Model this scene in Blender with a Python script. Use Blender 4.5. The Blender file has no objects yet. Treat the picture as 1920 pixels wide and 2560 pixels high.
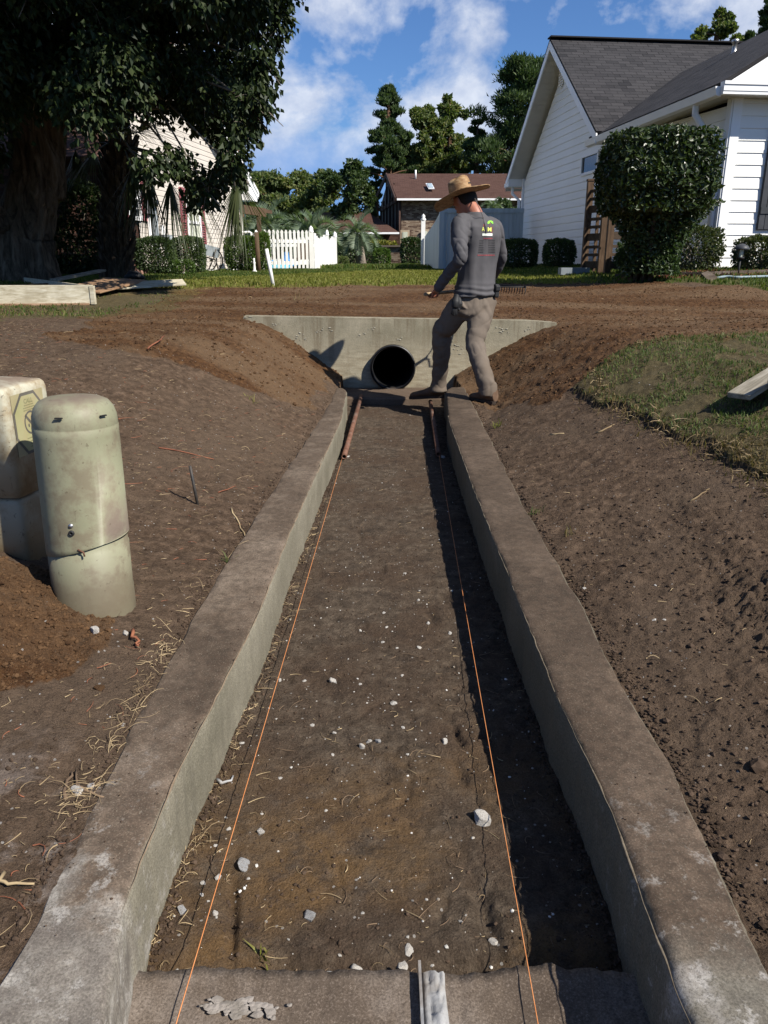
import bpy, bmesh, math, random
import numpy as np
from math import sin, cos, pi, radians, atan2, sqrt
from mathutils import Vector, Matrix
from mathutils.bvhtree import BVHTree
random.seed(7); RNG = np.random.default_rng(7)
S = bpy.context.scene
COL = S.collection
# ------------------------------------------------------------------ camera, sky, sun, exposure
PITCH = radians(18.29); FPX = 1900.0; CH = 1.25
cd = bpy.data.cameras.new('camera'); cam = bpy.data.objects.new('camera', cd); COL.objects.link(cam)
cd.sensor_fit = 'VERTICAL'; cd.sensor_height = 36.0; cd.lens = 36.0*FPX/2560.0
cd.clip_start = 0.05; cd.clip_end = 2000
cam.location = (0, 0, CH); cam.rotation_euler = (pi/2-PITCH, 0, 0)
S.camera = cam
S.render.resolution_x = 768; S.render.resolution_y = 1024
S.view_settings.view_transform = 'Standard'; S.view_settings.look = 'None'
S.view_settings.exposure = 0.68; S.view_settings.gamma = 1.0
SUN = Vector((0.99, -0.72, 1.13)).normalized()
ld = bpy.data.lights.new('sun', 'SUN'); ld.energy = 5.0; ld.angle = radians(0.53); ld.color = (1.0, 0.94, 0.85)
sun = bpy.data.objects.new('sun', ld); COL.objects.link(sun); sun.rotation_euler = SUN.to_track_quat('Z', 'Y').to_euler()

def NN(nt, typ, inp=None, **props):
    n = nt.nodes.new(typ)
    for k, v in props.items(): setattr(n, k, v)
    if inp:
        for k, v in inp.items():
            s = n.inputs[k]
            if isinstance(v, bpy.types.NodeSocket): nt.links.new(v, s)
            elif isinstance(v, bpy.types.Node): nt.links.new(v.outputs[0], s)
            else: s.default_value = v
    return n
def mathn(nt, op, a, b=0.0, clamp=False):
    n = NN(nt, 'ShaderNodeMath', {0: a, 1: b}, operation=op); n.use_clamp = clamp; return n.outputs[0]
def ramp(nt, fac, stops, interp='LINEAR'):
    n = nt.nodes.new('ShaderNodeValToRGB'); nt.links.new(fac, n.inputs[0]); cr = n.color_ramp; cr.interpolation = interp
    while len(cr.elements) > 1: cr.elements.remove(cr.elements[-1])
    for i, (p, c) in enumerate(stops):
        e = cr.elements[0] if i == 0 else cr.elements.new(p)
        e.position = p; e.color = c if len(c) == 4 else (*c, 1)
    return n.outputs[0]
def mixc(nt, fac, a, b, mode='MIX'):
    n = nt.nodes.new('ShaderNodeMix'); n.data_type = 'RGBA'; n.blend_type = mode
    for s, v in ((n.inputs[0], fac), (n.inputs[6], a), (n.inputs[7], b)):
        if isinstance(v, bpy.types.NodeSocket): nt.links.new(v, s)
        elif isinstance(v, (int, float)): s.default_value = v
        else: s.default_value = (*v, 1) if len(v) == 3 else v
    return n.outputs[2]

W = bpy.data.worlds.new('World'); S.world = W; W.use_nodes = True
wt = W.node_tree; wt.nodes.clear()
sky = NN(wt, 'ShaderNodeTexSky', sky_type='NISHITA', sun_disc=False)
sky.sun_elevation = math.asin(SUN.z); sky.sun_rotation = atan2(SUN.x, SUN.y)
sky.air_density = 1.1; sky.dust_density = 0.25; sky.ozone_density = 4.0; sky.altitude = 0
tc = NN(wt, 'ShaderNodeTexCoord'); sx = NN(wt, 'ShaderNodeSeparateXYZ', {0: tc.outputs[0]})
# clouds: noise over the sky direction, billowy edges, a flat-ish veil between the puffs
mp = NN(wt, 'ShaderNodeMapping', {0: tc.outputs[0], 'Location': (5.3, 2.2, 0.7), 'Scale': (1.0, 1.0, 1.25)})
nz = NN(wt, 'ShaderNodeTexNoise', {'Vector': mp.outputs[0], 'Scale': 6.5, 'Detail': 9.0, 'Roughness': 0.56, 'Distortion': 0.25})
nz2 = NN(wt, 'ShaderNodeTexNoise', {'Vector': mp.outputs[0], 'Scale': 17.0, 'Detail': 6.0, 'Roughness': 0.6})
lowm = NN(wt, 'ShaderNodeMapRange', {0: sx.outputs[2], 1: 0.075, 2: 0.16, 3: 0.0, 4: 1.0}); lowm.interpolation_type = 'SMOOTHSTEP'
cl = ramp(wt, mathn(wt, 'ADD', nz.outputs[0], mathn(wt, 'MULTIPLY', mathn(wt, 'SUBTRACT', nz2.outputs[0], 0.5), 0.16)), [(0.44, (0, 0, 0)), (0.50, (.5, .5, .5)), (0.57, (1, 1, 1))])
fwdm = NN(wt, 'ShaderNodeMapRange', {0: sx.outputs[1], 1: 0.05, 2: 0.45, 3: 0.1, 4: 1.0})   # the cloud bank stands on this side of the sky
cfac = mathn(wt, 'MULTIPLY', mathn(wt, 'MULTIPLY', cl, mathn(wt, 'MULTIPLY', lowm.outputs[0], fwdm.outputs[0])), 0.85)
cshade = ramp(wt, nz2.outputs[0], [(0.3, (5.2, 6.2, 8.6)), (0.7, (10.5, 11.0, 12.0))])
skyt = mixc(wt, 1.0, sky.outputs[0], (0.72, 0.98, 1.38), 'MULTIPLY')
skyt = mixc(wt, 1.0, skyt, (2.3, 4.6, 9.4), 'DARKEN')
sc = mixc(wt, cfac, skyt, cshade)
bg = NN(wt, 'ShaderNodeBackground', {0: sc, 1: 0.053}); wo = NN(wt, 'ShaderNodeOutputWorld', {0: bg})

# ------------------------------------------------------------------ pixel helpers (photo 1920x2560) used for measuring
def ray(px, py):
    u = (px-960)/FPX; v = (1280-py)/FPX; c, s = cos(PITCH), sin(PITCH)
    return Vector((u, c+v*s, -s+v*c))
def at(px, py, Y):
    d = ray(px, py); k = Y/d.y; return Vector((d.x*k, Y, CH+d.z*k))
def onz(px, py, z):
    d = ray(px, py); k = (z-CH)/d.z; return Vector((d.x*k, d.y*k, z))
def onplane(px, py, P, n):
    d = ray(px, py); o = Vector((0, 0, CH)); k = (Vector(P)-o).dot(Vector(n))/d.dot(Vector(n)); return o+d*k

# ------------------------------------------------------------------ object helpers
ORG = {}
def setp(o, label=None, cat=None, group=None, kind=None):
    if label: o['label'] = label
    if cat: o['category'] = cat
    if group: o['group'] = group
    if kind: o['kind'] = kind
    return o
def thing(name, loc, label, cat, group=None):
    o = bpy.data.objects.new(name, None); COL.objects.link(o); o.location = loc; ORG[o.name] = Vector(loc)
    o.empty_display_size = 0.2
    return setp(o, label, cat, group)
def link(name, me, m, parent=None, org=None):
    """me vertices are in world coordinates; shift them to the origin of the thing"""
    o = bpy.data.objects.new(name, me); COL.objects.link(o)
    if m is not None: me.materials.append(m)
    if parent is not None:
        og = ORG[parent.name]; o.parent = parent; ORG[o.name] = og
        me.transform(Matrix.Translation(-og))
    else:
        og = Vector(org) if org is not None else Vector((0, 0, 0))
        me.transform(Matrix.Translation(-og)); o.location = og; ORG[o.name] = og
    return o
def copy_tree(o, parent=None):
    kids = list(o.children); c = o.copy(); COL.objects.link(c)
    if parent: c.parent = parent
    for k in kids: copy_tree(k, c)
    return c
def basis(d):
    d = Vector(d).normalized(); a = Vector((0, 0, 1)) if abs(d.z) < .95 else Vector((1, 0, 0))
    x = d.cross(a).normalized(); y = d.cross(x).normalized(); return x, y, d
class MB:
    def __init__(s): s.v = []; s.f = []; s.sm = []
    def add(s, vs, fs, smooth=False):
        b = len(s.v); s.v += [tuple(v) for v in vs]; s.f += [tuple(b+i for i in f) for f in fs]; s.sm += [smooth]*len(fs); return s
    def box(s, c, d, rot=None):
        c = Vector(c); hx, hy, hz = d[0]/2, d[1]/2, d[2]/2
        R = Matrix.Identity(3) if rot is None else (Matrix.Rotation(rot, 3, 'Z') if isinstance(rot, (int, float)) else rot.to_3x3())
        vs = [c+R@Vector((x*hx, y*hy, z*hz)) for x in (-1, 1) for y in (-1, 1) for z in (-1, 1)]
        return s.add(vs, [(0, 1, 3, 2), (4, 6, 7, 5), (0, 4, 5, 1), (2, 3, 7, 6), (0, 2, 6, 4), (1, 5, 7, 3)])
    def bx(s, c, d, ang=0.0):
        return s.box(c, d, Matrix.Rotation(ang, 4, 'Z'))
    def beam(s, a, b, w, h, up=(0, 0, 1)):
        a, b = Vector(a), Vector(b); d = (b-a); L = d.length; d.normalize(); up = Vector(up)
        x = d.cross(up).normalized(); z = x.cross(d).normalized()
        vs = [p+x*sx*w/2+z*sz*h/2 for p in (a, b) for sx in (-1, 1) for sz in (-1, 1)]
        return s.add(vs, [(0, 1, 3, 2), (4, 6, 7, 5), (0, 4, 5, 1), (2, 3, 7, 6), (0, 2, 6, 4), (1, 5, 7, 3)])
    def tube(s, pts, r, n=8, cap=True, smooth=True):
        pts = [Vector(p) for p in pts]; rs = r if isinstance(r, (list, tuple)) else [r]*len(pts)
        ring = []; x = None
        for i, p in enumerate(pts):
            d = (pts[min(i+1, len(pts)-1)]-pts[max(i-1, 0)]).normalized()
            if x is None: x, y, _ = basis(d)
            else:
                x = (x-d*x.dot(d)).normalized(); y = d.cross(x)
            ring.append([p+(x*cos(2*pi*k/n)+y*sin(2*pi*k/n))*rs[i] for k in range(n)])
        vs = [v for q in ring for v in q]
        fs = [(i*n+k, i*n+(k+1) % n, (i+1)*n+(k+1) % n, (i+1)*n+k) for i in range(len(pts)-1) for k in range(n)]
        s.add(vs, fs, smooth)
        if cap:
            b = len(s.v)-len(vs); s.f += [tuple(b+k for k in range(n))[::-1], tuple(b+len(vs)-n+k for k in range(n))]; s.sm += [False]*2
        return s
    def lathe(s, c, prof, n=24, axis=(0, 0, 1), smooth=True):
        c = Vector(c); x, y, d = basis(axis); vs = []; m = len(prof)
        for (r, h) in prof: vs += [c+d*h+(x*cos(2*pi*k/n)+y*sin(2*pi*k/n))*r for k in range(n)]
        return s.add(vs, [(i*n+k, i*n+(k+1) % n, (i+1)*n+(k+1) % n, (i+1)*n+k) for i in range(m-1) for k in range(n)], smooth)
    def loft(s, secs, n=20, smooth=True, cap=True):
        """secs: (centre, axisA vec scaled, axisB vec scaled[, squareness])"""
        vs = []
        for sec in secs:
            c, A, B = Vector(sec[0]), Vector(sec[1]), Vector(sec[2]); q = sec[3] if len(sec) > 3 else 1.0
            for k in range(n):
                a = 2*pi*k/n; ca, sa = cos(a), sin(a)
                vs.append(c+A*(abs(ca)**q*(1 if ca > 0 else -1))+B*(abs(sa)**q*(1 if sa > 0 else -1)))
        fs = [(i*n+k, i*n+(k+1) % n, (i+1)*n+(k+1) % n, (i+1)*n+k) for i in range(len(secs)-1) for k in range(n)]
        if cap: fs += [tuple(range(n))[::-1], tuple((len(secs)-1)*n+k for k in range(n))]
        return s.add(vs, fs, smooth)
    def prism(s, poly, off):
        off = Vector(off); n = len(poly); vs = [Vector(p) for p in poly]; vs += [v+off for v in vs]
        return s.add(vs, [tuple(range(n)), tuple(range(2*n-1, n-1, -1))]+[(k, (k+1) % n, n+(k+1) % n, n+k) for k in range(n)])
    def mesh(s, name):
        me = bpy.data.meshes.new(name); me.from_pydata(s.v, [], s.f); me.polygons.foreach_set('use_smooth', s.sm); me.update(); return me
    def build(s, name, m, parent=None, org=None, bevel=0, fixn=False):
        me = s.mesh(name)
        if fixn:
            b = bmesh.new(); b.from_mesh(me); bmesh.ops.recalc_face_normals(b, faces=b.faces); b.to_mesh(me); b.free()
        o = link(name, me, m, parent, org)
        if bevel:
            md = o.modifiers.new('bevel', 'BEVEL'); md.width = bevel; md.segments = 2; md.limit_method = 'ANGLE'
        return o
def npmesh(name, V, F, smooth=False):
    V = np.asarray(V, np.float32); F = np.asarray(F, np.int32); k = F.shape[1]
    me = bpy.data.meshes.new(name); me.vertices.add(len(V)); me.vertices.foreach_set('co', V.ravel())
    me.loops.add(F.size); me.loops.foreach_set('vertex_index', F.ravel())
    me.polygons.add(len(F)); me.polygons.foreach_set('loop_start', np.arange(0, F.size, k, dtype=np.int32))
    me.polygons.foreach_set('loop_total', np.full(len(F), k, np.int32))
    me.polygons.foreach_set('use_smooth', np.full(len(F), smooth)); me.update(calc_edges=True); return me

# numpy value noise
def _h(ix, iy, iz, seed):
    n = (ix*374761393+iy*668265263+iz*2147483647+seed*974634777) & 0xffffffff
    n = ((n ^ (n >> 13))*1274126177) & 0xffffffff; n = n ^ (n >> 16)
    return (n & 0xffff)/65535.0
def vnoise(x, y, z=None, seed=0):
    x = np.asarray(x, float); y = np.asarray(y, float); z = np.zeros_like(x) if z is None else np.asarray(z, float)
    ix, iy, iz = np.floor(x).astype(np.int64), np.floor(y).astype(np.int64), np.floor(z).astype(np.int64)
    fx, fy, fz = x-ix, y-iy, z-iz
    fx, fy, fz = [f*f*(3-2*f) for f in (fx, fy, fz)]
    def L(a, b, t): return a+(b-a)*t
    r = L(L(L(_h(ix, iy, iz, seed), _h(ix+1, iy, iz, seed), fx), L(_h(ix, iy+1, iz, seed), _h(ix+1, iy+1, iz, seed), fx), fy),
          L(L(_h(ix, iy, iz+1, seed), _h(ix+1, iy, iz+1, seed), fx), L(_h(ix, iy+1, iz+1, seed), _h(ix+1, iy+1, iz+1, seed), fx), fy), fz)
    return r*2-1
def fbm(x, y, z=None, f=1.0, o=4, g=0.5, seed=0):
    a = 1.0; t = 0; x = np.asarray(x, float); y = np.asarray(y, float); z = None if z is None else np.asarray(z, float)
    for i in range(o):
        t = t+a*vnoise(x*f, y*f, None if z is None else z*f, seed+i*17); a *= g; f *= 2.03
    return t
def sstep(a, b, x):
    t = np.clip((x-a)/(b-a), 0, 1); return t*t*(3-2*t)
def inpoly(x, y, poly):
    x = np.asarray(x); y = np.asarray(y); r = np.zeros(x.shape, bool); n = len(poly)
    for i in range(n):
        x1, y1 = poly[i][0], poly[i][1]; x2, y2 = poly[(i+1) % n][0], poly[(i+1) % n][1]
        if y1 == y2: continue
        r ^= ((y1 > y) != (y2 > y)) & (x < (x2-x1)*(y-y1)/(y2-y1)+x1)
    return r

# ------------------------------------------------------------------ terrain (smooth base shape)
DS = 1920/1659.0
WT = 0.20
def pxl(l, z): return sorted([(lambda p: (p.y, p.x))(onz(a*DS, b*DS, z)) for a, b in l])
LI = pxl([(746, 862), (738, 905), (625, 1155), (555, 1335), (375, 1690), (268, 1960), (225, 2212)], WT)
LO = pxl([(712, 868), (672, 930), (560, 1100), (450, 1270), (210, 1700), (80, 1950), (-60, 2212)], WT)
RI = pxl([(965, 858), (968, 905), (1020, 1050), (1100, 1250), (1200, 1500), (1318, 1750), (1410, 2010), (1488, 2212)], WT)
RO = pxl([(1012, 850), (1048, 920), (1128, 1080), (1250, 1290), (1362, 1500), (1480, 1700), (1640, 2050), (1720, 2212)], WT)
def ip(l, y):
    a = np.array(l); return np.interp(y, a[:, 0], a[:, 1])
def Zb(x, y):
    x = np.asarray(x, float); y = np.asarray(y, float)
    xo_l = ip(LO, y)+0.03; xo_r = ip(RO, y)-0.03
    T = np.interp(y, [0, 2.5, 5.4, 7.0, 7.4], [.46, .60, .74, .73, .71])
    Wl = np.interp(y, [0, 2.5, 5.0, 7.3], [2.6, 2.4, 1.25, .95]); Wr = np.interp(y, [0, 2.5, 5.0, 7.3], [2.4, 2.2, 1.45, 1.1])
    def prof(s, Wd, T):
        t = np.clip(s/Wd, 0, 1); q = .55*(t*(2-t))+.45*t*t*(3-2*t); return .185+(T-.185)*q
    shelf = .20*sstep(4.8, 5.9, y)*sstep(7.3, 6.7, y); zl = prof(xo_l-x, Wl, T)+.03*np.clip(xo_l-x-Wl, 0, 10); zr = prof(np.maximum(0, x-xo_r-shelf), Wr-shelf*.5, T-.03)+.03*np.clip(x-xo_r-Wr, 0, 10)
    # soil heaped round the utility pedestals
    zl = zl+.12*np.exp(-(((x+1.22)/.26)**2+((y-1.92)/.42)**2))
    xm = .5*(xo_l+xo_r); z = np.where(x < xm, zl, zr)
    fl = .012*sstep(6.0, 7.2, y)
    z = np.where((x > xo_l) & (x < xo_r), fl, z)
    yard = .735-.018*(x+1.3)*np.exp(-((y-7.4)/1.5)**2)+.205*sstep(7.6, 12.5, y)+.05*sstep(12, 24, y)+.17*sstep(2.2, 5.0, x)*sstep(8, 12, y)
    return np.where(y > 7.47, yard, z)
def G(px, py):
    d = ray(px, py); t = .5
    while t < 140:
        p = Vector((0, 0, CH))+d*t
        if float(Zb(p.x, p.y)) >= p.z: break
        t *= 1.003
    return p
def gz(x, y): return float(Zb(x, y))
def P(*l): return [tuple(G(a, b)[:2]) for a, b in l]

FRESH = P((165, 838), (225, 800), (330, 772), (420, 742), (500, 716), (640, 709), (800, 709), (1000, 706), (1240, 702), (1400, 700))+[(3.2, 11.4), (5.6, 9.0), (9, 8), (9, 5.2)]+P((1919, 850), (1720, 862), (1600, 885), (1500, 940), (1440, 985), (1330, 1010), (1200, 1035), (1125, 1000), (1000, 1000), (850, 1020), (770, 1022), (640, 975), (520, 935), (400, 895), (280, 870))
HEAP = P((-300, 1380), (0, 1395), (120, 1430), (285, 1560), (280, 1640), (200, 1700), (90, 1735), (-80, 1760), (-400, 1760))
SOD = P((1475, 950), (1560, 885), (1640, 862), (1740, 848), (1919, 846))+[(4.5, 5.6), (4.8, 2.2)]+P((1919, 1215), (1850, 1160), (1760, 1130), (1650, 1075), (1560, 1040), (1500, 1000))
YEL = P((560, 706), (700, 690), (900, 680), (1110, 690), (1270, 700), (1420, 706), (1000, 712), (640, 712))+[]
THIN = P((-400, 860), (0, 800), (250, 800), (470, 745), (560, 708), (450, 704), (200, 712), (-400, 730))

def zones(x, y):
    j = fbm(x, y, f=2.2, o=4, seed=3)*.10*np.clip(y/4, .4, 2); j2 = fbm(x, y, f=2.2, o=4, seed=9)*.10*np.clip(y/4, .4, 2)
    fr = (inpoly(x+j, y+j2, FRESH) | inpoly(x+j*.6, y+j2*.6, HEAP)).astype(float)
    sod = inpoly(x+j*1.2, y+j2*1.2, SOD).astype(float)
    lawn = ((y > 11.3+j*1.3+.35*np.sin(x*.7)+np.where(x > 2.5, -(x-2.5)*.55, 0)+np.where(x < -3.2, (x+3.2)*1.25, 0)) & (y > 5.8)).astype(float)*(1-fr*(y < 11))
    lawn = np.maximum(lawn, inpoly(x+j, y+j2, THIN)*.45)
    return fr, sod, lawn

# ------------------------------------------------------------------ ground sheet
def make_ground():
    ys = np.concatenate([np.linspace(-10, .1, 14)[:-1], np.linspace(.1, .75, 12)[:-1], .75*np.exp(np.linspace(0, math.log(13/.75), 640))[:-1], 13*np.exp(np.linspace(0, math.log(700/13), 90))])
    un = np.linspace(-1, 1, 620); ex = (np.linspace(0, 1, 16)[1:])
    nx = 620+30; X = np.zeros((len(ys), nx)); Y = np.repeat(ys[:, None], nx, 1)
    hw = .56*np.abs(ys)+.95
    X[:, 15:635] = un[None, :]*hw[:, None]
    X[:, 635:] = hw[:, None]+(ex**3)[None, :]*420; X[:, :15] = -(hw[:, None]+(ex[::-1]**3)[None, :]*420)
    Z = Zb(X, Y)
    fr, sod, lawn = zones(X, Y)
    xo_l = ip(LO, Y)+.03; xo_r = ip(RO, Y)-.03; tr = ((X > xo_l) & (X < xo_r) & (Y < 7.47)).astype(float)
    fade = np.exp(-np.clip(Y-6, 0, 99)/9)
    A = .5*vnoise(X*2.4, Y*2.4, seed=1)+.3*vnoise(X*5.5, Y*5.5, seed=2)
    B = fbm(X, Y, f=13, o=2, seed=5); C = np.abs(fbm(X, Y, f=30, o=3, g=.6, seed=8)); D = fbm(X, Y, f=62, o=2, seed=11)
    right = sstep(.5, 1.1, X)*sstep(4.5, 2.0, Y)
    mud = (.012*A+.005*B+.004*C+.0016*D)
    cl = np.clip(fbm(X, Y, f=20, o=3, g=.6, seed=21), 0, 1)
    mud = mud+right*(.0055*cl+.004*C+.008*vnoise(X*5, Y*5, seed=31))
    fresh = .010*A+.008*B+.010*np.clip(D+.1, 0, 1)+.006*C
    rake = .004*np.sin((X*1.0+Y*.25)*38+B*2)
    floor = .004*A+.002*B-.006*np.clip(C-.55, 0, 1)+.0010*D
    h = np.where(tr > 0, floor, mud*(1-fr)+(fresh+rake)*fr)*fade
    h = h+sod*(.030*(.85+.15*B))*(1-tr)+np.where((sod > 0), .0, 0)
    foot = sstep(.85, 1.15, X)*sstep(2.6, 1.9, Y)*sstep(.9, 1.3, Y)
    h = h-foot*.045*np.clip(.25+vnoise(X*5.1, Y*3.3, seed=44)*1.5, 0, 1)+foot*.012*C
    h = h+(1-tr)*(1-fr)*fade*(-.010*np.clip(.35-np.abs(fbm(X, Y, f=3.2, o=3, seed=61)), 0, 1)+.006*vnoise(X*9, Y*4, seed=62))
    Z = Z+h
    # footprint dents and scoured hollows along the trench floor
    for (a, b, rx, ry, dp) in [(1078, 1540, .02, .06, .02), (955, 1420, .015, .05, .018), (960, 1930, .03, .035, .022), (1150, 1930, .02, .05, .02), (580, 2300, .012, .1, .02), (1215, 2290, .02, .09, .026), (1160, 2410, .045, .035, .03), (1140, 1830, .012, .07, .02), (1110, 1500, .012, .05, .015), (900, 1340, .012, .05, .012)]:
        p = G(a, b); Z = Z-dp*np.exp(-(((X-p.x+.15*(Y-p.y))/rx)**2+((Y-p.y)/ry)**2))*tr
    Z = Z-tr*.020*np.exp(-((Y-1.075)/.03)**2)-tr*.007*np.clip(.22-np.abs(fbm(X, Y, f=4.5, o=4, g=.6, seed=91)), 0, 1)/.22*sstep(.1, .5, vnoise(X*3, Y*1.5, seed=92))
    ny = len(ys); idx = np.arange(ny*nx).reshape(ny, nx)
    F = np.stack([idx[:-1, :-1].ravel(), idx[:-1, 1:].ravel(), idx[1:, 1:].ravel(), idx[1:, :-1].ravel()], 1)
    cx = (X.ravel()[F[:, 0]]+X.ravel()[F[:, 1]])/2; y0_ = Y.ravel()[F[:, 0]]; y1_ = Y.ravel()[F[:, 2]]
    F = F[~((y0_ <= 7.47) & (y1_ > 7.47) & (np.abs(cx-.085) < .24))]
    me = npmesh('ground', np.stack([X.ravel(), Y.ravel(), Z.ravel()], 1), F, True)
    yel = inpoly(X+.3*fbm(X, Y, f=1, seed=4), Y, [(-3.9, 10), (-3.3, 14), (-2.0, 17), (.2, 22.5), (1.6, 22), (3.2, 14), (3, 10)]).astype(float)
    mul = inpoly(X+.15*fbm(X, Y, f=2, seed=6), Y+.1*fbm(X, Y, f=2, seed=7), [(3.7, 12.5), (3.3, 11.3), (5.2, 10.9), (9, 11.4), (9, 13), (4.2, 13)]).astype(float)
    orange = np.clip(fbm(X, Y, f=3.0, o=3, seed=77)*1.5+.15, 0, 1)*tr*sstep(2.1, 1.1, Y)
    for nm, a in (('fresh', fr), ('grass', np.maximum(sod*.45, lawn)), ('yellow', yel), ('mulch', mul), ('floor', tr), ('ochre', orange)):
        at_ = me.attributes.new(nm, 'FLOAT', 'POINT'); at_.data.foreach_set('value', a.ravel().astype(np.float32))
    return me, (X, Y, Z)

def pbsdf(nt, **kw):
    b = nt.nodes.new('ShaderNodeBsdfPrincipled'); o = nt.nodes.new('ShaderNodeOutputMaterial'); nt.links.new(b.outputs[0], o.inputs[0])
    for k, v in kw.items():
        k = {'spec': 'Specular IOR Level', 'base': 'Base Color', 'rough': 'Roughness', 'normal': 'Normal', 'metal': 'Metallic', 'trans': 'Transmission Weight', 'alpha': 'Alpha'}.get(k, k)
        if isinstance(v, bpy.types.NodeSocket): nt.links.new(v, b.inputs[k])
        else: b.inputs[k].default_value = (*v, 1) if isinstance(v, tuple) and len(v) == 3 else v
    return b, o
def newmat(name):
    m = bpy.data.materials.new(name); m.use_nodes = True; m.node_tree.nodes.clear(); return m, m.node_tree
def objco(nt): return NN(nt, 'ShaderNodeTexCoord').outputs['Object']
def noise(nt, vec, scale, detail=4.0, rough=.55, dist=0.0):
    return NN(nt, 'ShaderNodeTexNoise', {'Vector': vec, 'Scale': scale, 'Detail': detail, 'Roughness': rough, 'Distortion': dist}).outputs[0]
def bump(nt, h, strength, dist, normal=None):
    d = {'Height': h, 'Strength': strength, 'Distance': dist}
    if normal is not None: d['Normal'] = normal
    return NN(nt, 'ShaderNodeBump', d).outputs[0]
def scalev(nt, vec, s): return NN(nt, 'ShaderNodeMapping', {0: vec, 'Scale': s}).outputs[0]
def surf(name, c1, c2, scale=6, rough=.8, bs=40, bst=.3, bd=.004, spec=.3, c3=None, s3=2.0, t3=(.5, .7), stretch=None, metal=0.0):
    m, nt = newmat(name); v = objco(nt)
    if stretch: v = scalev(nt, v, stretch)
    c = ramp(nt, noise(nt, v, scale, 6), [(.35, c1), (.65, c2)])
    if c3: c = mixc(nt, ramp(nt, noise(nt, v, s3, 5), [(t3[0], (0, 0, 0)), (t3[1], (1, 1, 1))]), c, c3)
    kw = {}
    if bst: kw['normal'] = bump(nt, noise(nt, v, bs, 5), bst, bd)
    pbsdf(nt, base=c, rough=rough, spec=spec, metal=metal, **kw); return m

def ground_mat():
    m, nt = newmat('ground'); v = NN(nt, 'ShaderNodeNewGeometry').outputs['Position']
    A = lambda n: NN(nt, 'ShaderNodeAttribute', attribute_name=n).outputs['Fac']
    n1 = noise(nt, v, 1.6, 6, .6); n2 = noise(nt, v, 22, 8, .7); n3 = noise(nt, v, 90, 6, .7)
    mud = ramp(nt, n2, [(.28, (.032, .0205, .0125)), (.48, (.084, .055, .035)), (.68, (.165, .112, .074))])
    mud = mixc(nt, ramp(nt, n1, [(.42, (0, 0, 0)), (.68, (.8, .8, .8))]), mud, (.108, .076, .051))
    fr = ramp(nt, n2, [(.3, (.028, .013, .0055)), (.5, (.076, .036, .0145)), (.7, (.150, .078, .033))])
    fr = mixc(nt, ramp(nt, noise(nt, scalev(nt, v, (.35, 1.3, 1)), 1.4, 4), [(.42, (0, 0, 0)), (.60, (.65, .65, .65))]), fr, (.150, .098, .056))
    fl = ramp(nt, n2, [(.28, (.034, .025, .017)), (.48, (.086, .064, .045)), (.68, (.155, .120, .086))])
    fl = mixc(nt, ramp(nt, noise(nt, v, 3.2, 6, .6), [(.42, (0, 0, 0)), (.6, (.75, .75, .75))]), fl, (.074, .048, .031))
    fl = mixc(nt, ramp(nt, noise(nt, v, 9, 7, .7), [(.5, (0, 0, 0)), (.66, (.6, .6, .6))]), fl, (.030, .023, .018))
    fl = mixc(nt, mathn(nt, 'MULTIPLY', A('ochre'), ramp(nt, noise(nt, v, 14, 6, .7), [(.34, (0, 0, 0)), (.56, (.85, .85, .85))])), fl, (.165, .098, .042))
    c = mixc(nt, A('floor'), mud, fl)
    c = mixc(nt, A('fresh'), c, fr)
    gr = mixc(nt, A('yellow'), ramp(nt, n2, [(.35, (.035, .045, .012)), (.65, (.085, .095, .025))]), ramp(nt, n2, [(.35, (.10, .085, .022)), (.65, (.20, .16, .045))]))
    gr = mixc(nt, ramp(nt, n3, [(.45, (0, 0, 0)), (.6, (.6, .6, .6))]), gr, (.10, .075, .035))
    c = mixc(nt, A('grass'), c, gr)
    c = mixc(nt, A('mulch'), c, ramp(nt, n3, [(.35, (.045, .018, .010)), (.65, (.16, .070, .042))]))
    n4 = noise(nt, v, 240, 4, .75)
    c = mixc(nt, ramp(nt, n4, [(.36, (.5, .5, .5)), (.48, (0, 0, 0))]), c, (.020, .014, .010))
    c = mixc(nt, ramp(nt, n4, [(.56, (0, 0, 0)), (.68, (.40, .40, .40))]), c, (.20, .155, .115))
    # tiny pale grit
    vo = NN(nt, 'ShaderNodeTexVoronoi', {'Vector': v, 'Scale': 85.0}); gp = NN(nt, 'ShaderNodeSeparateColor', {0: vo.outputs['Color']})
    grit = mathn(nt, 'MULTIPLY', mathn(nt, 'LESS_THAN', vo.outputs['Distance'], .28), mathn(nt, 'GREATER_THAN', gp.outputs[0], .972))
    grit = mathn(nt, 'MULTIPLY', grit, mathn(nt, 'SUBTRACT', 1.0, A('grass')))
    c = mixc(nt, mathn(nt, 'MULTIPLY', grit, .8), c, (.33, .31, .28))
    # white lime dust blown on the bank near the old curb
    sp = NN(nt, 'ShaderNodeSeparateXYZ', {0: v})
    near = mathn(nt, 'MULTIPLY', NN(nt, 'ShaderNodeMapRange', {0: sp.outputs[1], 1: 1.55, 2: 1.15, 3: 0.0, 4: 1.0}).outputs[0], mathn(nt, 'LESS_THAN', sp.outputs[0], -.55))
    dust = ramp(nt, noise(nt, v, 5.5, 7, .65), [(.5, (0, 0, 0)), (.68, (.8, .8, .8))])
    c = mixc(nt, mathn(nt, 'MULTIPLY', near, dust), c, (.30, .27, .25))
    h = mathn(nt, 'ADD', mathn(nt, 'MULTIPLY', n2, .6), mathn(nt, 'ADD', mathn(nt, 'MULTIPLY', n3, .4), mathn(nt, 'MULTIPLY', n4, .22)))
    nb = bump(nt, h, 1.0, .028)
    pbsdf(nt, base=c, rough=.95, spec=.12, normal=nb); return m

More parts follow.
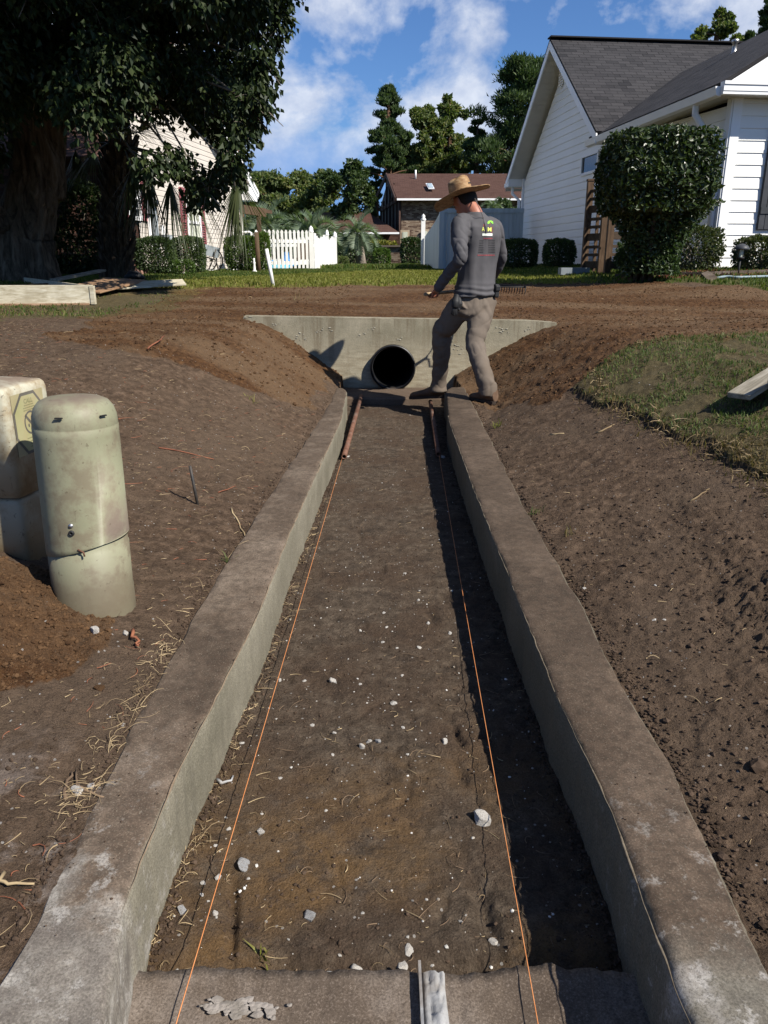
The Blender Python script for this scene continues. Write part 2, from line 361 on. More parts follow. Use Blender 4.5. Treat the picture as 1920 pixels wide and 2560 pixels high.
gme, GRID = make_ground()
ground = link('ground', gme, ground_mat()); setp(ground, kind='structure')
BV = None
# fast lookup of the real (lumpy) surface height
_ys = GRID[1][:, 0]
def zr(x, y):
    x = np.atleast_1d(np.asarray(x, float)); y = np.atleast_1d(np.asarray(y, float))
    i = np.clip(np.searchsorted(_ys, y)-1, 0, len(_ys)-2); ty = np.clip((y-_ys[i])/(_ys[i+1]-_ys[i]), 0, 1)
    out = np.zeros_like(x)
    def row(k):
        hw = .56*np.abs(_ys[k])+.95; u = np.clip((x/hw+1)/2*619, 0, 618.999); j = u.astype(int); t = u-j; j = j+15
        return GRID[2][k, j]*(1-t)+GRID[2][k, j+1]*t
    return row(i)*(1-ty)+row(i+1)*ty
def zg(x, y): return float(zr(x, y)[0])

# ------------------------------------------------------------------ materials
def concrete(name, c1, c2, c3, dirt=None, bs=60, bst=.35, old=None, streak=False):
    m, nt = newmat(name); v = NN(nt, 'ShaderNodeNewGeometry').outputs['Position']; nrm = NN(nt, 'ShaderNodeNewGeometry').outputs['Normal']
    n1 = noise(nt, v, 3.0, 7, .62); n2 = noise(nt, v, 34, 8, .75)
    c = ramp(nt, n1, [(.34, c1), (.5, c2), (.66, c3)])
    c = mixc(nt, ramp(nt, n2, [(.35, (0, 0, 0)), (.7, (.45, .45, .45))]), c, tuple(x*.6 for x in c2))
    if streak:
        st = noise(nt, scalev(nt, v, (9, 9, .55)), 1.6, 5, .6)
        c = mixc(nt, ramp(nt, st, [(.50, (0, 0, 0)), (.62, (.75, .75, .75))]), c, (.14, .112, .072))
        zz = NN(nt, 'ShaderNodeSeparateXYZ', {0: v}).outputs[2]
        lowf = NN(nt, 'ShaderNodeMapRange', {0: mathn(nt, 'ADD', zz, mathn(nt, 'MULTIPLY', n1, .35)), 1: .75, 2: .5, 3: 0, 4: .75}).outputs[0]
        c = mixc(nt, lowf, c, ramp(nt, noise(nt, scalev(nt, v, (1, 1, 5)), 9, 5), [(.4, (.30, .255, .175)), (.65, (.43, .385, .28))]))
        mid = NN(nt, 'ShaderNodeMapRange', {0: mathn(nt, 'ADD', zz, mathn(nt, 'MULTIPLY', n1, .1)), 1: .16, 2: .08, 3: 0, 4: .8}).outputs[0]
        c = mixc(nt, mid, c, (.10, .065, .04))
    if dirt:
        up = NN(nt, 'ShaderNodeSeparateXYZ', {0: nrm}).outputs[2]
        f = NN(nt, 'ShaderNodeMapRange', {0: up, 1: .5, 2: .85, 3: 0, 4: 1}).outputs[0]
        dc = ramp(nt, noise(nt, v, 2.6, 7, .65), [(.32, dirt[0]), (.5, dirt[1]), (.66, dirt[2])])
        dc = mixc(nt, ramp(nt, n2, [(.42, (0, 0, 0)), (.62, (.6, .6, .6))]), dc, tuple(q*.5 for q in dirt[0]))
        dc = mixc(nt, ramp(nt, noise(nt, v, 7, 8, .7), [(.54, (0, 0, 0)), (.68, (.55, .55, .55))]), dc, dirt[2])
        c = mixc(nt, f, c, dc)
    if old:
        sp = NN(nt, 'ShaderNodeSeparateXYZ', {0: v})
        yy = mathn(nt, 'ADD', sp.outputs[1], mathn(nt, 'MULTIPLY', mathn(nt, 'SUBTRACT', noise(nt, v, 4, 6, .7), .5), old[1]))
        f = NN(nt, 'ShaderNodeMapRange', {0: yy, 1: old[0]+.05, 2: old[0]-.05, 3: 0, 4: .85}).outputs[0]
        c = mixc(nt, f, c, ramp(nt, noise(nt, v, 7, 8, .7), [(.34, old[2]), (.5, old[3]), (.62, old[4])]))
        f2 = NN(nt, 'ShaderNodeMapRange', {0: yy, 1: old[0]+.55, 2: old[0]-.1, 3: 0, 4: 1}).outputs[0]
        sp2 = ramp(nt, noise(nt, v, 19, 8, .75), [(.56, (0, 0, 0)), (.63, (.8, .8, .8))])
        c = mixc(nt, mathn(nt, 'MULTIPLY', f2, sp2), c, (.36, .34, .31))
    sand = noise(nt, v, 230, 4, .8); c = mixc(nt, ramp(nt, sand, [(.38, (.62, .62, .62)), (.52, (0, 0, 0))]), c, tuple(x*.35 for x in c2)); c = mixc(nt, ramp(nt, sand, [(.55, (0, 0, 0)), (.68, (.35, .35, .35))]), c, tuple(min(1, x*1.7) for x in c3))
    h = mathn(nt, 'ADD', mathn(nt, 'MULTIPLY', n2, .5), mathn(nt, 'MULTIPLY', sand, .5))
    pbsdf(nt, base=c, rough=.9, spec=.2, normal=bump(nt, h, bst, .006)); return m
M = {}
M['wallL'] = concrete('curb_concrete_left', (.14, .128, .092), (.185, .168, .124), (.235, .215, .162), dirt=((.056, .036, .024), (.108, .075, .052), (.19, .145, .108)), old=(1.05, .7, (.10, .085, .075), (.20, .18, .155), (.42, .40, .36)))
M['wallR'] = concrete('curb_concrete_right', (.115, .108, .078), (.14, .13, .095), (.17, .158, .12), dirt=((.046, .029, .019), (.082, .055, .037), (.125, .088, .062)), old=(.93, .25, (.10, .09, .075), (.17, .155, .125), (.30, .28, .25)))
M['head'] = concrete('headwall_concrete', (.19, .172, .118), (.27, .245, .175), (.35, .315, .23), streak=True, bst=1.0)
M['slab'] = concrete('slab_concrete', (.055, .040, .029), (.125, .095, .070), (.24, .20, .165), bst=.5)
M['pit'] = surf('pale_pitted_mortar', (.24, .225, .17), (.38, .36, .29), 30, .9, 60, .8, .006)
M['smear'] = surf('dusty_mortar', (.17, .15, .125), (.28, .25, .22), 30, .95, 60, .6, .004)
M['sill'] = concrete('sill_concrete', (.085, .060, .042), (.11, .078, .054), (.15, .11, .08), bst=.6)
M['blackpipe'] = surf('black_plastic_pipe', (.008, .008, .009), (.016, .016, .017), 8, .45, 60, .1, spec=.5)
M['rust'] = surf('rusty_steel', (.085, .036, .020), (.17, .085, .055), 14, .75, 60, .4, .003, c3=(.22, .16, .13), s3=5, t3=(.55, .7))
M['string'] = surf('orange_string', (.52, .19, .06), (.62, .26, .10), 30, .7, 60, 0)
M['stone'] = surf('pale_stone', (.36, .345, .31), (.62, .60, .56), 14, .85, 50, .6, .006, c3=(.20, .16, .115), s3=30, t3=(.48, .62))
M['greystone'] = surf('grey_stone', (.20, .20, .20), (.40, .40, .39), 20, .85, 50, .6, .006, c3=(.16, .13, .10), s3=9, t3=(.5, .68))
M['clod'] = surf('soil_clod', (.036, .024, .016), (.085, .058, .040), 25, .95, 60, .7, .006, spec=.1)
M['redclod'] = surf('brown_soil_clod', (.045, .024, .012), (.105, .060, .030), 25, .95, 60, .7, .006, spec=.1)
M['straw'] = surf('dry_straw', (.14, .095, .05), (.42, .32, .18), 5, .85, 40, 0)
M['twig'] = surf('dead_twig', (.085, .055, .035), (.22, .15, .09), 9, .85, 60, .3)
M['redtwig'] = surf('reddish_root', (.13, .045, .025), (.26, .10, .05), 9, .8, 60, .3)
M['white'] = surf('white_paint', (.74, .74, .70), (.80, .80, .77), 3, .45, 60, .05)
M['steel'] = surf('dark_steel', (.03, .03, .03), (.07, .06, .05), 12, .6, 60, .3, metal=.3)

# ------------------------------------------------------------------ curbs of the drainage channel
def curb(name, inner, outer, side, m, label):
    ysr = np.concatenate([np.linspace(-.9, .7, 40)[:-1], .7*np.exp(np.linspace(0, math.log(6.62/.7), 330))]); mb = MB(); rows = []
    for y in ysr:
        xi = float(ip(inner, y)); xo = float(ip(outer, y))
        if y > 6.3: xi += -side*0 + (xo-xi)*.38*((y-6.3)/.32)**2
        w = .0035*float(fbm([y*1.0], [side*3.0], f=9, o=3, seed=2)[0])+.0025*float(fbm([y], [side*5.], f=45, o=2, seed=3)[0])
        w2 = .006*float(fbm([y], [side*9.], f=7, o=3, seed=4)[0]); chip = max(0, float(vnoise([y*7.], [side*2.], seed=12)[0])-.72)*.05
        top = WT+.004*float(fbm([y], [side*7.], f=3, o=2, seed=6)[0])
        if y < 1.0: chip += .012*max(0, float(fbm([y], [3.], f=9, o=3, seed=16)[0])); 
        sgn = 1 if xo > xi else -1; Wd = abs(xo-xi)
        pr = [(xi+w, -.1), (xi+w*.7, .05), (xi+w*.8, .12), (xi+w, top-.012-chip), (xi+w+sgn*(.004+chip*.4), top-.004-chip*.5), (xi+w+sgn*(.012+chip), top)]
        for k in range(1, 9):
            t = k/9; xx = xi+w+sgn*(.012+chip)+(xo+w2-sgn*.012-(xi+w+sgn*(.012+chip)))*t
            pr.append((xx, top+.0022*float(fbm([xx], [y], f=24, o=3, seed=19)[0])+.002*sin(t*3)))
        pr += [(xo+w2-sgn*.012, top-.001), (xo+w2-sgn*.002, top-.012), (xo+w2, .02), (xo+w2, -.1)]
        rows.append([(a, y, b) for a, b in pr])
    n = len(rows[0]); V = [v for r in rows for v in r]; Fc = [(i*n+k, i*n+k+1, (i+1)*n+k+1, (i+1)*n+k) for i in range(len(rows)-1) for k in range(n-1)]
    Fc += [tuple(range(n)), tuple((len(rows)-1)*n+k for k in range(n))]
    mb.add(V, Fc, True); o = mb.build(name, m, None, org=(rows[60][8][0], ysr[60], 0), fixn=True)
    for pl in o.data.polygons[-2:]: pl.use_smooth = False
    o.data.set_sharp_from_angle(angle=radians(38)) if hasattr(o.data, 'set_sharp_from_angle') else None
    return setp(o, label, 'concrete curb')
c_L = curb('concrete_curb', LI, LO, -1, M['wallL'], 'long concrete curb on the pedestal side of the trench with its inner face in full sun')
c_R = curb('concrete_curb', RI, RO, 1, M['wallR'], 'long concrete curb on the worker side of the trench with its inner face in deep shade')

# raised mortar lip left by the form along each inner top edge
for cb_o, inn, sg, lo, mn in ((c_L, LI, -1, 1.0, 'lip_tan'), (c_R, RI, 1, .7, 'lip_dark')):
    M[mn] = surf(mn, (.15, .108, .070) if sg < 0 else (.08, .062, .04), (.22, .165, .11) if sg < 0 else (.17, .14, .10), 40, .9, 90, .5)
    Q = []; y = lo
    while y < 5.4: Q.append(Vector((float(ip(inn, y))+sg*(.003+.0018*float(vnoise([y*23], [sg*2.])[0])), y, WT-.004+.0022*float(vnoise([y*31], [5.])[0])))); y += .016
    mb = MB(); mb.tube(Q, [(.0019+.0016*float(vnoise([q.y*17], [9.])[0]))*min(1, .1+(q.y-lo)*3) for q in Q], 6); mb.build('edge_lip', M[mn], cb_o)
# headwall with the round culvert pipe
hw = thing('culvert_headwall', (0.1, 7.4, 0), 'tapered grey concrete headwall around the black culvert pipe at the trench end', 'headwall')
PC = at(982, 918, 7.4); PR = .202
def headface(y):
    L, R, B = -1.36, 1.64, -.06
    tl, tr_ = at(612, 790, 7.4).z, at(1383, 803, 7.4).z
    pts = []
    N_ = 96
    for k in range(N_):
        a = 2*pi*k/N_; d = (cos(a), sin(a)); ts = []
        if d[0] > 1e-6: ts.append((R-PC.x)/d[0])
        if d[0] < -1e-6: ts.append((L-PC.x)/d[0])
        if d[1] < -1e-6: ts.append((B-PC.z)/d[1])
        if d[1] > 1e-6:
            sl = (tr_-tl)/(R-L); ts.append((tl+sl*(PC.x-L)-PC.z)/(d[1]-sl*d[0]))
        t = min(ts); pts.append((a, t, d))
    # snap corners
    return pts
mb = MB(); N_ = 96; pts = headface(0); V = []
for yy in (7.4, 7.56):
    for fr_ in (0, .33, .66, 1):
        for (a, t, d) in pts:
            r = PR+(t-PR)*fr_; V.append((PC.x+d[0]*r, yy, PC.z+d[1]*r))
Fc = []
for s_ in (0, 1):
    b = s_*4*N_
    for q in range(3):
        for k in range(N_): Fc.append((b+q*N_+k, b+q*N_+(k+1) % N_, b+(q+1)*N_+(k+1) % N_, b+(q+1)*N_+k))
for k in range(N_):
    Fc.append((3*N_+k, 3*N_+(k+1) % N_, 7*N_+(k+1) % N_, 7*N_+k)); Fc.append((k, (k+1) % N_, 4*N_+(k+1) % N_, 4*N_+k))
mb.add(V, Fc); 
# short corner fillers so the two top corners stay sharp
tl, tr_ = at(612, 790, 7.4).z, at(1383, 803, 7.4).z
mb.build('wall', M['head'], hw, fixn=True)
mb = MB(); prof = []
for i in range(90):
    y = 7.335+i*.035; r = PR-.004+(.006 if i % 2 else -.004); prof.append((r, y-7.335))
mb.lathe((PC.x, 7.335, PC.z), [(PR+.006, 0.0)]+prof+[(PR-.004, 3.15), (0.001, 3.15)], 48, (0, 1, 0)); mb.lathe((PC.x, 7.335, PC.z), [(PR-.002, 0), (PR+.014, .0), (PR+.016, .014), (PR+.006, .022), (PR+.006, .034), (PR+.016, .042), (PR+.016, .058), (PR+.006, .066)], 48, (0, 1, 0))
mb.build('culvert_pipe', M['blackpipe'], hw)
for (a, b, r) in [(700, 842, 9), (748, 838, 12), (758, 848, 7), (800, 825, 9), (835, 822, 11), (905, 838, 9), (930, 820, 7), (1255, 818, 12), (1262, 828, 9), (1318, 822, 10), (1135, 880, 14), (1145, 866, 10), (1110, 893, 8), (1160, 920, 9), (850, 870, 6), (620, 796, 10), (690, 812, 8), (1000, 848, 8)]:
    mb = MB(); p = at(a, b, 7.4); w_ = r/1900*7.2
    for q in range(5):
        o_ = Vector((random.uniform(-1, 1)*w_*1.2, 0, random.uniform(-1, 1)*w_*.6)); rr = w_*random.uniform(.12, .34); c_ = p+o_
        mb.add([c_+Vector((cos(t)*rr*random.uniform(.6, 1.5), -.003 if t != 9 else 0, sin(t)*rr*random.uniform(.3, .8))) for t in np.linspace(0, 2*pi, 7)[:-1]]+[c_+Vector((0, -.006, 0))], [(k, (k+1) % 6, 6) for k in range(6)])
    mb.build('spalled_patch', M['pit'], hw)
# sill in front of the pipe
mb = MB(); a = onz(838, 985, .07); 
secs = []
for t in np.linspace(0, 1, 22):
    x = -.62+1.14*t; j = .012*float(vnoise([x*6], [2.], seed=5)[0]); secs.append([(x, 6.86+j, -.05), (x, 6.87+j, .055), (x, 6.90+j, .068+j*.3), (x, 7.2, .075), (x, 7.395, .078), (x, 7.395, -.05)])
V = [p for q in secs for p in q]; n = 6
mb.add(V, [(i*n+k, i*n+k+1, (i+1)*n+k+1, (i+1)*n+k) for i in range(len(secs)-1) for k in range(n-1)]+[tuple(range(n)), tuple((len(secs)-1)*n+k for k in range(n))])
o = mb.build('concrete_sill', M['sill'], None, org=(0, 7.1, 0), fixn=True); setp(o, 'low muddy concrete sill across the trench under the culvert pipe', 'concrete sill')
# old slab with its broken edge at the near end of the trench
def slab():
    xs = np.linspace(-.5, .47, 150); ysl = np.linspace(-.9, 1, 90); X = np.repeat(xs[None, :], len(ysl), 0); e = 1.045+.005*fbm(xs, xs*0, f=7, o=3, seed=8)+.006*fbm(xs, xs*0, f=30, o=2, seed=9)
    Y = -.9+(ysl[:, None]+.9)/1.9*(e[None, :]+.9)
    Z = .031+.0018*fbm(X, Y, f=5, o=3, seed=1)+.0030*np.abs(fbm(X, Y, f=34, o=4, g=.65, seed=2))
    gx = X-(.062+.0*Y); lime = np.exp(-(gx-.028)**2/.022**2)*(Y < 1.03); Z = Z+lime*.006*np.abs(fbm(X, Y, f=60, o=3, seed=6))
    V = np.stack([X.ravel(), Y.ravel(), Z.ravel()], 1); nx = len(xs); ny = len(ysl); I = np.arange(nx*ny).reshape(ny, nx)
    Fq = np.stack([I[:-1, :-1].ravel(), I[:-1, 1:].ravel(), I[1:, 1:].ravel(), I[1:, :-1].ravel()], 1)
    V2 = np.stack([X[-1], Y[-1]+.004*fbm(xs, xs*0+2, f=40, o=2, seed=3), np.full(nx, -.03)], 1); b = len(V); V = np.concatenate([V, V2]); q = np.arange(nx-1)
    Fs = np.stack([I[-1, :-1], I[-1, 1:], b+q+1, b+q], 1)
    return npmesh('concrete_slab', V, np.concatenate([Fq, Fs]), True)
sl = thing('concrete_slab', (0, .9, 0), 'rough old concrete slab with a broken edge crossing the trench at the very bottom of the picture', 'concrete slab')
link('slab', slab(), M['slab'], sl)
mb = MB(); ny_, nx_ = 110, 16
Yc = np.linspace(.2, 1.035, ny_)[:, None]+np.zeros((1, nx_)); e0 = .068+.004*vnoise(Yc*9, Yc*0, seed=3); e1 = .118+.012*vnoise(Yc*11, Yc*0+4, seed=5); tt = np.linspace(0, 1, nx_)[None, :]; Xc = e0+(e1-e0)*tt
Zc = .036+.010*np.abs(fbm(Xc, Yc, f=55, o=3, seed=6))*np.sin(pi*np.clip(tt, .02, .98))**.5+.006*np.clip(vnoise(Xc*30, Yc*30, seed=9), 0, 1)-.004*(tt > .97)-.004*(tt < .03)
I = np.arange(ny_*nx_).reshape(ny_, nx_); mb.v = [tuple(q) for q in np.stack([Xc.ravel(), Yc.ravel(), Zc.ravel()], 1)]; mb.f = [tuple(int(w) for w in q) for q in np.stack([I[:-1, :-1].ravel(), I[:-1, 1:].ravel(), I[1:, 1:].ravel(), I[1:, :-1].ravel()], 1)]; mb.sm = [True]*len(mb.f)
mb.bx((.064, .66, .044), (.005, .78, .012)); mb.build('mortar_crust', M['greystone'], sl)
mb = MB()
for i in range(60):
    x, y = onz(590+random.gauss(0, 45), 2520+random.gauss(0, 12), .04)[:2]; r = random.uniform(.003, .011)
    mb.add([(x+cos(t)*r*random.uniform(.6, 1.5), y+sin(t)*r*.8, .0400) for t in np.linspace(0, 2*pi, 8)[:-1]]+[(x, y, .0415)], [(k, (k+1) % 7, 7) for k in range(7)])
mb.build('mortar_smear', M['smear'], sl)

# grade strings and steel pipes
def string(px0, px1, z0, z1, label):
    a = onz(*px0, z0); b = onz(*px1, z1); d = (b-a); pts = []
    for i in range(60):
        t = -.22+1.22*i/59; p = a+d*t; p.z -= .008*(1-(2*min(max(t, 0), 1)-1)**2); pts.append(p)
    mb = MB(); mb.tube(pts, .0010, 5); o = mb.build('mason_string', M['string'], None, org=b); setp(o, label, 'string', 'orange guide strings'); return o
string((440, 2560), (855, 1146), .052, .035, 'taut orange string on the pedestal side of the trench floor')
string((1345, 2560), (1098, 1140), .052, .035, 'taut orange string beside the shaded curb of the trench')
def rod(px0, px1, label):
    a = onz(*px0, .026); b = onz(*px1, .075); mb = MB(); d = (b-a).normalized(); x, y, _ = basis(d); L = (b-a).length
    mb.lathe(a, [(.012, .25), (.012, 0), (.0175, 0), (.0175, L), (.012, L), (.012, L-.2)], 20, d)
    o = mb.build('steel_pipe', M['rust'], None, org=a); setp(o, label, 'steel pipe', 'rusty steel pipes on the trench floor')
rod((860, 1142), (903, 990), 'rusty steel pipe lying on the trench floor left of the culvert mouth')
rod((1096, 1136), (1076, 1004), 'rusty steel pipe on the trench floor below the worker\'s front boot')

# ------------------------------------------------------------------ stones
def rock_mesh(seed, sq=.6, sub=3):
    b = bmesh.new(); bmesh.ops.create_icosphere(b, subdivisions=sub, radius=1)
    co = np.array([v.co[:] for v in b.verts]); rs = np.random.default_rng(seed)
    for k in range(13):   # facets
        n = rs.normal(size=3); n /= np.linalg.norm(n); d = rs.uniform(.42, .8); s_ = co@n; co -= np.outer(np.clip(s_-d, 0, None), n)
    co *= (1+.05*fbm(co[:, 0]+seed, co[:, 1], co[:, 2], f=2.5, o=3, seed=seed))[:, None]
    co *= np.array([1, rs.uniform(.6, .9), sq*rs.uniform(.8, 1.2)])
    for v, c in zip(b.verts, co): v.co = c
    me = bpy.data.meshes.new('stone'); b.to_mesh(me); b.free(); return me
RM = [rock_mesh(s_) for s_ in range(7)]
for q in RM: q.materials.append(M['stone'])
RG = [q.copy() for q in RM[:4]]
for q in RG: q.materials.clear(); q.materials.append(M['greystone'])
def stone(px, py, wpx, label, group=None, grey=False, seed=0, name='stone', flat=1.0):
    p = G(px, py); p = Vector((p.x, p.y, zg(p.x, p.y))); r = wpx/2/1900*(p-Vector((0, 0, CH))).length
    o = bpy.data.objects.new(name, (RG if grey else RM)[seed % (4 if grey else 7)]); COL.objects.link(o)
    o.location = p+Vector((0, 0, r*.12*flat)); o.scale = (r, r, r*flat); o.rotation_euler = (random.uniform(-.3, .3), random.uniform(-.3, .3), random.uniform(0, 6.28)); ORG[o.name] = p.copy()
    return setp(o, label, 'stone', group)
stone(1206, 2060, 62, 'large white rock beside the right string on the trench floor', seed=1, flat=1.2)
stone(610, 2163, 52, 'lumpy grey stone between the left string and a smaller chip', grey=True, seed=0)
stone(652, 2084, 30, 'white stone a hand above the lumpy grey stone near the left string', seed=2)
stone(895, 2414, 36, 'rounded pale stone just above the middle of the broken slab edge', seed=3)
stone(1003, 2402, 32, 'pale stone leaning against another at the slab edge', seed=4)
stone(1030, 2432, 42, 'brightest white stone touching the broken slab edge', seed=5)
stone(1022, 2372, 30, 'small white stone above the cluster at the slab edge', seed=6)
stone(822, 2424, 44, 'flat grey stone left of the rounded pale stone at the slab edge', grey=True, seed=1)
stone(776, 2298, 42, 'crumbled grey stone alone in the ochre mud', grey=True, seed=2)
stone(1238, 2340, 30, 'oval white stone next to the dark footprint by the right string', seed=0)
stone(922, 1850, 24, 'white stone paired with a grey one in the middle of the trench', seed=1)
stone(943, 1853, 22, 'grey stone touching a white one in the middle of the trench', grey=True, seed=3)
stone(905, 1872, 24, 'tan stone just below the white and grey pair', seed=5)
stone(1113, 1856, 24, 'white oval stone near the right string halfway down the trench', seed=2)
stone(834, 1703, 24, 'white angular stone right of the left string', seed=3)
stone(985, 1755, 22, 'tan pointed stone in the middle of the trench floor', seed=6)
stone(604, 1858, 18, 'round tan pebble at the foot of the sunlit curb', seed=4)
stone(195, 1982, 44, 'white shell like stone in the grass beside the left curb', seed=2)
stone(228, 1968, 26, 'pale stone touching the white shell like one beside the left curb', seed=4)
stone(240, 1592, 36, 'cream rock on the brown soil in front of the green pedestal', seed=5)
stone(313, 1588, 24, 'grey white rock right of the cream one in front of the pedestal', seed=3)
stone(252, 1730, 32, 'brown lump of soil below the heap by the pedestal', seed=1, name='soil_lump').data = RM[1].copy()
_l = bpy.data.objects['soil_lump']; _l.data.materials.clear(); _l.data.materials.append(M['redclod']); _l['category'] = 'soil lump'
stone(455, 2278, 34, 'bluish flat stone at the foot of the left curb near the slab', grey=True, seed=2, flat=.7)
stone(546, 2198, 20, 'white chip standing on edge left of the left string', seed=3)
stone(538, 2288, 18, 'white chip under the left string near the slab', seed=6)
stone(870, 1143, 14, 'white stone propping the end of the left steel pipe', seed=0)
stone(1108, 1145, 22, 'grey stone propping the end of the right steel pipe', grey=True, seed=1)
stone(928, 990, 24, 'white lump on the muddy sill at the end of the left steel pipe', seed=2)
sp_px = [(1013, 1435), (1045, 1502), (1048, 1478), (980, 1580), (956, 1608), (992, 1622), (1048, 1620), (966, 1572), (1125, 1585), (1130, 1478), (700, 1700), (780, 1815), (835, 1835), (700, 1945), (832, 1887), (1008, 1820), (1018, 1887), (902, 1580), (540, 2120), (520, 2255), (508, 2210), (505, 2240), (565, 2048), (573, 2075), (1150, 2305), (1080, 2398), (1100, 2410), (1120, 2420), (1068, 2415), (1252, 2432), (780, 2415), (440, 2415), (520, 2436), (838, 2000), (815, 2030), (655, 2040), (622, 2200), (690, 1800), (760, 1705), (900, 1710), (1005, 1690), (1070, 1560), (960, 1535), (870, 1650), (640, 1530), (720, 2350), (905, 2288), (1020, 2345), (850, 2385), (1165, 2290), (1440, 1545), (1425, 1560), (1640, 1460), (1660, 1560), (1460, 1470), (1635, 1560)]
for k, (a, b) in enumerate(sp_px):
    stone(a, b, random.uniform(9, 16), 'small white stone chip pressed into the bare dirt', 'small white chips scattered on the dirt', seed=k, flat=.8)
# chips and clods that nobody could count
def scatter_rocks(name, m, pts, rmin, rmax, sq=.6, seed=1, sub=1):
    b = bmesh.new(); bmesh.ops.create_icosphere(b, subdivisions=sub, radius=1); bv = np.array([v.co[:] for v in b.verts]); bf = np.array([[v.index for v in f.verts] for f in b.faces]); b.free()
    n = len(pts); rs = np.random.default_rng(seed); r = rmin*(rmax/rmin)**(rs.random(n)**2.2); a = rs.random(n)*6.28
    V = bv[None]*(1+rs.uniform(-.28, .28, (n, len(bv), 1))); V = V*np.stack([np.ones(n), rs.uniform(.6, 1, n), rs.uniform(.45, .8, n)*sq/.6], 1)[:, None]*r[:, None, None]
    x = V[..., 0]*np.cos(a)[:, None]-V[..., 1]*np.sin(a)[:, None]; y = V[..., 0]*np.sin(a)[:, None]+V[..., 1]*np.cos(a)[:, None]
    V = np.stack([x+pts[:, 0, None], y+pts[:, 1, None], V[..., 2]+pts[:, 2, None]+(r*.2)[:, None]], 2)
    F = bf[None]+(np.arange(n)*len(bv))[:, None, None]
    return link(name, npmesh(name, V.reshape(-1, 3), F.reshape(-1, 3)), m)
def gpts(n, x0, x1, y0, y1, test=None, seed=0, ypow=1.0):
    rs = np.random.default_rng(seed); t = rs.random(n); y = y0*(y1/y0)**t if ypow == 1 else y0+(y1-y0)*t
    x = x0+(x1-x0)*rs.random(n); 
    if test is not None: k = test(x, y); x, y = x[k], y[k]
    return np.stack([x, y, zr(x, y)], 1)
def infloor(x, y): return (x > ip(LI, y)+.015) & (x < ip(RI, y)-.015)
def offwall(x, y): return (x < ip(LO, y)-.01) | (x > ip(RO, y)+.01)
setp(scatter_rocks('fine_gravel', M['stone'], gpts(900, -.6, .6, .95, 6.5, infloor, 3), .0011, .0048), kind='stuff')
setp(scatter_rocks('gravel_on_the_banks', M['greystone'], gpts(420, -3, 3, 1.0, 6.5, offwall, 4), .0012, .0048), kind='stuff')
def mudt(x, y):
    fr, sod, lawn = zones(x, y); return offwall(x, y) & (fr < .5) & (sod < .5) & (lawn < .3)
def frt(x, y):
    fr, sod, lawn = zones(x, y); return offwall(x, y) & (fr > .5)
setp(scatter_rocks('mud_crumbs', M['clod'], gpts(22000, -3, 3.0, .8, 6, mudt, 5), .0012, .008), kind='stuff')
setp(scatter_rocks('mud_clods', M['clod'], gpts(9000, .6, 2.6, .9, 3.4, mudt, 15), .0016, .0085), kind='stuff')
setp(scatter_rocks('larger_clods', M['clod'], gpts(260, .6, 3.0, .9, 4.5, mudt, 16), .006, .022), kind='stuff')
setp(scatter_rocks('trench_crumbs', M['clod'], gpts(5000, -.6, .6, .95, 6.6, infloor, 6), .0012, .006), kind='stuff')
setp(scatter_rocks('brown_soil_crumbs', M['redclod'], gpts(26000, -3.6, 5.5, 3.8, 12.5, frt, 7), .004, .017), kind='stuff')
setp(scatter_rocks('brown_heap_crumbs', M['redclod'], gpts(7000, -1.6, -.75, 1.4, 2.2, frt, 8), .002, .009), kind='stuff')
# crumbs along the foot of both curbs
ee = []
rs = np.random.default_rng(12)
for L_, sg in ((LI, 1), (RI, -1), (LO, -1), (RO, 1)):
    y = .95*(6.4/.95)**rs.random(1500); x = ip(L_, y)+sg*np.abs(rs.normal(0, .018, 1500)); ee.append(np.stack([x, y, zr(x, y)+.001], 1))
setp(scatter_rocks('crumbs_along_curbs', M['clod'], np.concatenate(ee), .0018, .008, seed=9), kind='stuff')

ee = []
for a_, b_ in ((LI, LO), (RI, RO)):
    y = .95*(6.4/.95)**rs.random(500); t = rs.beta(.8, .8, 500); x = ip(a_, y)*(1-t)+ip(b_, y)*t; ee.append(np.stack([x, y, np.full(500, WT+.001)], 1))
setp(scatter_rocks('grit_on_curb_tops', M['clod'], np.concatenate(ee), .0006, .0030, seed=10), kind='stuff')
# ------------------------------------------------------------------ straw, roots and twigs
def ribbons(name, m, pts, lmin, lmax, w, lift=.35, seed=0, curl=1.2):
    n = len(pts); rs = np.random.default_rng(seed); L = lmin*(lmax/lmin)**(rs.random(n)**1.6); a = rs.random(n)*6.28; k = rs.normal(0, curl, n); up = rs.random(n)**2*lift
    S_ = 5; V = np.zeros((n, S_, 3, 3)); x = pts[:, 0].copy(); y = pts[:, 1].copy(); z = pts[:, 2]+.002
    ww = w*rs.uniform(.6, 1.5, n)
    for s_ in range(S_):
        t = s_/(S_-1); ang = a+k*t; wv = ww*(1-.6*t)
        px, py = -np.sin(ang), np.cos(ang); zz = z+L*up*np.sin(t*2.4)*.6
        V[:, s_, 0] = np.stack([x+px*wv, y+py*wv, zz], 1); V[:, s_, 1] = np.stack([x-px*wv, y-py*wv, zz], 1); V[:, s_, 2] = np.stack([x, y, zz+wv*1.4], 1)
        x = x+np.cos(ang)*L/(S_-1); y = y+np.sin(ang)*L/(S_-1)
    base = (np.arange(n)*S_*3)[:, None]; F = []
    for s_ in range(S_-1):
        for q in range(3):
            b0 = s_*3+q; b1 = s_*3+(q+1) % 3; F.append(np.stack([base[:, 0]+b0, base[:, 0]+b1, base[:, 0]+b1+3, base[:, 0]+b0+3], 1))
    return link(name, npmesh(name, V.reshape(-1, 3), np.concatenate(F)), m)
def leftb(x, y): return mudt(x, y) & (x < 0)
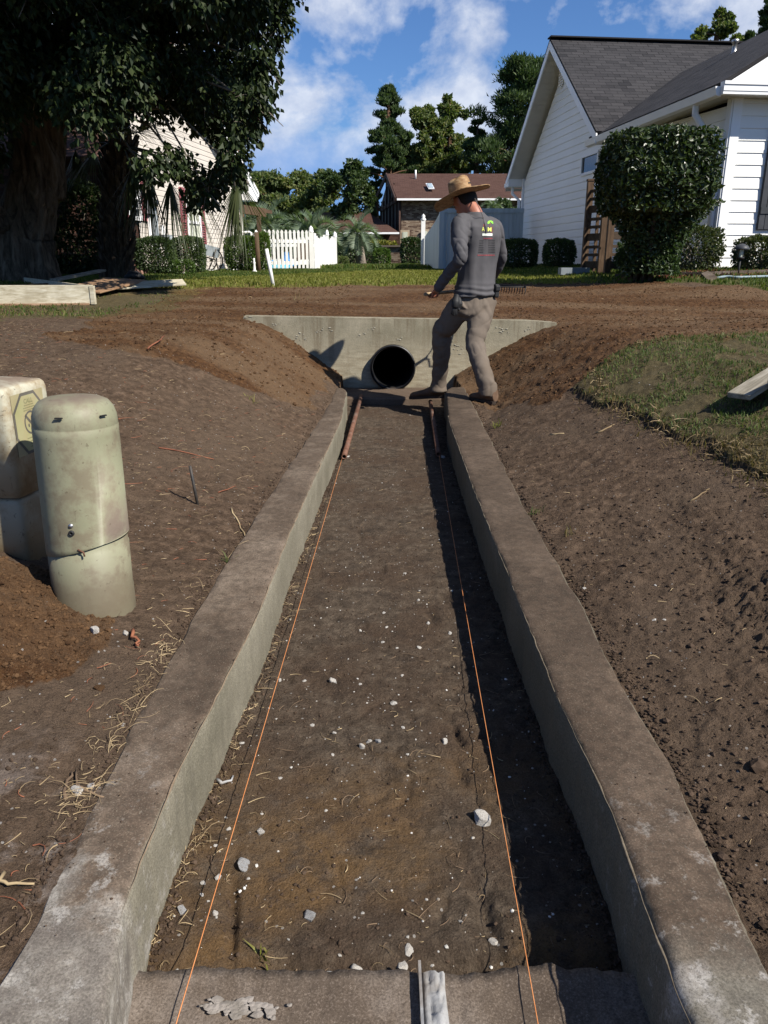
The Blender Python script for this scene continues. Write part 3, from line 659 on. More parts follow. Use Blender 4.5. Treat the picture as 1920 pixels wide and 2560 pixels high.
setp(ribbons('straw_litter', M['straw'], gpts(2600, -3.0, -.5, 1.0, 6.5, leftb, 21), .008, .055, .0009, .5, 1), kind='stuff')
setp(ribbons('root_litter', M['redtwig'], gpts(900, -3.0, -.5, 1.0, 6.0, leftb, 22), .02, .09, .0011, .3, 2), kind='stuff')
setp(ribbons('straw_on_worker_side', M['straw'], gpts(800, .5, 3.0, 1.0, 6.5, mudt, 23), .006, .045, .0009, .5, 3), kind='stuff')
setp(ribbons('straw_in_trench', M['straw'], gpts(420, -.6, .6, 1.0, 6.5, infloor, 24), .006, .05, .0008, .3, 4), kind='stuff')
setp(ribbons('dark_roots_in_trench', M['twig'], gpts(500, -.6, .6, 1.0, 6.5, infloor, 25), .01, .08, .0008, .4, 5, 2.0), kind='stuff')
y = .95*(3.2/.95)**rs.random(900); x = ip(LO, y)-np.abs(rs.normal(.005, .028, 900)); pp = np.stack([x, y, zr(x, y)], 1)
setp(ribbons('straw_by_curb', M['straw'], pp[(rs.random(900) < np.where(pp[:, 1] < 2.0, .42, .18)) & (vnoise(pp[:, 0]*0, pp[:, 1]*6, seed=4) > -.2)], .012, .085, .0008, 1.0, 6, 1.8), kind='stuff')
y = 1.0*(4.0/1.0)**rs.random(260); x = ip(LI, y)+np.abs(rs.normal(.01, .02, 260)); pp = np.stack([x, y, zr(x, y)], 1)
setp(ribbons('straw_at_curb_foot', M['straw'], pp, .015, .06, .0009, .8, 7, 1.8), kind='stuff')
setp(ribbons('straw_on_fresh_soil', M['straw'], gpts(260, -3, 4, 4.5, 11, frt, 26), .02, .09, .0018, .5, 8), kind='stuff')
def twig(pts, r, m, label, lift=.004, n=6):
    P_ = []
    for a, b in pts: p = G(a, b); P_.append(Vector((p.x, p.y, zg(p.x, p.y)+lift)))
    Q = []
    for i in range(len(P_)-1):
        for t in (0, .34, .67): Q.append(P_[i].lerp(P_[i+1], t)+Vector((random.gauss(0, r), random.gauss(0, r), 0)))
    Q.append(P_[-1]); rr = [r*(1-.5*i/(len(Q)-1)) for i in range(len(Q))]
    mb = MB(); mb.tube(Q, rr, n); o = mb.build('twig', m, None, org=Q[0]); setp(o, label, 'twig'); return o
twig([(575, 1275), (598, 1310), (612, 1345), (622, 1370)], .004, M['straw'], 'pale curved root above the left curb beside the pedestal')
twig([(622, 1335), (612, 1365), (594, 1390)], .003, M['straw'], 'thin straw crossing the pale curved root near the left curb', .008)
twig([(398, 1124), (450, 1132), (535, 1152)], .004, M['redtwig'], 'long reddish root lying on the bank above the steel stake')
twig([(370, 880), (395, 865), (412, 848)], .006, M['redtwig'], 'short branch poking out of the soil edge on the left bank', .02)
twig([(160, 2410-400), (168, 1960), (185, 1930), (192, 1985)], .004, M['twig'], 'bent grey twig on the dusty bank left of the curb', .006)
twig([(190, 1968), (220, 1985), (262, 2008)], .004, M['twig'], 'thin twig pointing at the white shell like stone')
twig([(0, 2202), (20, 2228), (90, 2232)], .004, M['straw'], 'forked straw at the left edge of the picture', .012)
twig([(545, 2185-230), (560, 1965), (583, 1945)], .005, M['greystone'], 'weathered grey splinter at the foot of the left curb')
twig([(1490, 1085), (1525, 1072), (1535, 1066)], .005, M['straw'], 'forked piece of straw on the mud on the worker side', .006)
twig([(1375, 1090), (1410, 1085)], .006, M['straw'], 'short dry leaf stalk on the mud beside the curb bend', .004)
twig([(1722, 1255), (1755, 1240), (1772, 1233)], .004, M['straw'], 'thin pale straw on the mud below the sod edge', .005)
twig([(332, 1590), (340, 1612), (348, 1632)], .006, M['redtwig'], 'stubby red brown root in front of the pedestal', .012)
twig([(545, 1237), (570, 1226), (590, 1222)], .003, M['redtwig'], 'orange root piece right of the steel stake', .006)
# ------------------------------------------------------------------ utility pedestal and cabinet
def dirty_plastic(name, c1, c2, grime, zlo, zhi):
    m, nt = newmat(name); v = NN(nt, 'ShaderNodeNewGeometry').outputs['Position']
    c = ramp(nt, noise(nt, v, 4.5, 6, .6), [(.35, c1), (.65, c2)])
    z = NN(nt, 'ShaderNodeSeparateXYZ', {0: v}).outputs[2]
    n = noise(nt, v, 9, 8, .68)
    g = ramp(nt, n, [(.46, (0, 0, 0)), (.60, (.75, .75, .75))]); c = mixc(nt, g, c, grime)
    low = NN(nt, 'ShaderNodeMapRange', {0: mathn(nt, 'ADD', z, mathn(nt, 'MULTIPLY', n, -.22)), 1: zhi, 2: zlo, 3: 0, 4: .8}).outputs[0]
    c = mixc(nt, low, c, tuple(q*.8 for q in grime))
    up = NN(nt, 'ShaderNodeSeparateXYZ', {0: NN(nt, 'ShaderNodeNewGeometry').outputs['Normal']}).outputs[2]
    c = mixc(nt, mathn(nt, 'MULTIPLY', NN(nt, 'ShaderNodeMapRange', {0: up, 1: .75, 2: .98, 3: 0, 4: .8}).outputs[0], ramp(nt, n, [(.3, (.3, .3, .3)), (.6, (1, 1, 1))])), c, (.16, .12, .095))
    sc_ = ramp(nt, noise(nt, scalev(nt, v, (60, 60, 9)), 1.2, 4, .7), [(.63, (0, 0, 0)), (.68, (.35, .35, .35))]); c = mixc(nt, sc_, c, (.10, .085, .055))
    dots = ramp(nt, noise(nt, v, 55, 3, .6), [(.66, (0, 0, 0)), (.70, (.6, .6, .6))]); c = mixc(nt, dots, c, (.09, .07, .045))
    pbsdf(nt, base=c, rough=.55, spec=.35, normal=bump(nt, noise(nt, v, 30, 5), .15, .004)); return m
M['ped'] = dirty_plastic('pedestal_green_plastic', (.20, .20, .125), (.27, .265, .175), (.15, .122, .080), .22, .36)
M['cab'] = dirty_plastic('cabinet_cream_plastic', (.36, .345, .25), (.46, .44, .34), (.24, .17, .085), .30, .64)
M['black'] = surf('black_rubber', (.010, .010, .011), (.02, .02, .02), 12, .6, 60, .1)
M['metal'] = surf('dull_metal', (.30, .30, .30), (.45, .45, .45), 12, .4, 60, .1, metal=.9)
pc = Vector((-.890, 2.135, .246)); R0 = .117
pd = thing('utility_pedestal', pc, 'dirty green cylinder pedestal with a domed top in front of the cream cabinet', 'utility pedestal')
ax = Vector((.016, .010, 1)).normalized()
mb = MB(); mb.lathe(pc, [(.118, -.1), (.119, .0), (.118, .06), (.1165, .065), (.116, .20), (.113, .202), (.1125, .25)], 56, ax); mb.build('base_sleeve', M['ped'], pd)
mb = MB(); c2 = pc+ax*.198
pr = [(.1175, 0), (.1195, .002), (.119, .02), (.1165, .38), (.1165, .405), (.1150, .4075), (.1155, .41), (.114, .435), (.107, .457), (.094, .474), (.075, .483), (.04, .488), (.001, .489)]
pr = [(a_, h_*.892 if h_ < .41 else h_-.052+.008) for a_, h_ in pr]; mb.lathe(c2, pr, 64, ax); me = mb.mesh('cap')
for v in me.vertices:     # the cap's skirt is cut at a slant, higher on the far side
    h = (v.co-c2).dot(ax)
    if h < .03: v.co += ax*(.030*(v.co.x-c2.x)/R0+.010)*(1-h/.03)
cap = link('domed_cap', me, M['ped'], pd)
def oncyl(px, py, rad=.120):
    d = ray(px, py).normalized(); o = Vector((0, 0, CH)); w = o-c2; dd = d-ax*d.dot(ax); ww = w-ax*w.dot(ax)
    a = dd.dot(dd); b = 2*dd.dot(ww); c_ = ww.dot(ww)-rad*rad; t = (-b-sqrt(max(0, b*b-4*a*c_)))/(2*a); return o+d*t
for (a, b, m_, r, nm, lb) in ((177, 1315, M['metal'], .0075, 'bolt', 'shiny upper bolt'), (179, 1333, M['black'], .0085, 'lock', 'dark round lock')):
    p = oncyl(a, b, .118); n = (p-c2); n = (n-ax*n.dot(ax)).normalized(); mb = MB(); mb.lathe(p-n*.004, [(r, 0), (r, .006), (r*.8, .009), (r*.45, .0095), (r*.4, .006), (.0001, .006)] if nm == 'lock' else [(r, 0), (r*.95, .005), (r*.6, .008), (.0001, .009)], 20, n); mb.build(nm, m_, pd)
for (a, b) in ((146, 1046), (258, 1039)):
    p = oncyl(a, b, .1180); n = (p-c2); n = (n-ax*n.dot(ax)).normalized(); t = n.cross(ax).normalized(); mb = MB()
    mb.box(p, (.0205, .006, .0032), Matrix((t, n, ax)).transposed().to_4x4()); mb.build('slot', M['black'], pd)
p = oncyl(205, 1378, .118); mb = MB(); mb.tube([p+Vector((-.01, -.004, .006)), p+Vector((.006, -.005, -.002)), p+Vector((.008, -.006, -.014))], .0025, 6); mb.build('rusty_latch', M['rust'], pd)

cab0 = Vector((-1.105, 2.20, .40)); ca = radians(7.5); cg = Vector((sin(ca), cos(ca), 0)); cr = Vector((cos(ca), -sin(ca), 0))
cb = thing('utility_cabinet', cab0, 'cream box cabinet with an octagon sticker behind the green pedestal', 'utility cabinet')
def rbox(c, g_, r_, L, Wd, z0, z1, rad, zr_=0.02, dome=.01):
    mb = MB(); ctr = c+g_*(L/2)-r_*(Wd/2); secs = []
    def ring(z, ins): return (Vector((ctr.x, ctr.y, z)), g_*(L/2-ins), r_*(Wd/2-ins), .16)
    secs = [ring(z0, 0), ring(z1-zr_, 0), ring(z1-zr_*.45, .003), ring(z1-zr_*.12, zr_*.4), ring(z1, zr_*1.1), ring(z1+dome*.5, .05), ring(z1+dome, .1)]
    mb.loft(secs, 64); return mb
rbox(cab0-cr*.004+cg*.004, cg, cr, .232, .30, .2, .56, .02).build('lower_body', M['cab'], cb)
mb = rbox(cab0, cg, cr, .240, .31, .565, .900, .03, .028); mb.build('lid', M['cab'], cb)
M['stick'] = surf('sticker_yellow', (.29, .28, .13), (.34, .32, .18), 10, .6, 30, 0, c3=(.33, .26, .14), s3=12, t3=(.5, .7))
M['stickbg'] = surf('sticker_backing', (.28, .25, .13), (.34, .29, .17), 10, .6, 30, 0)
M['ink'] = surf('sticker_ink', (.085, .08, .065), (.12, .11, .09), 10, .6, 30, 0)
M['inkf'] = surf('faded_ink', (.17, .165, .075), (.20, .19, .10), 10, .6, 30, 0)
def face(u, w, o_=0.0): return cab0+cg*u+Vector((0, 0, w-cab0.z))+cr*(.0015+o_)
st = MB(); u0, u1, w0, w1 = .028, .196, .685, .872
st.add([face(u0, w0), face(u1, w0), face(u1, w1), face(u0, w1)], [(0, 1, 2, 3)]); so = st.build('sticker', M['stickbg'], cb)
cu, cw = (u0+u1)/2, (w0+w1)/2; hu, hw_ = (u1-u0)/2, (w1-w0)/2
def octo(k, o_): return [face(cu+hu*k*a, cw+hw_*k*b, o_) for a, b in ((-.42, -1), (.42, -1), (1, -.42), (1, .42), (.42, 1), (-.42, 1), (-1, .42), (-1, -.42))]
st = MB(); st.add(octo(1, .0006), [tuple(range(8))]); st.build('octagon_border', M['ink'], so)
st = MB(); st.add(octo(.9, .0010), [tuple(range(8))]); st.build('octagon_field', M['stick'], so)
st = MB(); a_ = [face(cu+.034*cos(t), cw+.036*sin(t), .0014) for t in np.linspace(0, 2*pi, 33)[:-1]]; b_ = [face(cu+.028*cos(t), cw+.030*sin(t), .0014) for t in np.linspace(0, 2*pi, 33)[:-1]]
st.add(a_+b_, [(k, (k+1) % 32, 32+(k+1) % 32, 32+k) for k in range(32)])
st.add([face(cu-.026+a, cw+.026+b, .0014) for a, b in ((-.003, -.003), (.003, .003))]+[face(cu+.022+a, cw-.024+b, .0014) for a, b in ((.003, .003), (-.003, -.003))], [(0, 1, 2, 3)])
def stroke(p, q, w): 
    d = Vector((q[0]-p[0], q[1]-p[1])); n = Vector((-d.y, d.x)).normalized()*w/2
    st.add([face(p[0]+n.x, p[1]+n.y, .0014), face(q[0]+n.x, q[1]+n.y, .0014), face(q[0]-n.x, q[1]-n.y, .0014), face(p[0]-n.x, p[1]-n.y, .0014)], [(0, 1, 2, 3)])
stroke((cu+.004, cw+.016), (cu+.018, cw+.018), .003); stroke((cu+.006, cw+.017), (cu+.003, cw+.004), .003); stroke((cu+.008, cw+.012), (cu+.02, cw+.006), .003)
st.add([face(cu+.002+.006*cos(t), cw-.018+.009*sin(t), .0014) for t in np.linspace(0, 6.28, 9)[:-1]], [tuple(range(8))]); st.add([face(cu-.012+.004*cos(t), cw-.008+.006*sin(t), .0014) for t in np.linspace(0, 6.28, 9)[:-1]], [tuple(range(8))])
st.build('no_digging_symbol', M['ink'], so)
st = MB()
def textmesh(txt, size, frame, m, name, parent, off=.0014, bold=0.0, italic=0):
    cu_ = bpy.data.curves.new('t', 'FONT'); cu_.body = txt; cu_.size = size; cu_.align_x = 'CENTER'; cu_.align_y = 'CENTER'; cu_.resolution_u = 2; cu_.offset = bold
    ob = bpy.data.objects.new('t', cu_); COL.objects.link(ob); bpy.context.view_layer.update()
    me = bpy.data.meshes.new_from_object(ob.evaluated_get(bpy.context.evaluated_depsgraph_get())); bpy.data.objects.remove(ob)
    for v in me.vertices: v.co = frame(v.co.x, v.co.y)
    return link(name, me, m, parent)
textmesh('CALL', .020, lambda x, y: face(cu+x, cw+.066+y, .0014), M['inkf'], 'lettering', so, bold=.0004)
for j, wd in ((.054, .05), (.0465, .06), (.039, .06), (-.046, .06), (-.056, .03), (-.065, .03), (-.073, .04)):   # lines too worn to read
    x = -wd/2
    while x < wd/2:
        L = random.uniform(.003, .009); st.add([face(cu+x, cw+j-.0016, .0014), face(cu+min(x+L, wd/2), cw+j-.0016, .0014), face(cu+min(x+L, wd/2), cw+j+.0016, .0014), face(cu+x, cw+j+.0016, .0014)], [(0, 1, 2, 3)]); x += L+.0015
st.build('worn_small_print', M['inkf'], so)

# steel stake, survey stake
p = G(494, 1262); p.z = zg(p.x, p.y); q = Vector(onplane(475, 1165, (0, p.y-.01, 0), (0, 1, 0))); mb = MB(); mb.tube([p-(q-p)*.3, q], .0065, 8); setp(mb.build('steel_stake', M['steel'], None, org=p), 'short dark steel stake standing in the mud beside the left curb', 'stake')
p = G(683, 714); q = onplane(666, 622, (0, p.y, 0), (0, 1, 0)); mb = MB(); mb.tube([p-(q-p)*.1, q], .026, 8); setp(mb.build('survey_stake', M['white'], None, org=p), 'leaning white stake at the edge of the lawn in front of the picket fence', 'stake')

# ------------------------------------------------------------------ lumber
def wood(name, c1, c2, c3, s=1.0, ax_='X'):
    m, nt = newmat(name); v = objco(nt); sc_ = {'X': (1.2, 14, 14), 'Y': (14, 1.2, 14), 'Z': (14, 14, 1.2)}[ax_]
    g = noise(nt, scalev(nt, v, sc_), 3*s, 7, .65, .6); c = ramp(nt, g, [(.3, c1), (.5, c2), (.68, c3)])
    c = mixc(nt, ramp(nt, noise(nt, v, 5, 5), [(.5, (0, 0, 0)), (.7, (.5, .5, .5))]), c, c1)
    pbsdf(nt, base=c, rough=.8, spec=.2, normal=bump(nt, g, .4, .004)); return m
M['plank'] = wood('weathered_plank', (.13, .115, .085), (.24, .215, .165), (.36, .33, .27))
M['brownplank'] = wood('brown_plank', (.16, .09, .05), (.27, .165, .095), (.38, .25, .16))
M['form'] = wood('form_board', (.28, .24, .16), (.46, .42, .31), (.60, .57, .46))
M['dkwood'] = wood('brown_stained_wood', (.055, .034, .020), (.095, .060, .036), (.14, .09, .055), ax_='Z')
M['slat'] = wood('slat_wood_shade_darkened', (.040, .027, .018), (.070, .048, .032), (.105, .076, .053))  # brown wood, darkened so the colour carries the shade on the screens
def board(c0, c1, w, t, m, label, lift=.0, tilt=0.0, name='wooden_board'):
    c0 = Vector(c0); c1 = Vector(c1); d = c1-c0; L = d.length; mid = (c0+c1)/2
    mb = MB(); n = 9
    R = Matrix.Rotation(atan2(d.y, d.x), 4, 'Z') @ Matrix.Rotation(-math.asin(max(-1, min(1, d.z/L))), 4, 'Y') @ Matrix.Rotation(tilt, 4, 'X')
    mb.box((0, 0, 0), (L, w, t)); me = mb.mesh(name); o = bpy.data.objects.new(name, me); COL.objects.link(o); me.materials.append(m); o.matrix_world = Matrix.Translation(mid+Vector((0, 0, lift)))@R
    md = o.modifiers.new('bevel', 'BEVEL'); md.width = .003; md.segments = 1
    return setp(o, label, 'board')
def Gz(px, py, dz=0):
    p = G(px, py); return Vector((p.x, p.y, zg(p.x, p.y)+dz))
a = Gz(1838, 1048, .07); b = Gz(1950, 975, .06); board(a, b+(b-a)*.8, .115, .028, M['plank'], 'grey weathered board lying on the sod at the right edge', .02)
a = Gz(1905, 1052, .05); b = Gz(1985, 985, .05); a.z = b.z = max(a.z, b.z); board(a+Vector((.05, -.02, .0)), b+(b-a)*.8+Vector((.06, 0, 0)), .12, .028, M['brownplank'], 'brown board partly in view next to the grey weathered one', .018)
# form boards on the left
a = Gz(-260, 762); b = Gz(237, 762); a.z = b.z = (a.z+b.z)/2
ff = thing('form_frame', (a+b)/2, 'pale wooden form of boards standing on edge near the big trunk', 'wooden form')
mb = MB(); mb.beam(a+Vector((0, 0, .105)), b+Vector((0, 0, .105)), .035, .205); mb.build('front_board', M['form'], ff, bevel=.003)
back = at(66, 727, a.y+3.4); back.z = a.z+.1
mb = MB(); mb.beam(b+Vector((-.02, .04, .10)), Vector((back.x, back.y, a.z+.13)), .03, .19); mb.build('side_board', M['form'], ff, bevel=.003)
mb = MB(); mb.bx((b.x-.006, b.y-.008, a.z+.10), (.05, .05, .20)); mb.build('end_block', M['form'], ff, bevel=.003)
mb = MB(); mb.beam(a+Vector((0, -.03, .004)), b+Vector((-.05, -.03, .004)), .06, .02); mb.build('bottom_strip', M['brownplank'], ff)
board(Gz(195, 742, .06), Gz(318, 720, .10), .62, .02, M['brownplank'], 'wide brown plywood sheet leaning beside the pale form', .01, .05, 'plywood_sheet')
board(Gz(322, 726, .05), Gz(462, 721, .06), .26, .025, M['form'], 'long pale board at the grassy end of the lumber pile', .02, .22)
board(Gz(290, 732, .03), Gz(376, 727, .03), .12, .02, M['form'], 'small light board under the end of the plywood sheet', .02)
board(Gz(140, 728, .10), Gz(258, 708, .14), .14, .03, M['plank'], 'grey board behind the plywood sheet in the tree shade', .04)
board(Gz(60, 730, .05), Gz(170, 722, .05), .10, .03, M['dkwood'], 'dark board in the shade inside the pale form', .03)
mb = MB(); p = Gz(337, 714, .14); mb.loft([((p.x-.13, p.y, p.z-.03), (0, .05, 0), (0, 0, .03)), ((p.x-.05, p.y, p.z), (0, .09, 0), (0, 0, .07)), ((p.x+.06, p.y, p.z), (0, .09, 0), (0, 0, .06)), ((p.x+.15, p.y, p.z-.03), (0, .04, 0), (0, 0, .02))], 14); setp(mb.build('black_cloth', M['black'], None, org=p), 'crumpled black cloth on the lumber pile', 'cloth')

# ------------------------------------------------------------------ siding, roofs, bricks
def siding_mat(name, c, dirt):
    m, nt = newmat(name); v = objco(nt); n = noise(nt, v, 1.3, 5)
    cc = mixc(nt, ramp(nt, n, [(.4, (0, 0, 0)), (.7, (.35, .35, .35))]), c, dirt)
    pbsdf(nt, base=cc, rough=.5, spec=.3, normal=bump(nt, noise(nt, scalev(nt, v, (3, 3, 60)), 6, 4), .06, .003)); return m
M['sidR'] = siding_mat('white_vinyl_siding', (.80, .80, .77), (.72, .71, .66))
M['sidL'] = siding_mat('cream_vinyl_siding', (.58, .53, .47), (.50, .45, .39))
M['trim'] = surf('white_trim', (.80, .80, .79), (.84, .84, .83), 3, .45, 30, .03)
M['soffit'] = surf('vented_soffit', (.56, .53, .47), (.62, .59, .52), 3, .6, 30, .05)
def shingle(name, a, b, mortar, sx_=3.2):
    m, nt = newmat(name); v = NN(nt, 'ShaderNodeUVMap').outputs[0]
    br = NN(nt, 'ShaderNodeTexBrick', {'Vector': v, 'Scale': 1.0, 'Color1': (*a, 1), 'Color2': (*b, 1), 'Mortar': (*mortar, 1), 'Mortar Size': .010, 'Mortar Smooth': .3, 'Bias': 0.0, 'Brick Width': .30, 'Row Height': .14}, offset=.5, squash=1.0)
    vo = NN(nt, 'ShaderNodeTexWhiteNoise', {'Vector': scalev(nt, v, (3.3, 7.14, 1))})
    fx = NN(nt, 'ShaderNodeVectorMath', {0: scalev(nt, v, (3.333, 7.1428, 1))}, operation='FLOOR'); wn = NN(nt, 'ShaderNodeTexWhiteNoise', {'Vector': fx.outputs[0]})
    c = mixc(nt, mathn(nt, 'MULTIPLY', wn.outputs[0], .6), br.outputs[0], b)
    c = mixc(nt, ramp(nt, noise(nt, v, 60, 4, .7), [(.35, (.25, .25, .25)), (.7, (0, 0, 0))]), c, tuple(q*.4 for q in a))
    c = mixc(nt, ramp(nt, noise(nt, v, .8, 4, .6), [(.4, (0, 0, 0)), (.7, (.3, .3, .3))]), c, b)
    nt.nodes.remove(vo)
    # each course stands proud at its lower edge
    yv = NN(nt, 'ShaderNodeSeparateXYZ', {0: v}).outputs[1]; st_ = mathn(nt, 'SUBTRACT', 1.0, mathn(nt, 'FRACT', mathn(nt, 'DIVIDE', yv, .14)))
    h = mathn(nt, 'ADD', mathn(nt, 'MULTIPLY', st_, .6), mathn(nt, 'MULTIPLY', br.outputs[1], -.5))
    pbsdf(nt, base=c, rough=.9, spec=.15, normal=bump(nt, h, .8, .02)); return m
M['roofR'] = shingle('charcoal_shingles', (.020, .020, .022), (.052, .050, .052), (.008, .008, .009))
M['roofB'] = shingle('brown_shingles', (.060, .030, .022), (.095, .052, .040), (.03, .016, .012))
def brickm(name, cs, mortar, s=1.0):
    m, nt = newmat(name); v = NN(nt, 'ShaderNodeUVMap').outputs[0]
    br = NN(nt, 'ShaderNodeTexBrick', {'Vector': v, 'Scale': s, 'Color1': (0, 0, 0, 1), 'Color2': (1, 1, 1, 1), 'Mortar': (.5, .5, .5, 1), 'Mortar Size': .006, 'Mortar Smooth': .2, 'Bias': 0.0, 'Brick Width': .22, 'Row Height': .075}, offset=.5)
    c = ramp(nt, NN(nt, 'ShaderNodeSeparateColor', {0: br.outputs[0]}).outputs[0], cs); c = mixc(nt, br.outputs[1], c, mortar)
    c = mixc(nt, ramp(nt, noise(nt, v, 20, 5), [(.4, (0, 0, 0)), (.7, (.4, .4, .4))]), c, tuple(q*.5 for q in cs[0][1]))
    pbsdf(nt, base=c, rough=.9, spec=.15, normal=bump(nt, mathn(nt, 'SUBTRACT', 1.0, br.outputs[1]), .6, .006)); return m
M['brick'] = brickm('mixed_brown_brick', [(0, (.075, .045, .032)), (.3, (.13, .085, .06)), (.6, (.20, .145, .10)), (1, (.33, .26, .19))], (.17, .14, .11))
M['brickdk'] = brickm('red_brick_shade_darkened', [(0, (.035, .018, .013)), (.5, (.065, .032, .023)), (1, (.10, .052, .038))], (.05, .042, .035))  # red brick with the tree's deep shade put into its colour
M['glass'] = surf('window_glass', (.018, .022, .026), (.03, .036, .04), .8, .08, 10, .0, spec=.6)
M['curtain'] = surf('sheer_curtain', (.34, .36, .28), (.60, .62, .50), 1.0, .35, 8, .3, stretch=(9, 9, .3))
M['mar'] = surf('maroon_shutter', (.24, .075, .085), (.29, .10, .11), 6, .6, 30, .1)
M['greyshut'] = surf('dark_grey_shutter', (.035, .038, .042), (.05, .053, .06), 6, .5, 30, .1)

def uvquad_obj(name, m, quads, parent, thick=0.0):
    """quads: list of (P0,P1,P2,P3, n) with UV u along P0->P1, v along P0->P3 in metres; n = outward normal for thickness"""
    me = bpy.data.meshes.new(name); V = []; Fc = []; UV = []
    for (a, b, c, d) in quads:
        a, b, c, d = map(Vector, (a, b, c, d)); u = (b-a).normalized(); nrm = (b-a).cross(d-a).normalized(); w = nrm.cross(u)
        k = len(V); off = -nrm*thick; base = [a, b, c, d]
        V += base; Fc.append((k, k+1, k+2, k+3)); UV += [((q-a).dot(u)+a.length*.37, (q-a).dot(w)) for q in base]
        if thick:
            V += [q+off for q in base]; Fc += [(k+7, k+6, k+5, k+4)]+[(k+i, k+4+i, k+4+(i+1) % 4, k+(i+1) % 4) for i in range(4)]
            UV += [((q-a).dot(u), (q-a).dot(w)) for q in base][::-1]+[(0, 0)]*16
    me.from_pydata(V, [], Fc); uv = me.uv_layers.new(name='UVMap')
    for i, t in enumerate(UV): uv.data[i].uv = t
    me.update(); return link(name, me, m, parent)
def siding(name, m, P0, g_, nrm, xs_fn, z0, z1, course, parent, lap=.016, holes=()):
    """clapboards: P0 base point, g_ unit along wall, nrm outward, xs_fn(z)->(s0,s1)"""
    mb = MB(); z = z0; P0 = Vector(P0); g_ = Vector(g_); nrm = Vector(nrm)
    while z < z1-.001:
        zt = min(z+course, z1)
        segs = [(xs_fn(z)[0], xs_fn(z)[1], xs_fn(zt)[0], xs_fn(zt)[1])]
        for (h0, h1, ha, hb) in holes:
            if z < hb-.001 and zt > ha+.001:
                ns = []
                for (a, b, c, d) in segs:
                    if a < h0 < b and a < h1 < b: ns += [(a, h0, c, h0), (h1, b, h1, d)]
                    else: ns.append((a, b, c, d))
                segs = ns
        for (a, b, c, d) in segs:
            if b-a < .005: continue
            zz = Vector((0, 0, 1)); pt = lambda s_, h, o_: P0+g_*s_+zz*(h-P0.z)+nrm*o_
            q = .72
            am = a+(c-a)*q; bm = b+(d-b)*q; zm = z+(zt-z)*q
            mb.add([pt(a, z, .0), pt(b, z, .0), pt(b, z+.004, lap), pt(a, z+.004, lap), pt(bm, zm, lap*.55), pt(am, zm, lap*.55), pt(d, zt, .0), pt(c, zt, .0)], [(0, 1, 2, 3), (3, 2, 4, 5), (5, 4, 6, 7)])
        z = zt
    return mb.build(name, m, parent)

# ------------------------------------------------------------------ white house on the right
ga = radians(6.3); g = Vector((-sin(ga), cos(ga), 0)); r = Vector((cos(ga), sin(ga), 0)); Z3 = Vector((0, 0, 1))
A = at(1303, 600, 25); A.z = 0
def R_(s, t, z): return A-g*s+r*t+Z3*z
HR = thing('white_house', R_(6, 3, 1.0), 'white sided house with charcoal shingle roofs and a front gable on the right', 'house')
SP, ZA, SL, EV = 3.36, 6.50, .76, 3.60       # gable apex position, top height, slope, eave height
s0, s1 = -.32, 7.05
def ztop(s): return ZA-abs(s-SP)*(.79 if s < SP else .71)
def gx(z):   # wall extents at height z
    w = (ZA-.42-z)/SL; return (max(0, SP-w) if z > EV else 0, min(11.8, SP+w) if z > EV else 11.8)
def gx2(z):
    w = (ZA-.40-z)
    return (max(0, SP-w/.79), SP+w/.71 if z > 3.62 else 11.6)
siding('gable_wall', M['sidR'], R_(0, 0, .95), -g, -r, gx2, 1.10, ZA-.42, .178, HR, holes=((4.95, 6.05, 3.24, 3.59),))
for (nm, sa, sb, za, zb) in (('gable_roof_slope', s0, SP, ztop(s0), ZA), ('gable_roof_slope', s1, SP, ztop(s1), ZA)):
    q = [R_(sa, -.5, za), R_(sa, 9, za), R_(sb, 9, zb), R_(sb, -.5, zb)] if sa > sb else [R_(sa, 9, za), R_(sa, -.5, za), R_(sb, -.5, zb), R_(sb, 9, zb)]
    uvquad_obj(nm, M['roofR'], [q], HR, .05)
mb = MB()
for (a, b) in (((s0, ztop(s0)), (SP, ZA)), ((SP, ZA), (s1, ztop(s1)))):
    P_ = [R_(a[0], -.5, a[1]-.055), R_(b[0], -.5, b[1]-.055), R_(b[0], -.5, b[1]-.25), R_(a[0], -.5, a[1]-.25)]
    mb.prism(P_, r*.03)
mb.build('rake_board', M['trim'], HR, fixn=True)
mb = MB()
for (a, b) in (((s0, ztop(s0)), (SP, ZA)), ((SP, ZA), (s1, ztop(s1)))):
    for k in range(28):   # grooved soffit boards
        t0, t1 = k/28, (k+1)/28; q0 = (a[0]+(b[0]-a[0])*t0, a[1]+(b[1]-a[1])*t0); q1 = (a[0]+(b[0]-a[0])*(t1-.06), a[1]+(b[1]-a[1])*(t1-.06))
        mb.add([R_(q0[0], -.47, q0[1]-.235), R_(q1[0], -.47, q1[1]-.235), R_(q1[0], .05, q1[1]-.235), R_(q0[0], .05, q0[1]-.235)], [(0, 1, 2, 3)])
    mb.add([R_(a[0], -.47, a[1]-.225), R_(b[0], -.47, b[1]-.225), R_(b[0], .05, b[1]-.225), R_(a[0], .05, a[1]-.225)], [(0, 1, 2, 3)])
mb.build('rake_soffit', M['soffit'], HR)
mb = MB(); mb.prism([R_(-.48, -.49, 3.40), R_(-.48, .02, 3.40), R_(-.48, .02, 3.62), R_(-.48, -.49, 3.5)], -g*.48); mb.prism([R_(-.02, -.48, 3.38), R_(-.45, -.48, 3.38), R_(-.45, -.48, 3.48), R_(-.02, -.48, 3.82)], r*.47); mb.build('eave_return', M['trim'], HR, fixn=True)
mb = MB(); mb.box(R_(0.04, -.015, 2.3), (.10, .11, 2.6), ga); mb.build('corner_trim', M['trim'], HR)
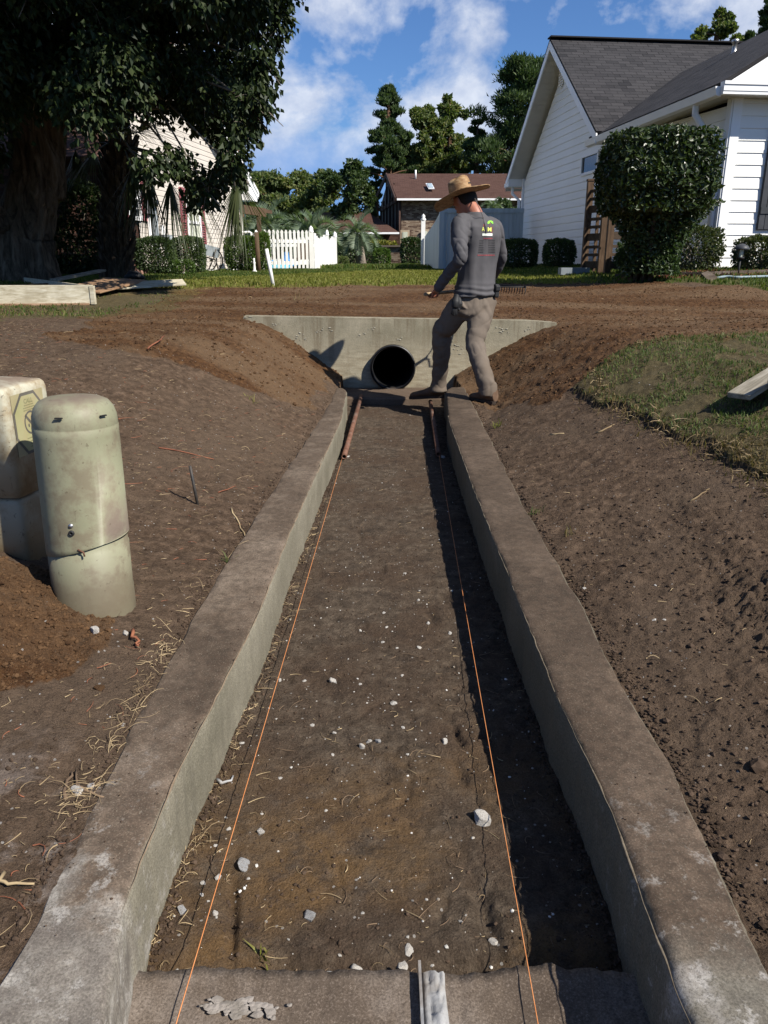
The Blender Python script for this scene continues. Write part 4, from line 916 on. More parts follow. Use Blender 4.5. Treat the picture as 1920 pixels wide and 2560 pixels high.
mb = MB(); mb.tube([R_(-.2, -.3, 3.38), R_(-.2, -.3, 3.2), R_(-.05, -.12, 3.0), R_(-.05, -.1, 1.1)], .045, 8); mb.build('downspout', M['trim'], HR)
def oval(c, u, w, a, b, n=24): return [c+u*a*cos(t)+w*b*sin(t) for t in np.linspace(0, 2*pi, n+1)[:-1]]
vc = onplane(1405, 191, R_(0, -.02, 0), r); mb = MB(); o1 = oval(vc, g, Z3, .20, .27); mb.prism([p-r*.025 for p in o1], r*.02)
mb.build('gable_vent', M['trim'], HR, fixn=True); mb = MB()
for k in range(8):
    h = -.21+k*.06; w_ = .16*sqrt(max(.02, 1-(h/.25)**2)); mb.box(vc-r*.035+Z3*h, (.02, 2*w_, .02), ga)
mb.build('vent_louvre', M['soffit'], HR)
# small side window
wn = thing; mb = MB(); c0 = R_(5.5, -.02, 3.42)
for (da, db, sa, sb) in ((-.53, .53, .17, .23), (-.53, .53, -.23, -.17)): mb.box(c0+Z3*((sa+sb)/2), (.04, 1.1, .06), ga)
mb.box(c0-g*.52, (.04, .06, .40), ga); mb.box(c0+g*.52, (.04, .06, .40), ga); wf = mb.build('side_window', M['trim'], HR)
mb = MB(); mb.box(c0+r*.02, (.01, 1.0, .36), ga); mb.build('pane', M['glass'], wf)
mb = MB(); mb.box(R_(5.9, .10, .98), (.2, 11.7, .26), ga); mb.build('foundation', M['brick'], HR)
# front wing
SW = 11.65; WE = 3.76; WS = .61; RT = 2.35      # corner position, eave height, slope, ridge offset
def F_(t, z, o_=0): return R_(SW+o_, t, z)
fd = r; fn = -g
siding('front_wall', M['sidR'], F_(0, .95), r, fn, lambda z: (.12, 6), 1.12, 3.68, .178, HR)
mb = MB(); mb.box(F_(.055, 2.35, .012), (.15, .05, 2.72), ga); mb.box(R_(SW-.05, -.022, 2.35), (.05, .14, 2.72), ga); mb.build('corner_post', M['trim'], HR)
ev0, ev1 = -.42, RT
qz = lambda t: WE+.08+(t+.42)*WS
uvquad_obj('wing_roof_slope', M['roofR'], [[R_(6.4, ev0, qz(ev0)), R_(SW+.32, ev0, qz(ev0)), R_(SW+.32, RT, qz(RT)), R_(3.6, RT, qz(RT))]], HR, .05)
uvquad_obj('wing_roof_slope', M['roofR'], [[R_(SW+.32, 2*RT+.42, qz(ev0)), R_(3.6, 2*RT+.42, qz(ev0)), R_(3.6, RT, qz(RT)), R_(SW+.32, RT, qz(RT))]], HR, .05)
mb = MB(); mb.prism([R_(SW+.32, ev0+.02, WE-.12), R_(SW+.32, ev0-.06, WE-.10), R_(SW+.32, ev0-.09, WE+.02), R_(SW+.32, ev0+.02, WE+.02)], g*5.6)
mb.build('side_gutter', M['trim'], HR, fixn=True)
mb = MB(); mb.add([R_(SW+.3, ev0, WE-.06), R_(6.4, ev0, WE-.06), R_(6.4, .1, WE-.06), R_(SW+.3, .1, WE-.06)], [(0, 1, 2, 3)]); mb.add([F_(-.42, WE-.075, .30), F_(6, WE-.075, .30), F_(6, WE-.075, -.05), F_(-.42, WE-.075, -.05)], [(0, 1, 2, 3)]); mb.build('eave_soffit', M['soffit'], HR)
mb = MB()
for (za, zb, oo) in ((.03, .075, .55), (-.055, .03, .535), (-.10, -.055, .525)): mb.prism([F_(-.43, WE+za, .32), F_(6, WE+za, .32), F_(6, WE+zb, .32), F_(-.43, WE+zb, .32)], -g*(oo-.42))
mb.build('front_gutter', M['trim'], HR, fixn=True)
mb = MB(); mb.prism([F_(-.30, WE+.08, .28), F_(.35, WE+.08, .28), F_(RT, qz(RT)-.30, .28), F_(RT, qz(RT)-.06, .28)], -g*.03)
mb.prism([F_(-.22, WE+.10, .312), F_(-.10, WE+.10, .312), F_(RT, qz(RT)-.13, .312), F_(RT, qz(RT)-.07, .312)], -g*.012); mb.build('front_rake_board', M['trim'], HR, fixn=True)
mb = MB(); mb.prism([F_(.0, WE, .0), F_(6, WE, .0), F_(RT, qz(RT)-.2, .0)], g*.04); mb.build('front_gable_face', surf('brown_gable_panel', (.10, .075, .06), (.14, .10, .08), 6, .7), HR, fixn=True)
# downspout at the corner
ps = [R_(SW-.45, -.40, WE-.05), R_(SW-.45, -.40, 3.52), R_(SW-.35, -.28, 3.30), R_(SW-.12, -.12, 3.12), R_(SW-.09, -.09, 2.95), R_(SW-.09, -.09, 1.1)]
mb = MB(); mb.tube(ps, .052, 10); mb.build('corner_downspout', M['trim'], HR)
# black shutter at the right edge, and a recessed wall behind the shrub
sc0 = onplane(1912, 318, F_(0, 0, .02), fn); sc1 = onplane(1885, 575, F_(0, 0, .02), fn); t0 = (sc1-A).dot(r)
mb = MB(); mb.box(F_(t0+.24, (sc0.z+sc1.z)/2, .035), (.42, .03, sc0.z-sc1.z), ga); sh = mb.build('shutter', M['greyshut'], HR); mb = MB()
for k in range(4): mb.box(F_(t0+.085+k*.105, (sc0.z+sc1.z)/2, .056), (.095, .014, sc0.z-sc1.z-.02), ga)
mb.box(F_(t0+.24, sc1.z+.30, .068), (.40, .02, .10), ga); mb.box(F_(t0+.24, sc0.z-.30, .068), (.40, .02, .10), ga); mb.build('shutter_board', M['greyshut'], sh)
mb = MB(); c_ = onplane(1835, 130, R_(0, 1.7, 0), r); mb.lathe(c_-Z3*.12, [(.12, 0), (.10, .06), (.05, .10), (.045, .26), (.07, .28), (.07, .33), (.001, .35)], 16); mb.build('roof_vent', M['metal'], HR)
mb = MB(); mb.beam(R_(SP, -.52, ZA+.015), R_(SP, 8.5, ZA+.015), .28, .03); mb.build('ridge_cap', M['roofR'], HR)
mb = MB(); mb.box(R_(5.85, 3.7, 2.2), (7, 11.3, 2.3), ga); mb.build('inner_shell', M['soffit'], HR)

# ------------------------------------------------------------------ cream house on the left
lb = radians(8.5); lg = Vector((sin(lb), cos(lb), 0)); ln = Vector((cos(lb), -sin(lb), 0))   # along (away), outward (towards the picture centre)
LA = at(604, 600, 26); LA.z = 0
def L_(s, t, z): return LA-lg*s+ln*t+Z3*z
HL = thing('cream_house', L_(5, -3, .95), 'cream sided house with maroon shutters behind the leafy tree on the left', 'house')
LSP, LE, LZ = 5.2, 3.36, 6.25; LSL = (LZ-LE)/(LSP+.55)
def lx(z):
    w = (LZ-.30-z)/LSL; return (max(0, LSP-w), min(7.3, LSP+w))
def onL(px, py, t=.02): return onplane(px, py, L_(0, t, 0), ln)
def sL(p): return -(p-LA).dot(lg)
w1a = sL(onL(497, 530)); w1b = sL(onL(466, 530)); w0a = sL(onL(347, 500)); w0b = sL(onL(318, 500))
zt1 = onL(480, 478).z; zb1 = 1.55
siding('gable_wall', M['sidL'], L_(0, 0, .9), -lg, ln, lx, .98, LZ-.32, .127, HL, .012)
for sa, sb in ((-.55, LSP), (7.7, LSP)):
    za = LE+.02 if sa < sb else LZ-(sa-sb)*LSL; q = [L_(sa, .45, za), L_(sa, -9, za), L_(sb, -9, LZ), L_(sb, .45, LZ)]
    if sa < sb: q = [q[1], q[0], q[3], q[2]]
    uvquad_obj('roof_slope', M['roofB'], [q], HL, .06)
    mb = MB(); mb.prism([L_(sa, .45, za-.065), L_(sb, .45, LZ-.065), L_(sb, .45, LZ-.24), L_(sa, .45, za-.24)], -ln*.03); mb.prism([L_(sa, .475, za-.0), L_(sb, .475, LZ-.0), L_(sb, .475, LZ-.10), L_(sa, .475, za-.10)], -ln*.024); mb.build('rake_board', M['trim'], HL, fixn=True)
    mb = MB(); mb.add([L_(sa, .43, za-.22), L_(sb, .43, LZ-.22), L_(sb, -.05, LZ-.22), L_(sa, -.05, za-.22)], [(0, 1, 2, 3)]); mb.build('rake_soffit', M['soffit'], HL)
mb = MB(); mb.prism([L_(.25, .43, LE-.30), L_(-.5, .43, LE-.30), L_(-.5, .43, LE-.16), L_(.25, .43, LE+.16)], -ln*.43); mb.build('eave_return', M['trim'], HL, fixn=True)
mb = MB(); mb.prism([L_(-.5, .46, LE-.16), L_(-.62, .46, LE-.14), L_(-.66, .46, LE-.02), L_(-.5, .46, LE-.02)], -ln*3); mb.build('gutter', M['trim'], HL, fixn=True)
mb = MB(); mb.box(L_(.02, .01, 2.1), (.09, .09, 2.3), -lb); mb.build('corner_trim', M['sidL'], HL)
def lwindow(sa, sb, z0, z1, curtain, lab):
    cs = (sa+sb)/2; w = abs(sb-sa); mb = MB()
    for z_ in (z0, z1): mb.box(L_(cs, .03, z_), (.05, w+.08, .09), -lb)
    for s_ in (sa, sb): mb.box(L_(s_, .03, (z0+z1)/2), (.05, .09, z1-z0), -lb)
    mb.box(L_(cs, .035, (z0+z1)/2), (.05, w, .07), -lb); f = mb.build('window', M['trim'], HL)
    mb = MB(); mb.box(L_(cs, .018, (z0+z1)/2), (.01, w, z1-z0), -lb); mb.build('pane', M['curtain'] if curtain else M['glass'], f)
    mb = MB()
    for k in (1, 2):
        mb.box(L_(sa+(sb-sa)*k/3, .026, (z0+z1)/2), (.015, .018, z1-z0), -lb)
    for k in (.25, .75): mb.box(L_(cs, .026, z0+(z1-z0)*k), (.015, w, .018), -lb)
    mb.build('muntin', M['trim'], f)
    for s_, d_ in ((sa, -1), (sb, 1)):
        sw = .34; c_ = s_+d_*(sw/2+.05); mb = MB(); 
        for e_ in (-1, 1): mb.box(L_(c_+e_*(sw/2-.025), .03, (z0+z1)/2), (.03, .05, z1-z0+.06), -lb)
        for z_ in (z0-.01, (z0+z1)/2, z1+.01): mb.box(L_(c_, .03, z_), (.03, sw-.1, .06), -lb)
        n_ = 26
        for k in range(n_):
            R = Matrix.Rotation(-lb, 4, 'Z')@Matrix.Rotation(radians(35), 4, 'Y'); mb.box(L_(c_, .026, z0+.03+(z1-z0-.04)*k/(n_-1)), (.035, sw-.1, .008), R)
        mb.build('shutter', M['mar'], HL)
lwindow(w1a, w1b, 1.45, zt1, True, '')
lwindow(w0a, w0b, onL(335, 545).z, onL(335, 445).z, False, '')
# electric meter, conduits, junction boxes
M['grey'] = surf('grey_enclosure', (.20, .23, .25), (.28, .31, .33), 5, .5, 30, .05)
mc = onL(370, 518, .03); em = thing('electric_meter', mc, 'grey electric meter box with conduits between the two shuttered windows', 'electric meter')
sm = sL(mc); za, zb = onL(372, 492).z, onL(372, 536).z
mb = MB(); mb.box(L_(sm, .09, (za+zb)/2), (.14, .34, za-zb), -lb); mb.build('box', M['grey'], em, bevel=.01)
mb = MB(); mb.lathe(L_(sm-.04, .15, (za+zb)/2+.05), [(.085, 0), (.085, .05), (.075, .10), (.04, .115), (.001, .12)], 20, ln); mb.build('meter_dome', M['glass'], em)
mb = MB(); mb.tube([L_(sm+.08, .06, zb+.02), L_(sm+.08, .06, 1.0)], .035, 10); mb.build('conduit', M['trim'], em)
mb = MB(); mb.tube([L_(sm-.02, .06, zb+.02), L_(sm-.02, .06, 1.0)], .022, 10); mb.build('conduit', M['steel'], em)
mb = MB(); mb.box(L_(sm-.22, .07, (zb+1.3)/2), (.1, .16, zb-1.3), -lb); mb.build('lower_box', M['grey'], em, bevel=.01)
p = onL(405, 575, .05); s_ = sL(p); mb = MB(); mb.box(L_(s_, .06, p.z), (.06, .18, .22), -lb)
for k in range(6): mb.box(L_(s_-.06+k*.024, .093, p.z), (.008, .012, .18), -lb)
setp(mb.build('wall_vent', M['trim'], None, org=p), 'small cream wall vent above the hedge beside the electric meter', 'vent')
p = onL(416, 598, .05); s_ = sL(p); mb = MB(); mb.box(L_(s_, .09, p.z-.1), (.16, .2, .4), -lb); mb.lathe(L_(s_-.02, .17, p.z), [(.07, 0), (.07, .03), (.03, .05), (.001, .05)], 16, ln); setp(mb.build('gas_meter', M['grey'], None, org=p), 'small grey utility box low on the cream wall right of the vent', 'utility box')
# brick wing, its brick darkened to carry the tree's shade
mb = MB(); bwx0, bwx1, bwy = -14, -5.72, 17.2
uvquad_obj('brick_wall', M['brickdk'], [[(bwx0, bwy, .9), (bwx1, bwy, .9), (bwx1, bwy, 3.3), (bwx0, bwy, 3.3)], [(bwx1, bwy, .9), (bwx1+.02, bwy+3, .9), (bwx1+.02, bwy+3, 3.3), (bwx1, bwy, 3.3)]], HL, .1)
uvquad_obj('lower_roof', M['roofB'], [[(bwx0, bwy-.4, 3.25), (bwx1+.4, bwy-.4, 3.25), (bwx1-1.5, bwy+3, 5.0), (bwx0, bwy+3, 5.0)]], HL, .06)
mb = MB(); mb.box(L_(3.7, -3.2, 2.2), (6.2, 7.0, 2.5), -lb); mb.build('inner_shell', M['soffit'], HL)
# pergola post and roof behind the house
pg = thing('pergola', at(648, 600, 29), 'dark brown pergola at the back corner of the cream house', 'pergola')
mb = MB(); a = at(646, 532, 29); mb.beam((a.x, a.y, 1.0), (a.x, a.y, a.z), .14, .14, (0, 1, 0)); mb.build('post', M['dkwood'], pg)
mb = MB(); mb.beam(at(600, 522, 28), at(662, 532, 29.4), .12, .28)
mb.build('beam', M['dkwood'], pg); mb = MB()
for k in range(9):
    p = at(600, 514, 28).lerp(at(650, 524, 29.2), k/8); mb.beam(p+Vector((-.2, -.5, 0)), p+Vector((.2, 1.5, .0)), .05, .12)
mb.build('rafters', M['dkwood'], pg)

# ------------------------------------------------------------------ brown brick house in the distance
HB = thing('brick_house', (5, 52, 1.2), 'two storey brown brick house with half timbered gable in the distance', 'house')
Y0 = 50; xl, xr = at(1003, 600, Y0).x, 14.0; ze = at(1010, 493, Y0).z; zr_ = at(965, 432, 54).z
uvquad_obj('brick_wall', M['brick'], [[(xl, Y0, .6), (xr, Y0, .6), (xr, Y0, ze), (xl, Y0, ze)]], HB, .15)
xg = at(998, 493, Y0).x-.15
uvquad_obj('main_roof', M['roofB'], [[(xg, Y0-.6, ze-.1), (xr, Y0-.6, ze-.1), (xr, 54.5, zr_), (xg-.55, 54.5, zr_)], [(xr, 59.6, ze-.1), (xg, 59.6, ze-.1), (xg-.55, 54.5, zr_), (xr, 54.5, zr_)]], HB, .12)
mb = MB(); mb.box(((xg+xr)/2, Y0-.66, ze-.17), (xr-xg, .1, .11)); mb.build('eave_trim', M['trim'], HB)
M['stucco'] = surf('grey_stucco', (.13, .125, .12), (.17, .165, .155), 3, .9); M['tud'] = surf('brown_timber', (.04, .022, .016), (.06, .032, .024), 5, .8)
# gable end turned to the left: stucco panels and timbers
gl = at(952, 560, 57.5)
def gp(t, z): return Vector((xl+(gl.x-xl)*t, Y0+.1+(57.5-Y0)*t, z))
mb = MB(); mb.add([gp(0, .6), gp(1, .6), gp(1, ze), gp(.56, zr_-.1), gp(0, ze)], [(0, 1, 2, 3, 4)]); mb.build('gable_face', M['stucco'], HB)
nd = (gp(1, 0)-gp(0, 0)).cross(Z3).normalized(); nd = nd if nd.x < 0 else -nd
def tim(t0, z0, t1, z1, w=.14):
    mb_.beam(gp(t0, z0)+nd*.05, gp(t1, z1)+nd*.05, .06, w, Z3 if abs(t1-t0) > .01 else (0, 1, 0))
mb_ = MB(); tim(0, ze-.05, 1, ze-.3, .22)
for t_ in (.0, .16, .32, .48, .64, .80, .96):
    mb_.beam(gp(t_, .6)+nd*.05, gp(t_, ze-.1 if t_ in (0., .96) else ze+.2)+nd*.05, .06, .12, (1, 0, 0))
for t_ in (.32, .48, .64): mb_.beam(gp(t_, ze)+nd*.05, gp(t_, ze+1.0)+nd*.05, .06, .12, (1, 0, 0))
tim(.40, ze, .28, ze+1.0); tim(.44, ze, .58, ze+1.2); tim(.02, ze-.2, .16, 2.0)
mb_.build('timber', M['tud'], HB)
mb = MB(); mb.beam((xg-.1, Y0-.6, ze-.2), (xg-.62, 54.5, zr_-.1), .08, .3); mb.beam((xg-.62, 54.5, zr_-.1), (gl.x-.9, 59.6, ze-.5), .08, .3); mb.build('dark_rake', M['tud'], HB)
sk = [onplane(a, b, (0, Y0-.6, ze-.02), Vector((0, -(zr_-ze+.1), 5.1)).normalized()) for a, b in ((1064, 463), (1079, 463), (1086, 476), (1071, 476))]
mb = MB(); mb.prism([q+Vector((0, -.05, .06)) for q in sk], (0, -.02, .05)); sko = mb.build('skylight', M['trim'], HB, fixn=True)
cc_ = sum(sk, Vector())/4; mb = MB(); mb.prism([cc_+(q-cc_)*.78+Vector((0, -.08, .12)) for q in sk], (0, -.01, .02)); mb.build('pane', surf('skylight_glass', (.25, .33, .38), (.32, .40, .45), 2, .1, 10, 0, spec=.8), sko, fixn=True)
p = onplane(1039, 444, (0, Y0-.6, ze-.02), Vector((0, -(zr_-ze+.1), 5.1)).normalized()); mb = MB(); mb.tube([p-Z3*.1, p+Z3*.45], .055, 8); mb.build('vent_pipe', M['white'], HB)
# lower wing
x0_, x1_ = at(800, 560, 51).x-1, xl-.15; zl0, zl1 = at(900, 581, 49).z, at(880, 531, 52.5).z
uvquad_obj('low_roof', M['roofB'], [[(x0_, 48.8, zl0), (x1_, 48.8, zl0), (x1_-1.9, 52.5, zl1), (x0_, 52.5, zl1)]], HB, .12)
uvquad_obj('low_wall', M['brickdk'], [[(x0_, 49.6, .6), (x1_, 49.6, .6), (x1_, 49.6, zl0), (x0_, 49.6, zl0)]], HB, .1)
mb = MB(); mb.box(((x0_+x1_)/2, 48.74, zl0-.05), (x1_-x0_, .1, .1)); mb.build('low_eave_trim', M['trim'], HB)
for (a, b, c, d) in ((1006, 580, 1019, 604), (1060, 578, 1068, 600)):
    p0 = at(a, d, 49.82); p1 = at(c, b, 49.82); mb = MB(); mb.box(((p0.x+p1.x)/2, 49.82, (p0.z+p1.z)/2), (p1.x-p0.x+.24, .1, p1.z-p0.z+.24)); f = mb.build('window', surf('tan_trim', (.32, .25, .17), (.38, .30, .21), 4, .7), HB); mb = MB(); mb.box(((p0.x+p1.x)/2, 49.76, (p0.z+p1.z)/2), (p1.x-p0.x, .06, p1.z-p0.z)); mb.build('pane', M['curtain'], f)
mb = MB(); mb.box((7.5, 54.8, 2.8), (13, 9, 3.6)); mb.build('inner_shell', M['tud'], HB)
for (a, b) in ((1000, 500), (1019, 500)): pass
mb = MB(); p = at(999, 500, 49.7); mb.tube([(p.x, 49.7, ze-.2), (p.x, 49.7, .7)], .06, 8); mb.build('downspout', M['tud'], HB)
# retaining wall
ra, rb = at(950, 618, 40), at(1062, 622, 38); 
rw = thing('brick_retaining_wall', (1, 39, 1), 'low brown brick retaining wall behind the far grass', 'brick wall')
uvquad_obj('wall', M['brick'], [[(-4.6, 40.6, .8), (rb.x+1.2, 38.6, .8), (rb.x+1.2, 38.6, ra.z), (-4.6, 40.6, ra.z)]], rw, .25)
mb = MB(); mb.beam((-4.6, 40.7, ra.z+.04), (rb.x+1.2, 38.7, ra.z+.04), .4, .08); mb.build('coping', M['brick'], rw)

# ------------------------------------------------------------------ fences
M['blue'] = surf('grey_blue_vinyl', (.38, .45, .48), (.46, .53, .56), 2, .5, 30, .05, stretch=(8, 8, .5), c3=(.32, .38, .40), s3=1, t3=(.5, .7))
pf = thing('panel_fence', at(1190, 672, 24), 'tall blue grey vinyl privacy fence behind the worker', 'fence')
fx0, fx1 = at(1108, 600, 24.2).x, at(1306, 600, 24.2).x; ft = at(1303, 522, 24.2).z; ftl = at(1108, 527, 24.2).z
mb = MB(); n_ = 22
for k in range(n_):
    xa = fx0+(fx1-fx0)*k/n_; xb = fx0+(fx1-fx0)*(k+1)/n_-.006; mb.box(((xa+xb)/2, 24.2+(k % 2)*.003, (.85+ft-.1)/2), (xb-xa, .04, ft-.1-.85))
mb.build('panel', M['blue'], pf)
mb = MB(); mb.box(((fx0+fx1)/2, 24.19, ft-.05), (fx1-fx0, .08, .12)); mb.box(((fx0+fx1)/2, 24.19, .98), (fx1-fx0, .08, .14)); mb.build('rail', M['blue'], pf)
mb = MB(); pa = at(1086, 530, 24.6); mb.box((fx0-.06, 24.2, (.85+ft)/2), (.14, .14, ft-.85)); mb.build('post', M['blue'], pf)
mb = MB(); pb = at(1064, 556, 28); q0 = Vector((fx0-.1, 24.3, 0)); q1 = Vector((pb.x, 28.5, 0))
for k in range(16):
    a = q0.lerp(q1, k/16); b = q0.lerp(q1, (k+.96)/16); h0 = ft-.03-(k/16)**.7*.62; h1 = ft-.03-((k+1)/16)**.7*.62
    mb.prism([(a.x, a.y, .85), (b.x, b.y, .85), (b.x, b.y, h1), (a.x, a.y, h0)], (.04, .0, 0))
mb.build('scalloped_side_panel', M['blue'], pf, fixn=True)
mb = MB(); mb.bx((q1.x-.05, 28.6, 1.75), (.14, .14, 1.7)); mb.lathe((q1.x-.05, 28.6, 2.6), [(.09, 0), (.10, .03), (.05, .10), (.07, .14), (.001, .22)], 12); mb.build('far_post', M['white'], pf)
# picket fence
yk = 25.0; xe = at(777, 640, yk).x; xs_ = at(664, 640, yk-.6).x; zb_ = gz(xe, yk)-.02
kf = thing('picket_fence', (xe, yk, zb_), 'white picket fence enclosure on the lawn beside the trimmed hedge', 'fence')
def picket(x, y, z0, h, w=.075, t=.02, ang=0):
    mb = MB(); d = Vector((cos(ang), sin(ang), 0)); n = Vector((-sin(ang), cos(ang), 0))*t; c = Vector((x, y, z0))
    pr = [(-.5, 0), (.5, 0), (.5, h-.10), (.62, h-.075), (.30, h-.02), (0, h), (-.30, h-.02), (-.62, h-.075), (-.5, h-.10)]
    mb.prism([c+d*(a*w)+Z3*b for a, b in pr], n); return mb
npk = 11
for k in range(npk):
    x = xs_+(xe-xs_)*(k+.1)/npk; picket(x, yk-.6*(1-(k/npk)), zb_+.06, 1.12).build('picket', M['white'], kf)
mb = MB()
for h in (.22, .85): mb.beam((xs_-.1, yk-.57, zb_+h), (xe, yk+.03, zb_+h), .04, .10)
mb.build('rail', M['white'], kf)
def kpost(x, y, h, w=.13):
    mb = MB(); mb.bx((x, y, zb_+h/2), (w, w, h)); mb.lathe((x, y, zb_+h), [(w*.62, 0), (w*.62, .03), (w*.45, .04), (w*.52, .09), (w*.3, .14), (.001, .18)], 12); mb.build('post', M['white'], kf)
kpost(xe+.03, yk, 1.13); kpost(xs_-.3, yk-.3, 1.0)
xe2 = at(838, 640, yk+4.6).x; kpost(xe2, yk+4.6, 1.12)
pq0 = Vector((xe+.1, yk+.1, 0)); pq1 = Vector((xe2, yk+4.5, 0)); kpost(*(pq0.lerp(pq1, .6)[:2]), 1.12, .11)
for k in range(15):     # solid scalloped side run
    a = pq0.lerp(pq1, k/15); b = pq0.lerp(pq1, (k+.985)/15); sc_ = .14*abs(sin(pi*((k/15*2.5) % 1)))+.02
    mb = MB(); mb.prism([(a.x, a.y, zb_+.03), (b.x, b.y, zb_+.03), (b.x, b.y, zb_+1.12-sc_), (a.x, a.y, zb_+1.12-sc_)], (.025, 0, 0)); mb.build('board', M['white'], kf, fixn=True)
# back run of pickets seen through the front
for k in range(13):
    x = xs_-.4+(xe2-xs_+.2)*(k+.5)/13; picket(x, yk+3.6, zb_+.1, 1.0).build('back_picket', M['white'], kf)
mb = MB()
for h in (.3, .8): mb.beam((xs_-.5, yk+3.64, zb_+h), (xe2, yk+3.64, zb_+h), .04, .09)
mb.build('back_rail', M['white'], kf)
M['bluetoy'] = surf('blue_plastic', (.01, .20, .55), (.02, .28, .66), 4, .4, 30, 0); M['cyan'] = surf('light_blue_plastic', (.10, .48, .68), (.16, .55, .72), 4, .4, 30, 0)
p = at(692, 664, 26.6); mb = MB(); mb.lathe((p.x, p.y, zb_), [(.75, 0), (.80, .06), (.77, .12), (.81, .18), (.78, .24), (.72, .25), (.70, .05), (.001, .05)], 32); setp(mb.build('paddling_pool', M['cyan'], None, org=(p.x, p.y, zb_)), 'light blue paddling pool behind the picket fence', 'paddling pool')
for (a, b, c) in ((671, 655, 'tall blue plastic slide at the left end inside the picket fence'), (717, 656, 'blue plastic toy seat in the middle inside the picket fence')):
    p = at(a, b, 26.0); mb = MB(); mb.prism([(p.x-.12, p.y, zb_+.1), (p.x+.22, p.y, zb_+.1), (p.x+.18, p.y, zb_+.28), (p.x+.06, p.y, zb_+.3), (p.x+.03, p.y, zb_+.55), (p.x-.06, p.y, zb_+.56)], (0, .35, 0)); setp(mb.build('plastic_toy', M['bluetoy'], None, org=p, fixn=True, bevel=.02), c, 'toy')
p = at(760, 655, 27.2); mb = MB(); mb.bx((p.x, p.y, zb_+.35), (.5, .5, .06)); mb.bx((p.x, p.y+.22, zb_+.65), (.5, .05, .6))
for a in (-.22, .22):
    for b in (-.22, .22): mb.bx((p.x+a, p.y+b, zb_+.17), (.05, .05, .34))
setp(mb.build('garden_chair', M['dkwood'], None, org=p), 'dark garden chair behind the right end of the picket fence', 'garden chair')

# lattice privacy screens by the white house
def screen(a, b, h0, h1, label, ph, cap=True):
    """a,b world base corners"""
    a, b = Vector(a), Vector(b); d = (b-a).normalized(); t = thing('slatted_screen', a, label, 'screen', 'slatted wooden screens hiding the side of the white house')
    for q in (a, b):
        mb = MB(); mb.bx((q.x, q.y, (h0+h1)/2+.03), (.10, .10, h1-h0+.1)); mb.bx((q.x, q.y, h1+.10), (.12, .12, .03)); mb.build('post', M['dkwood'], t)
    z = h0+.10; k = 0
    while z < h1-.02:
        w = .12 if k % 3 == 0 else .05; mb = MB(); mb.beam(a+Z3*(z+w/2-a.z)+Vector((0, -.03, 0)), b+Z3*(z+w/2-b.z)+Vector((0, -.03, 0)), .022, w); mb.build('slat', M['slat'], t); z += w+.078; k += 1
    m_ = a.lerp(b, .62); mb = MB(); mb.bx((m_.x, m_.y+.02, (h0+h1)/2), (.05, .04, h1-h0-.1)); mb.build('back_brace', M['dkwood'], t)
s1a = at(1459, 680, 14.2); s1b = at(1500, 680, 13.75); s1c = at(1600, 680, 13.2); s1d = at(1517, 680, 13.2)
hb = gz(s1a.x, s1a.y)
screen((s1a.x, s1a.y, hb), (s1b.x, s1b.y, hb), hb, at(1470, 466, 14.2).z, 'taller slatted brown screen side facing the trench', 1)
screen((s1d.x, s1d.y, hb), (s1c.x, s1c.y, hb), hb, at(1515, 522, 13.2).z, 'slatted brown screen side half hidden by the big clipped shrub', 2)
mb = MB(); mb.bx((s1a.x-.2, s1a.y-.1, hb+.05), (.5, .25, .12)); setp(mb.build('paver_block', M['grey'], None, org=(s1a.x-.2, s1a.y, hb)), 'pale block at the foot of the slatted screen', 'paver')
# round brown post and white bench rail by the hedge
p = at(647, 676, 20.5); q = at(641, 580, 20.5); z_ = gz(p.x, p.y); mb = MB(); mb.tube([(p.x, p.y, z_-.1), (q.x, q.y, q.z)], [.062, .055], 10); setp(mb.build('wooden_post', M['dkwood'], None, org=(p.x, p.y, z_)), 'round brown wooden post between the two trimmed hedges', 'post')
bn = thing('white_bench', at(608, 600, 24), 'white metal bench back showing above the trimmed hedge', 'bench'); mb = MB()
a = at(580, 586, 24); b = at(628, 582, 24); mb.tube([a-Z3*.5, a, a.lerp(b, .1)+Z3*.03, a.lerp(b, .9)+Z3*.03, b, b-Z3*.5], .03, 8); mb.tube([a-Z3*.15, b-Z3*.13], .02, 8)
mb.build('bench_back', M['white'], bn); mb = MB(); mb.bx(((a.x+b.x)/2, a.y-.25, a.z-.45), (b.x-a.x, .5, .05)); mb.build('seat', M['white'], bn); mb = MB()
for x in (a.x+.04, b.x-.04): mb.tube([(x, a.y-.45, a.z-.47), (x, a.y-.45, .95)], .025, 8); mb.tube([(x, a.y, a.z-.47), (x, a.y, .95)], .025, 8)
mb.build('bench_legs', M['white'], bn)
mb = MB(); a = at(632, 588, 22); b = at(640, 583, 20.6); mb.tube([a-Z3*.18, a, b], .022, 8); setp(mb.build('white_rail', M['white'], None, org=a), 'short white pipe rail leaning against the round brown post', 'rail')
p = at(636, 668, 20.0); mb = MB(); mb.lathe((p.x, p.y, gz(p.x, p.y)), [(.06, 0), (.065, .02), (.03, .06), (.028, .20), (.035, .23), (.02, .26), (.022, .33), (.001, .34)], 12); setp(mb.build('white_finial', M['white'], None, org=(p.x, p.y, .9)), 'small white garden ornament at the foot of the brown post', 'ornament')
